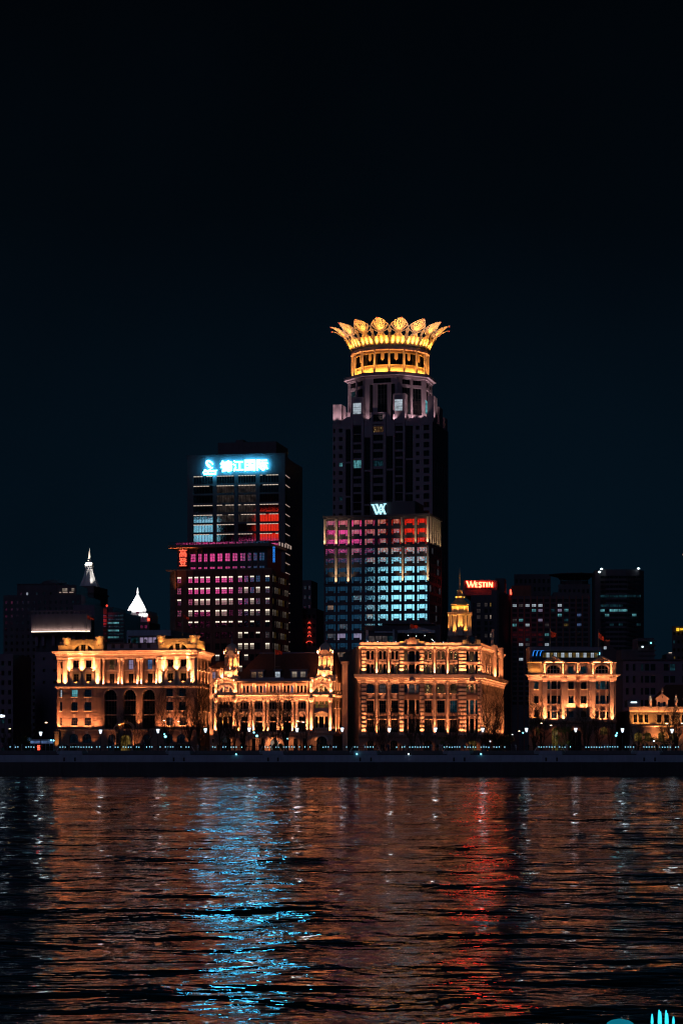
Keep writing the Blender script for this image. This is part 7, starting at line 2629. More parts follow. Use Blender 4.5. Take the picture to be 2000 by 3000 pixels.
grid_tower(o, fr, x0, x1, 1.2, zt, 20, 3, 18, 'concrete_dark', {}, .5, .4)

# ================================================================== 11. buildings behind, to the right
FQ = Frame(1400, 800, -8)
Q = root("red_sign_hotel", FQ, "dark hotel block carrying a red lit hotel name sign on its roof", "hotel")
X_, Z_ = FQ.crop(1020, 1680, 3.267, 1300)
q0, q1 = X_(1170), X_(1418)
hs, ms = [], []
for k in range(14):
    for j, (a, b) in enumerate(((1190, 1206), (1228, 1262), (1300, 1330), (1352, 1394))):
        y = 300 + 59 * k
        hs.append((X_(a), X_(b), Z_(y + 18), Z_(y - 20)))
        code = {(0, 1): 'room_dim', (0, 2): 'room_dim', (0, 3): 'room_amber', (1, 1): 'room_dim', (2, 1): 'room_dim', (2, 2): 'room_dim', (2, 3): 'room_white', (5, 3): 'room_white', (5, 2): 'room_dim'}.get((k, j), 'glass_dark')
        ms.append(code)
wall(MB(), q0, q1, 1.2, Z_(205), hs).build("front_wall", M['concrete_dark'], Q, FQ)
for h, m in zip(hs, ms):
    window(Q, FQ, *h, .2, M[m], 3, 2, bar=.08, m2=M['lamp_strip_white'] if m == 'room_white' else None, split=.75 if m == 'room_white' else 0)
FQs = FQ.side(q1, 90 - 6)
MB().box(0.02, 44, -.2, 2, 1.2, Z_(160)).build("side_wall", M['concrete_dark'], Q, FQs)
for i in range(26):
    MB().box(1 + i * 1.6, 1.5 + i * 1.6, -.5, -.18, 1.2, Z_(160)).build("side_fin", M['concrete_dark'], Q, FQs)
MB().box(q0 + .1, q1 - .5, 1, 34, 1.2, Z_(205)).box(X_(1095), q1, 2, 34, Z_(205), Z_(60)).box(X_(1380), X_(1470), 14, 24, Z_(160), Z_(20)).build("body", M['concrete_dark'], Q, FQ)
QS = root("hotel_name_sign", FQ, "bright red lit capital letter hotel name sign on the roof block", "sign", z=Z_(150))


def letter(mb, ch, x, z, w, h, t, y0, y1):
    """flared capital letters built from strokes"""
    def s(p, q, a, b=None):
        b = a if b is None else b
        P, Qv = Vector((x + p[0] * w, z + p[1] * h)), Vector((x + q[0] * w, z + q[1] * h))
        d = (Qv - P).normalized()
        nn = Vector((-d.y, d.x))
        mb.prism([tuple(P - nn * a), tuple(Qv - nn * b), tuple(Qv + nn * b), tuple(P + nn * a)], y0, y1)
    T, n_ = t, t * .55
    if ch == 'W':
        s((.04, 1), (.3, 0), T * 1.1, T); s((.3, 0), (.54, 1), n_); s((.46, 1), (.70, 0), T * 1.1, T); s((.70, 0), (.97, 1), n_, T * .7)
        s((-.06, .98), (.14, .98), n_); s((.88, .98), (1.05, .98), n_)
    elif ch == 'E':
        s((.15, 0), (.15, 1), T); s((.1, .96), (.85, .96), n_); s((.1, .5), (.7, .5), n_); s((.1, .04), (.9, .04), n_)
    elif ch == 'S':
        pts = [(.85, .86), (.6, .98), (.3, .95), (.14, .76), (.3, .58), (.65, .44), (.86, .26), (.7, .05), (.4, 0), (.1, .12)]
        for p, q in zip(pts, pts[1:]):
            s(p, q, T * .85)
    elif ch == 'T':
        s((.5, 0), (.5, 1), T); s((0, .95), (1, .95), n_ * 1.1)
    elif ch == 'I':
        s((.5, 0), (.5, 1), T)
    elif ch == 'N':
        s((.12, 0), (.12, 1), n_ * 1.1); s((.12, 1), (.88, 0), T); s((.88, 0), (.88, 1), n_ * 1.1)


sxq = lambda x: FQ.x(1340 + x / 9.8)
szq = lambda y: FQ.z(1640 + y / 9.8, 1405)
for ch, a, b, t in (('W', 245, 490, 608), ('E', 488, 580, 648), ('S', 582, 690, 640), ('T', 690, 795, 640), ('I', 795, 862, 640), ('N', 872, 1000, 638)):
    mb = MB()
    letter(mb, ch, sxq(a), szq(776), sxq(b) - sxq(a), szq(t) - szq(776), .27, 1.2, 1.5)
    mb.build("letter", M['sign_red'], QS, FQ)
MB().box(sxq(225), sxq(1020), 1.52, 1.9, szq(800), szq(780)).build("sign_frame", M['brick_red'], QS, FQ)
mb = MB()
for x in range(250, 1020, 90):
    mb.box(sxq(x) - .06, sxq(x) + .06, 1.52, 1.9, szq(780), szq(620))
mb.build("sign_post", M['dark_metal'], QS, FQ)
MB().box(sxq(270), sxq(1010), .8, 1.0, szq(848), szq(838)).build("trough_light", M['room_red'], QS, FQ)
QT = root("side_hotel_sign", FQ, "small red sign seen edge on at the side of the red sign hotel", "sign", z=Z_(160))
qz1, qz0 = FQ.z(1713, 1480), FQ.z(1727, 1480)
for i in range(3):
    m_ = MB().box(25 + i * 3.0, 27.2 + i * 3.0, -1.0, -.8, qz0, qz1 - (0 if i == 0 else .4 * 2))
    m_.build("letter", M['sign_red_soft'], QT, FQs)

# red lit grid building
FRD = Frame(1600, 820, -4)
RG = root("red_grid_building", FRD, "long slab building of square bays, a few teal lit and some glowing red", "building")
X_, Z_ = FRD.crop(1480, 1600, 3.015, 380)
lit = {}
def cell(x, y):
    return (round((y - 480) / 43.2), round((x - 80) / 57))
for x, y, m in [(80, 525, 'room_cool'), (195, 523, 'room_cool'), (252, 523, 'room_cool'), (313, 523, 'room_cool'), (137, 525, 'room_dim'), (473, 517, 'room_cool'),
                (252, 563, 'room_teal'), (313, 565, 'room_mauve'), (473, 560, 'room_mauve'), (530, 560, 'room_teal'), (415, 560, 'room_teal_dim'), (473, 603, 'room_teal'),
                (82, 650, 'room_dim'), (140, 650, 'room_teal'), (310, 650, 'room_mauve'), (525, 640, 'room_teal_dim'), (82, 695, 'room_teal'), (197, 692, 'room_cool'),
                (370, 685, 'room_dim'), (540, 685, 'room_amber'), (140, 738, 'room_red'), (195, 738, 'room_red'), (133, 775, 'room_red'), (80, 775, 'room_red'), (265, 775, 'room_red'),
                (315, 775, 'room_red'), (372, 775, 'room_teal'), (195, 775, 'room_red'), (140, 818, 'room_red'), (195, 818, 'room_teal_dim'), (315, 818, 'room_red'),
                (145, 860, 'room_cool'), (203, 860, 'room_dim'), (372, 860, 'room_cool'), (300, 860, 'room_red'), (145, 990, 'room_cool'), (630, 610, 'room_blue'), (630, 690, 'room_blue')]:
    lit[cell(x, y)] = m
zt = Z_(440)
ph = Z_(480) - Z_(523.2)
rows_n = 22
x0, x1 = X_(51), X_(51 + 57 * 12)
grid_tower(RG, FRD, x0, x1, Z_(458.4) - rows_n * ph, zt, 26, 12, rows_n, 'concrete_dark', lit, .68, .6, top=Z_(458.4), nbar=(3, 2))
for i in range(13):
    x = x0 + (x1 - x0) * i / 12
    MB().box(x - .18, x + .18, -.3, .02, 1.2, zt).build("pier", M['brick_red'], RG, FRD)
MB().box(X_(55), X_(225), 1, 20, zt - .1, Z_(345)).build("roof_block", M['brick_red'], RG, FRD)
MB().box(x0 + 16, x1 - 3, 2, 18, zt - .1, Z_(405)).build("roof_block", M['concrete_dark'], RG, FRD)
uplight(RG, FRD, X_(150), -9, Z_(960), 500, (1, .05, .03), 120, 14, fixture=False)
# dark far silhouettes
o, fr, x0, x1, zt = block("far_twin_slab", "dim far slab tower behind the red grid building", 1505, 1612, 1682, 1100, -6, 24, 'concrete_dark')
grid_tower(o, fr, x0, x1, 1.2, zt, 24, 8, 22, 'concrete_dark', {}, .5, .5)
o, fr, x0, x1, zt = block("disc_topped_tower", "dim far tower with a wide overhanging disc top", 1634, 1728, 1712, 1050, -6, 24, 'concrete_dark')
grid_tower(o, fr, x0, x1, 1.2, zt, 24, 7, 22, 'concrete_dark', {}, .5, .5)
mx = (x0 + x1) / 2
MB().lathe([(6, zt), (7, zt + 2)], mx, 9, 20).lathe([(7.5, fr.z(1693, 1680)), (8.0, fr.z(1688, 1680)), (12.5, fr.z(1681, 1680)), (12.5, fr.z(1679.5, 1680)), (2, fr.z(1679, 1680))], mx, 9, 24).build("roof_disc", M['concrete_dark'], o, fr)
for i in range(12):
    a = 2 * math.pi * i / 12
    MB().cyl(mx + 6.6 * math.cos(a), 9 + 6.6 * math.sin(a), .3, zt, fr.z(1690, 1680), 6).build("disc_column", M['concrete_dark'], o, fr)
# dark rounded tower with teal bands
FY = Frame(1815, 1000, -4)
YT = root("rounded_dark_tower", FY, "dark rounded glass tower with broken teal window bands and corner beacons", "skyscraper")
X_, Z_ = FY.crop(1480, 1600, 3.015, 1010)
y0, y1, yt = X_(790), X_(1232), Z_(205)
pts = [(y0, 4), (y0 + 5, 0), (y1 - 9, 0), (y1 - 3, 3), (y1, 9), (y1, 32), (y0, 32)]
MB().plan(pts, 1.2, yt).build("body", M['tower_dark'], YT, FY)
rw = random.Random(4)
for k in range(23):
    za, zb_ = Z_(285 + 42 * k), Z_(262 + 42 * k)
    for j in range(9):
        xa = X_(835 + j * 40)
        m = 'glass_dark'
        if k == 4: m = 'room_teal_dim'
        if k in (7, 8) and rw.random() < .28: m = 'room_teal'
        if k in (6, 10) and rw.random() < .4: m = 'room_teal_dim'
        window(YT, FY, xa + .05, X_(835 + (j + 1) * 40) - .05, za, zb_, -.12, M[m], 3, 1)
    MB().box(y0 + 5, y1 - 9, -.35, .0, zb_ + .05, zb_ + .5).build("floor_band", M['tower_dark'], YT, FY)
for x, y in ((848, 198), (828, 228), (1175, 195)):
    MB().lathe([(.1, -.5), (.75, 0), (.1, .5)], 0, 0, 8).build("beacon", M['beacon_white'], YT, FY, (X_(x), 2 if x != 828 else -.6, Z_(y)))
# mauve block behind the gothic house
FZ = Frame(1920, 700, 1)
ZB = root("plain_mauve_block", FZ, "long unlit plain block with paired windows behind the gothic gabled house", "building")
X_, Z_ = FZ.crop(1480, 1600, 3.015, 1300)
hs = []
for y in (1072, 1178, 1284, 1390, 1500):
    for a, b in ((1062, 1086), (1122, 1146), (1195, 1214), (1230, 1266), (1280, 1322), (1395, 1440), (1452, 1496), (1560, 1600), (1640, 1690)):
        hs.append((X_(a), X_(b), Z_(y + 28), Z_(y - 32)))
wall(MB(), X_(1035), X_(1760), 1.2, Z_(1005), hs).build("front_wall", M['concrete_mauve'], ZB, FZ)
for i, h in enumerate(hs):
    window(ZB, FZ, *h, .2, M['room_teal_dim' if i in (2, 6) else 'glass_dark'], 3, 2)
MB().box(X_(1036), X_(1758), .9, 24, 1.2, Z_(1006)).box(X_(1040), X_(1340), 6, 22, Z_(1006), Z_(905)).box(X_(1200), X_(1345), 8, 20, Z_(905), Z_(800)).box(X_(1030), X_(1765), -.6, 25, Z_(1006), Z_(998)).build("body", M['concrete_dark'], ZB, FZ)
for k in range(4):
    MB().box(X_(1190), X_(1350), 5.5, 7.9, Z_(960 - 42 * k), Z_(950 - 42 * k)).build("balcony_slab", M['concrete_dark'], ZB, FZ)
MB().box(X_(1226), X_(1240), 5.8, 5.95, Z_(888), Z_(868)).build("lit_window", M['beacon_white'], ZB, FZ)
MB().box(X_(1312), X_(1322), 7.8, 7.95, Z_(850), Z_(840)).build("lit_window", M['lamp_cyan'], ZB, FZ)
# far amber sign building and the tower just entering the frame
o, fr, x0, x1, zt = block("amber_sign_building", "far dark building with a glowing amber roof sign cut by the frame", 1967, 2120, 1835, 950, 0, 24, 'tower_dark')
grid_tower(o, fr, x0, x1, 1.2, zt, 24, 12, 16, 'tower_dark', {(1, 0): 'room_teal_dim', (3, 0): 'room_amber', (4, 1): 'room_teal_dim', (5, 0): 'room_amber', (7, 4): 'room_teal_dim'}, .5, .4, skew=.17)
AS = root("amber_roof_sign", fr, "amber roof sign with a square emblem and letters at the frame edge", "sign", z=zt - 8)
za, zb_ = fr.z(1848, 1990), fr.z(1841, 1990)
fit_text("lettering", "Shanghai", M['sign_amber'], AS, fr, fr.x(1989), fr.x(2045), za, zb_, -.5, off=.02)
mb = MB()
ea, eb_ = fr.x(1979.5), fr.x(1987)
mb.box(ea, eb_, -.6, -.4, zb_ - .25, zb_ + .1).box(ea, eb_, -.6, -.4, za - .1, za + .25).box(ea, ea + .3, -.6, -.4, za + .25, zb_ - .25).box(eb_ - .3, eb_, -.6, -.4, za + .25, zb_ - .25).box(ea + .4, eb_ - .35, -.6, -.4, za + .4, zb_ - .45)
mb.build("emblem", M['sign_amber'], AS, fr)
o, fr, x0, x1, zt = block("edge_spire_tower", "pink lit tower cornice just entering at the edge of the frame", 2003, 2140, 1640, 900, 0, 30, 'concrete_mauve')
grid_tower(o, fr, x0, x1, 1.2, zt, 28, 9, 30, 'tower_dark', {}, .5, .5, skew=.19)
MB().molding(x0, x1, [(.0, zt), (.6, zt + 1.0), (.3, zt + 1.2), (.9, zt + 2.0), (1.0, zt + 2.4)], .5, 1, 1).build("cornice", M['stone_light'], o, fr)
uplight(o, fr, x0 + .6, -2.2, zt - 2.5, 900, (1, .6, .5), 80, 14, fixture=False)
o, fr, x0, x1, zt = block("far_lamp_house", "distant low roof with one white lamp below the amber sign", 1950, 1972, 1915, 900, 0, 12, 'concrete_dark')
grid_tower(o, fr, x0, x1, 1.2, zt, 12, 2, 6, 'concrete_dark')
MB().box(fr.x(1957), fr.x(1966), -.4, -.2, fr.z(1913.5, 1961), fr.z(1911.5, 1961)).build("lamp", M['led_white'], o, fr)

# ================================================================== 12. across the river: the screen covered towers whose light the hotel glass mirrors
def screen_mat(name, stops, strength, scale=0.06):
    m, n, l, out = newmat(name)
    tc = n.new("ShaderNodeTexCoord")
    t = noise(n, l, tc.outputs['Object'], scale, 4)
    r = n.new("ShaderNodeValToRGB")
    r.color_ramp.interpolation = 'CONSTANT'
    els = r.color_ramp.elements
    while len(els) < len(stops):
        els.new(.5)
    for e_, (p, c) in zip(els, stops):
        e_.position = p
        e_.color = tuple(c) + (1,)
    l.new(t.outputs[0], r.inputs[0])
    e = n.new("ShaderNodeEmission")
    l.new(r.outputs[0], e.inputs[0])
    e.inputs[1].default_value = strength
    l.new(e.outputs[0], out.inputs[0])
    m.cycles.emission_sampling = 'NONE'


screen_mat('screen_magenta', [(0, (.60, .01, .16)), (.43, (.95, .03, .22)), (.52, (1, .45, .7)), (.55, (.5, .01, .25)), (.64, (.9, .02, .03))], 2.8, .35)
screen_mat('screen_red', [(0, (.9, .012, .004)), (.45, (1, .03, .012)), (.58, (.35, .004, .003)), (.64, (1, .04, .015))], 2.8, .28)
screen_mat('screen_cyan', [(0, (.10, .62, .9)), (.42, (.25, .85, 1)), (.52, (.6, .95, 1)), (.60, (.06, .45, .8))], 3.2, .30)
screen_mat('screen_blue', [(0, (.02, .20, .36)), (.45, (.02, .12, .30)), (.52, (.08, .32, .5)), (.60, (.10, .05, .28))], .42, .4)
screen_mat('screen_blue_soft', [(0, (.02, .22, .40)), (.42, (.03, .10, .36)), (.52, (.10, .42, .6)), (.62, (.4, .05, .25))], .8, .4)


screen_mat('screen_cyan_broken', [(0, (0, 0, 0)), (.42, (.25, .85, 1)), (.5, (.5, .02, .12)), (.53, (.10, .62, .9)), (.60, (0, 0, 0))], 2.6, .22)
screen_mat('screen_red_broken', [(0, (0, 0, 0)), (.40, (1, .03, .012)), (.53, (.2, .004, .003)), (.57, (1, .04, .015)), (.63, (0, 0, 0))], 2.6, .2)


def screen_tower(x0, x1, h, screens, label):
    t = root_at("screen_tower", (x0 + x1) / 2, -402, 4.6, label, "skyscraper", "screen towers across the river")
    w = (x1 - x0) / 2
    MB().box(-w - 3, w + 3, -40, 0, 0, h).box(-w, w, -36, -4, h, h + 8).build("body", M['tower_dark'], t)
    for a, b, z0, z1, m in screens:
        c = (x0 + x1) / 2
        MB().box(a - c, b - c, .05, .6, z0 - 4.6, z1 - 4.6).build("screen", M[m], t)


screen_tower(-625, -567, 262, [(-624, -568, 95, 193, 'screen_blue'), (-624, -577, 196, 221, 'screen_magenta'), (-600, -572, 223, 252, 'screen_red_broken')], "screen covered tower across the river glowing blue with magenta and red bands")
screen_tower(-563, -508, 240, [(-561, -509, 118, 181, 'screen_cyan'), (-543, -509, 193, 224, 'screen_red')], "screen covered tower across the river glowing cyan under a red band")
screen_tower(-776, -710, 230, [(-774, -712, 140, 202, 'screen_magenta')], "screen covered tower across the river glowing magenta")
screen_tower(-705, -676, 215, [(-708, -674, 138, 199, 'screen_blue_soft')], "narrow screen covered tower across the river glowing dim blue")
screen_tower(-668, -640, 275, [(-674, -645, 221, 247, 'screen_cyan_broken')], "tall screen covered tower across the river with cyan crown")

# ================================================================== 13. lamps, street things
lamp_parts = None
LAMPS = [(120, 2150, "white lantern street lamp beside the bus shelter"), (295, 2144, "white lantern street lamp before the arcade of the corner block"),
         (463, 2142, "white lantern street lamp before the far wing of the arcaded block"), (602, 2140, "white lantern street lamp in the gap before the domed club"),
         (730, 2138, "white lantern street lamp before the club's middle columns"), (870, 2139, "white lantern street lamp by the big forked tree of the club"),
         (1002, 2138, "white lantern street lamp in the dark lane after the domed club"), (1140, 2139, "white lantern street lamp by the second column of the banded building"),
         (1275, 2138, "white lantern street lamp by the third plain column of the banded building"), (1413, 2139, "white lantern street lamp below the clock cupola corner"),
         (1541, 2139, "white lantern street lamp at the near corner of the twin gabled bank"), (1685, 2139, "white lantern street lamp before the middle of the twin gabled bank"),
         (1822, 2140, "white lantern street lamp in the dark lane after the bank"), (1967, 2142, "white lantern street lamp before the gothic gabled house")]
ld = bpy.data.lights.new("lantern_light", 'POINT')
ld.energy, ld.color, ld.shadow_soft_size = 30, (.66, .86, 1.0), .5
for i, (u, v, lab) in enumerate(LAMPS):
    Y = 531
    x = (u - 1000) / FL * Y
    zt = CAMH + (HOR - v) / FL * Y
    r_ = root_at("street_lamp", x, Y, 5.95, lab, "street lamp", "lantern lamps along the promenade")
    if lamp_parts is None:
        h = zt - 5.95
        post_m = MB().lathe([(.2, 0), (.2, .3), (.1, .5), (.075, h - .6), (.12, h - .5)], 0, 0, 8).mesh("post", M['dark_metal'])
        gl_m = MB().lathe([(.17, h - .48), (.3, h + .05), (.42, h + .42), (.36, h + .5)], 0, 0, 10).mesh("lantern_glass", M['lamp_glow'])
        cap_m = MB().lathe([(.46, h + .5), (.4, h + .58), (.12, h + .74), (.05, h + .95)], 0, 0, 10).mesh("cap", M['dark_metal'])
        lamp_parts = (post_m, gl_m, cap_m, h)
    dz = zt - 5.95 - lamp_parts[3]
    for nm, me in zip(("post", "lantern_glass", "cap"), lamp_parts[:3]):
        link(nm, me, r_, None, (0, 0, 0 if nm == "post" else dz))
    link("lantern_light", ld, r_, None, (0, -.75, lamp_parts[3] + dz + .3))
road_lamps = [(5, 2098, 560, 'lamp_glow', 1.7, "large bright road lamp head at the edge of the frame"), (30, 2135, 600, 'lamp_warm', .55, "small warm round road lamp over the dark shrubs"),
              (136, 2117, 600, 'lamp_warm', .62, "warm road lamp above the bus shelter"), (481, 2111, 596, 'lamp_warm', .5, "small warm road lamp before the arcaded block's far wing"),
              (523, 2114, 596, 'lamp_warm', .5, "small warm road lamp against the last window of the arcaded block"), (872, 2113, 596, 'lamp_warm', .6, "warm road lamp over the big forked tree"),
              (888, 2116, 596, 'lamp_glow', .5, "white road lamp by the big forked tree"), (1613, 2125, 596, 'lamp_warm', .5, "warm road lamp in front of the first gable bay of the bank"),
              (1585, 2119, 596, 'lamp_warm', .42, "small warm road lamp before the bank's plain corner bay"), (1952, 2120, 596, 'lamp_warm', .6, "warm road lamp in front of the gothic house"),
              (1520, 2142, 590, 'lamp_warm', .45, "small pale lamp in the lane before the bank"), (1500, 2152, 590, 'lamp_glow', .4, "tiny white lamp in the lane before the bank"),
              (1996, 2119, 596, 'lamp_glow', .5, "white road lamp at the far edge beyond the gothic house")]
for u, v, Y, m, s, lab in road_lamps:
    x, zt = (u - 1000) / FL * Y, CAMH + (HOR - v) / FL * Y
    r_ = root_at("road_lamp", x, Y, 1.45, lab, "street lamp", "lamps along the road")
    h = zt - 1.45
    MB().lathe([(.12, 0), (.06, h)], .9, 0, 6).tube((.9, 0, h), (.2, 0, h + .12), .04, n=5).build("post", M['dark_metal'], r_)
    MB().lathe([(.06, h - s * .22), (s * .55, h - s * .12), (s * .55, h + s * .12), (.06, h + s * .25)], 0, 0, 8, squash=.6).build("lamp_head", M[m], r_)
signals = [(753, 2156, 'lamp_cyan', .5), (744, 2146, 'lamp_cyan', .36), (485, 2158, 'lamp_cyan', .55), (482, 2151, 'lamp_cyan', .3), (1803, 2155, 'lamp_cyan', .45), (1806, 2148, 'lamp_cyan', .3), (1531, 2147, 'lamp_cyan', .3),
           (1914, 2171, 'lamp_glow', .35), (1435, 2172, 'lamp_glow', .3), (842, 2164, 'lamp_cyan', .24)]
slabs = ["bright cyan signal lamp before the domed club", "small white cyan signal lamp just above the club's bright signal", "bright cyan signal lamp before the arcaded block", "tiny cyan signal lamp above the arcaded block's signal",
         "cyan signal lamp at the far corner of the bank", "tiny cyan signal lamp above the bank corner signal", "tiny cyan lamp beside the bank's near street lamp", "white signal lamp in the shrubs before the gothic house",
         "small white lamp low by the clock cupola corner", "tiny cyan lamp in the big forked tree"]
for (u, v, m, s), lab in zip(signals, slabs):
    Y = 585
    x, zt = (u - 1000) / FL * Y, CAMH + (HOR - v) / FL * Y
    r_ = root_at("signal_lamp", x, Y, 1.3, lab, "signal lamp", "signal lamps along the road")
    h = zt - 1.3
    MB().cyl(0, .2, .06, 0, h + .3, 6).box(-.25, .25, .05, .3, h - .5, h + .5).build("post", M['dark_metal'], r_)
    MB().lathe([(.04, -s * .6), (s * .6, -s * .3), (s * .6, s * .3), (.04, s * .6)], 0, -.1, 8).build("lens", M[m], r_, None, (0, 0, h))

# bus and its stop at the left
Y = 583
bx = lambda x: (x / 7.84 - 1000) / FL * Y
bz = lambda y: CAMH + (HOR - (2080 + y / 7.84)) / FL * Y
bus = root_at("city_bus", (bx(700) + bx(1240)) / 2, Y, 1.3, "dark blue city bus with a red lit route sign by the arcaded block", "bus")
L = (bx(1240) - bx(700)) / 2
bt = bz(690) - 1.3
mb = MB().plan([(-L, .15), (-L + .2, 0), (L - .2, 0), (L, .15), (L, 2.4), (-L, 2.4)], .35, bt * .42)
mb.plan([(-L, .15), (-L + .2, 0), (L - .2, 0), (L, .15), (L, 2.4), (-L, 2.4)], bt * .86, bt).box(-L + .1, L - .1, .3, 2.3, bt, bt + .22)
for i in range(7):
    x = -L + .05 + (2 * L - .2) * i / 6
    mb.box(x, x + .1, .02, .1, bt * .42, bt * .86)
mb.build("body", M['granite_wall'], bus)
for i in range(6):
    a = -L + .15 + (2 * L - .2) * i / 6
    MB().add([(a, .06, bt * .42), (a + (2 * L - .2) / 6 - .1, .06, bt * .42), (a + (2 * L - .2) / 6 - .1, .06, bt * .86), (a, .06, bt * .86)], [(0, 1, 2, 3)]).build("window", M['glass_dark'], bus)
MB().box(-L + .1, L - .3, -.03, .02, bt * .88, bt * .97).build("blue_band", M['room_blue'], bus)
for x in (-L * .62, L * .6):
    MB().lathe([(.5, -.12), (.52, 0), (.5, .12)], 0, 0, 14).build("wheel", M['cloth_dark'], bus, None, (x, .1, .5), Matrix.Rotation(math.radians(90), 4, 'X'))
sgx = (bx(895) - (bx(700) + bx(1240)) / 2)
MB().box(sgx - .45, sgx + .45, -.06, 0, bt * .60, bt * .84).build("route_sign_box", M['cloth_dark'], bus)
fit_text("route_sign", "985", M['sign_red_soft'], bus, None, sgx - .38, sgx + .38, bt * .63, bt * .81, -.08, off=.02)
for x, z, m in ((bx(1180), 695, 'lamp_cyan'), (bx(1240), 700, 'lamp_cyan')):
    MB().lathe([(.05, -.2), (.22, 0), (.05, .2)], 0, 0, 8).build("marker_light", M[m], bus, None, (x - (bx(700) + bx(1240)) / 2, -.1, bz(z) - 1.3))
scr = root_at("street_screen", bx(600), 590, 1.45, "small dim blue and magenta street screen on posts behind the shrubs", "screen")
sh_ = bz(630) - 1.45
MB().box(-.6, .6, 0, .2, bz(720) - 1.45, sh_).cyl(-.4, .1, .06, 0, sh_, 6).cyl(.4, .1, .06, 0, sh_, 6).build("cabinet", M['dark_metal'], scr)
for i in range(3):
    for j in range(4):
        MB().box(-.55 + .38 * i, -.25 + .38 * i, -.04, .0, sh_ - .28 - .28 * j, sh_ - .08 - .28 * j).build("screen_tile", M['room_blue' if (i + j) % 2 else 'room_teal_dim'], scr)

# ================================================================== 14. trees
def grow(mbt, mbc, rnd, base, height, spread, n_limbs, lean=0.0, trunk_r=.22, fork=.2, density=1.0):
    top = Vector(base) + Vector((lean * height * fork, 0, height * fork))
    mbt.tube(base, top, trunk_r, trunk_r * .75, 7)
    tips = []
    for i in range(n_limbs):
        az = 2 * math.pi * (i + rnd.uniform(-.3, .3)) / n_limbs
        p = top.copy() - Vector((0, 0, rnd.uniform(0, .15) * height * fork))
        d = Vector((math.cos(az) * spread * rnd.uniform(.5, 1.1), math.sin(az) * spread * rnd.uniform(.5, 1.0), 1)).normalized()
        L = height * (1 - fork) * rnd.uniform(.75, 1.02)
        seg, r = 5, trunk_r * .55
        pts = [p]
        for k in range(seg):
            d = (d + Vector((rnd.gauss(0, .10), rnd.gauss(0, .10), .16))).normalized()
            q = pts[-1] + d * L / seg
            mbt.tube(pts[-1], q, r, r * .72, 5)
            r *= .72
            pts.append(q)
            nb = int(rnd.uniform(3, 5) * density) if k else 1
            for b in range(nb):
                s = pts[-2].lerp(q, rnd.random())
                bd = (d + Vector((rnd.gauss(0, .55), rnd.gauss(0, .55), rnd.uniform(-.1, .5)))).normalized()
                bl = L * rnd.uniform(.18, .34)
                e = s + bd * bl * .5
                e2 = e + (bd + Vector((rnd.gauss(0, .2), rnd.gauss(0, .2), .25))).normalized() * bl * .5
                mbc.tube(s, e, r * .6, r * .45, 3)
                mbc.tube(e, e2, r * .45, .02, 3)
                for t in range(int(4 * density)):
                    s2 = s.lerp(e2, rnd.uniform(.25, .95))
                    td = (bd + Vector((rnd.gauss(0, .7), rnd.gauss(0, .7), rnd.uniform(0, .7)))).normalized()
                    mbc.tube(s2, s2 + td * bl * rnd.uniform(.25, .6), .030, .012, 3)
    return tips


TREES = [  # u, v top, spread, depth, limbs, trunk radius, label
    (352, 2085, .55, 598, 5, .20, "small bare tree before the first tall arch"), (395, 2070, .45, 600, 5, .20, "small bare tree before the third tall arch"),
    (438, 2050, .40, 600, 5, .22, "bare upright tree before the third arch pier"), (487, 2012, .40, 602, 7, .26, "bare tree before the arcaded block's far wing windows"),
    (548, 2000, .42, 602, 8, .30, "tall bare tree before the far wing's narrow end"), (578, 1995, .30, 604, 7, .28, "tall bare tree at the far corner of the arcaded block"),
    (641, 2035, .30, 602, 8, .26, "bare tree before the first pavilion of the club"), (672, 2030, .26, 604, 7, .24, "bare tree at the first pavilion's inner column"),
    (692, 2050, .30, 600, 6, .20, "slim bare tree between pavilion and colonnade"), (716, 2050, .28, 602, 7, .24, "bare tree before the colonnade's first bay"),
    (760, 2048, .34, 602, 6, .22, "bare tree before the colonnade's second bay"), (806, 2048, .30, 602, 7, .24, "bare tree at the club's entrance"),
    (836, 2025, .34, 600, 9, .36, "big forked bare tree before the club's fifth bay"), (905, 2085, .40, 600, 4, .14, "thin bare sapling at the second pavilion"),
    (1100, 2085, .65, 598, 5, .2, "low bare tree before the first columns of the banded building"), (1122, 2078, .55, 600, 6, .22, "spreading bare tree at the second pier"),
    (1205, 2065, .42, 600, 7, .26, "bare tree before the banded building's middle bay"), (1245, 2090, .5, 598, 5, .2, "low bare tree before the fourth pier"),
    (1325, 2075, .55, 598, 6, .22, "bare tree before the broad corner pier"), (1375, 2080, .5, 598, 5, .2, "bare tree below the corner cupola"),
    (1430, 2025, .34, 606, 8, .28, "tall bare tree before the side street front"), (1458, 2035, .30, 608, 7, .26, "tall bare tree at the end of the side street front"),
    (1562, 2045, .32, 602, 7, .24, "bare tree before the bank's plain corner bay"), (1588, 2060, .36, 602, 7, .24, "bare tree before the bank's first gable bay"),
    (1655, 2075, .30, 604, 5, .2, "bare tree behind the green bush of the bank"), (1712, 2065, .34, 602, 8, .26, "dense bare tree before the bank's middle bays"),
    (1748, 2080, .40, 602, 6, .22, "bare tree before the bank's second gable bay"), (1792, 2085, .36, 604, 5, .2, "bare tree at the bank's far corner"),
    (1862, 2085, .55, 604, 5, .2, "bare tree before the gothic house's triple window"), (1950, 2075, .5, 602, 6, .24, "bare leaning tree before the gothic house's first gable"),
    (1978, 2050, .42, 600, 8, .32, "big dark bare tree at the frame edge"), (22, 2135, .5, 590, 6, .18, "low bare tree under the frame edge lamp"),
    (50, 2125, .55, 592, 6, .18, "low bare tree between the warm road lamps"), (92, 2130, .5, 594, 6, .18, "low bare tree behind the street screen"), (108, 2122, .5, 594, 5, .18, "low bare tree behind the bus")]
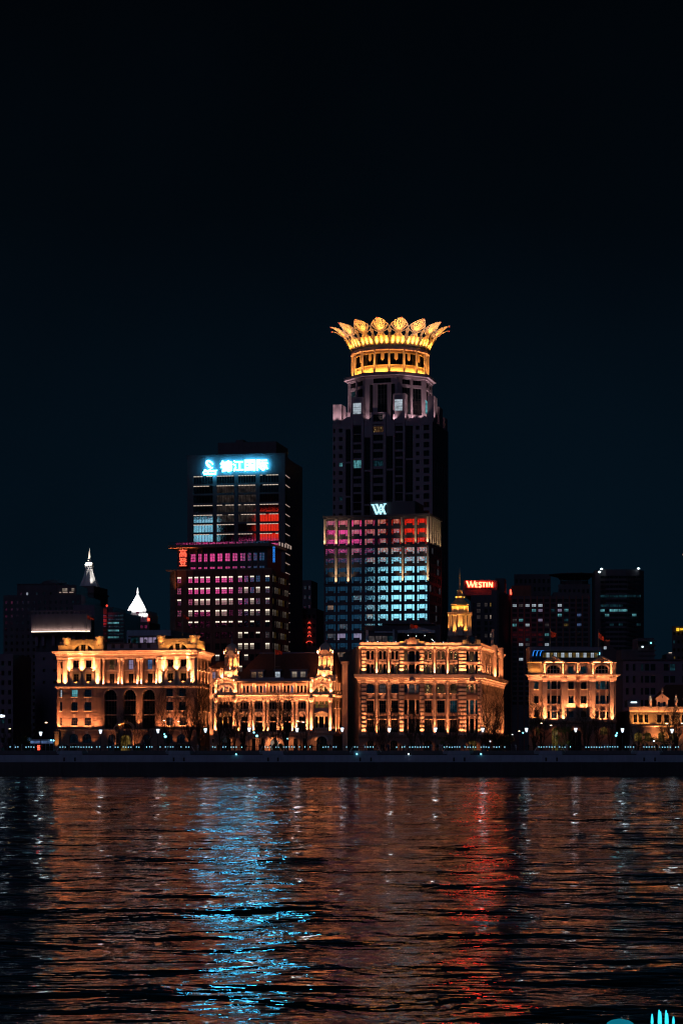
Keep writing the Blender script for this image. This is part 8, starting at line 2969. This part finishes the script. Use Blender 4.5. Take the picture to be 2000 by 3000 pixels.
for i, (u, v, sp, Y, nl, tr, lab) in enumerate(TREES):
    rnd = random.Random(100 + i)
    x, zt = (u - 1000) / FL * Y, CAMH + (HOR - v) / FL * Y
    r_ = root_at("bare_tree", x, Y, 1.42, lab, "tree", "bare winter trees along the road")
    mt, mc = MB(), MB()
    grow(mt, mc, rnd, (0, 0, 0), zt - 1.42, sp, nl, rnd.uniform(-.1, .1), tr, rnd.uniform(.22, .34), 1.12 if 600 < u < 860 else 1.1)
    mt.build("trunk", M['bark'], r_)
    mc.build("crown", M['twig'], r_)


def leafy(name, u, v, w, Y, lab, n=700, mat='leaf'):
    rnd = random.Random(int(u))
    x, zt = (u - 1000) / FL * Y, CAMH + (HOR - v) / FL * Y
    r_ = root_at(name, x, Y, 1.42, lab, "tree", None)
    h = zt - 1.42
    mt = MB().tube((0, 0, 0), (.1, 0, h * .4), .16, .1, 6)
    clumps = [(Vector((rnd.uniform(-.7, .7) * w, rnd.uniform(-.6, .6) * w, h * rnd.uniform(.42, .9))), w * rnd.uniform(.25, .5)) for _ in range(12)]
    for c, r in clumps[:7]:
        mt.tube((.1, 0, h * .4), c, .07, .02, 4)
    mt.build("trunk", M['bark'], r_)
    mb = MB()
    for k in range(n):
        c, r = clumps[rnd.randrange(len(clumps))]
        p = c + Vector((rnd.gauss(0, 1), rnd.gauss(0, 1), rnd.gauss(0, .8))) * r * .6
        t = Vector((rnd.gauss(0, 1), rnd.gauss(0, 1), rnd.gauss(0, .6))).normalized() * rnd.uniform(.12, .24)
        s = t.orthogonal().normalized() * .09
        mb.add([p - t, p + s, p + t, p - s], [(0, 1, 2, 3)])
    mb.build("crown", M[mat], r_)
    return r_


t = leafy("leafy_tree", 1648, 2120, 2.6, 575, "small bright green leafy tree before the bank", 1300)
l_ = bpy.data.lights.new("tree_spot", 'SPOT')
l_.energy, l_.color, l_.spot_size, l_.spot_blend, l_.shadow_soft_size = 2200, (1, .88, .45), math.radians(75), 1, .2
link("tree_spot", l_, t, None, (-1.8, -3.4, .6), Vector((1.6, 3.4, 4.6)).to_track_quat('-Z', 'Y').to_matrix().to_4x4())
MB().box(-2, -1.6, -3.6, -3.2, .1, .4).build("ground_spotlight", M['dark_metal'], t)
leafy("leafy_tree", 1925, 2142, 2.6, 590, "dim green leafy shrub tree before the gothic house", 900)
leafy("leafy_tree", 1895, 2138, 2.4, 594, "dark leafy shrub tree under the gothic house's triple window", 900)
leafy("leafy_tree", 1300, 2150, 2.0, 600, "dim leafy shrub before the banded building's corner", 600)
leafy("leafy_tree", 75, 2150, 2.6, 588, "brownish leafy shrub beside the street screen", 700)
leafy("leafy_tree", 1480, 2140, 2.6, 612, "dark leafy tree at the end of the side street front", 700)
for i, (u, w, h, lab) in enumerate([(215, 8, 1.5, "low round dark bush by the first deck"), (345, 7, 1.5, "low round dark bush before the entrance hood"), (408, 10, 1.7, "long low dark bush before the third arch"),
                            (535, 9, 1.6, "low dark bush before the far wing"), (805, 7, 1.9, "round dark bush at the club's entrance"), (822, 7, 1.9, "second round dark bush at the club's entrance"),
                            (945, 8, 1.5, "low dark bush before the second pavilion"), (1320, 8, 1.6, "low dark bush under the cupola corner")]):
    Y = 541
    rnd = random.Random(500 + i)
    r_ = root_at("clipped_bush", (u - 1000) / FL * Y, Y, 5.95, lab, "bush", "dark bushes on the promenade")
    ww = w / FL * Y * 1.3
    mb = MB()
    for k in range(500):
        d = Vector((rnd.gauss(0, 1), rnd.gauss(0, 1), abs(rnd.gauss(0, 1)))).normalized() * rnd.uniform(.7, 1.05)
        p = Vector((d.x * ww, d.y * 1.0, d.z * h))
        t = Vector((rnd.gauss(0, 1), rnd.gauss(0, 1), rnd.gauss(0, 1))).normalized() * .16
        s = t.orthogonal().normalized() * .1
        mb.add([p - t, p + s, p + t, p - s], [(0, 1, 2, 3)])
    mb.build("foliage", M['leaf'], r_)
    MB().tube((0, 0, 0), (0, 0, h * .6), .1, .05, 5).build("stem", M['bark'], r_)

# ================================================================== 15. people along the railing
def person_mesh(pose, rnd):
    me = bpy.data.meshes.new("person")
    arm = .10 + .06 * rnd.random()
    raise_ = pose == 1
    J = [(0, 0, .95), (0, 0, 1.2), (0, .02, 1.42), (0, .0, 1.52), (0, -.02, 1.66),          # pelvis, chest, neck base, neck, head
         (-.10, 0, .90), (-.11, .02, .50), (-.12, .04, .06), (-.12, -.10, .03),
         (.10, 0, .90), (.11, -.02, .50), (.13, .02, .06), (.13, -.12, .03),
         (-.19, .02, 1.40), (-.26, -.02, 1.14), (-.22, -.22, 1.02 if not raise_ else 1.36), (-.18, -.28, 1.02 if not raise_ else 1.44),
         (.19, .02, 1.40), (.27, 0, 1.14), (.24, -.12 if pose else -.02, .92), (.23, -.16 if pose else -.02, .84)]
    rad_ = [.15, .17, .12, .06, .105, .09, .07, .05, .05, .09, .07, .05, .05, .075, .06, .045, .04, .075, .06, .045, .04]
    E_ = [(0, 1), (1, 2), (2, 3), (3, 4), (0, 5), (5, 6), (6, 7), (7, 8), (0, 9), (9, 10), (10, 11), (11, 12), (2, 13), (13, 14), (14, 15), (15, 16), (2, 17), (17, 18), (18, 19), (19, 20)]
    me.from_pydata(J, E_, [])
    o = bpy.data.objects.new("person", me)
    col.objects.link(o)
    md = o.modifiers.new("skin", 'SKIN')
    for v, r in zip(me.skin_vertices[0].data, rad_):
        v.radius = (r * 1.15, r * 1.0)
    me.skin_vertices[0].data[0].use_root = True
    sb = o.modifiers.new("smooth", 'SUBSURF')
    sb.levels = sb.render_levels = 1
    dg = bpy.context.evaluated_depsgraph_get()
    out = bpy.data.meshes.new_from_object(o.evaluated_get(dg))
    bpy.data.objects.remove(o)
    out.materials.clear()
    out.materials.append(None)
    return out


rp = random.Random(21)
pm_ = [person_mesh(k, rp) for k in range(3)]
for nm, c in (('coat_black', (.02, .02, .022)), ('coat_grey', (.10, .11, .12)), ('coat_blue', (.03, .06, .12)), ('coat_red', (.16, .02, .02)), ('coat_pale', (.4, .42, .44))):
    solid(nm, c, .9, .2, 3, 0)
places = [(35, 105, "domed hedge shrubs", 7), (180, 300, "the arcaded block's near wing", 13), (300, 460, "the tall arches", 15), (470, 600, "the arcaded block's far wing", 12), (620, 720, "the club's first pavilion", 9),
          (720, 880, "the club's colonnade", 14), (890, 1000, "the club's second pavilion", 9), (1040, 1160, "the banded building's first bays", 11), (1160, 1290, "the banded building's middle bay", 16),
          (1290, 1420, "the cupola corner", 14), (1430, 1530, "the lane before the bank", 8), (1540, 1680, "the bank's first gable", 16), (1680, 1810, "the bank's second gable", 16), (1820, 1990, "the gothic house", 22)]
for a, b, where, n in places:
    for k in range(n):
        u = rp.uniform(a, b)
        Y = rp.uniform(521.2, 528)
        pale = rp.random()
        turn, rot_ = rp.choice([("facing the river", 0), ("facing the river", .2), ("with back to the river", math.pi), ("turned sideways", 1.3), ("turned sideways", -1.4)])
        r_ = link("person", pm_[rp.randrange(3)], None, None, ((u - 1000) / FL * Y, Y, 5.95), Matrix.Rotation(rot_ + rp.uniform(-.3, .3), 4, 'Z') @ Matrix.Scale(rp.uniform(.9, 1.04), 4))
        r_.material_slots[0].link = 'OBJECT'
        cm = 'coat_black' if pale < .6 else rp.choice(['coat_grey', 'coat_blue', 'coat_red', 'coat_pale'])
        r_.material_slots[0].material = M[cm]
        look = {'coat_black': 'black', 'coat_grey': 'grey', 'coat_blue': 'dark blue', 'coat_red': 'dark red', 'coat_pale': 'pale'}[cm]
        tag(r_, "person in %s coat %s before %s" % (look, turn, where), "person", "people in %s coats %s before %s" % (look, turn, where))
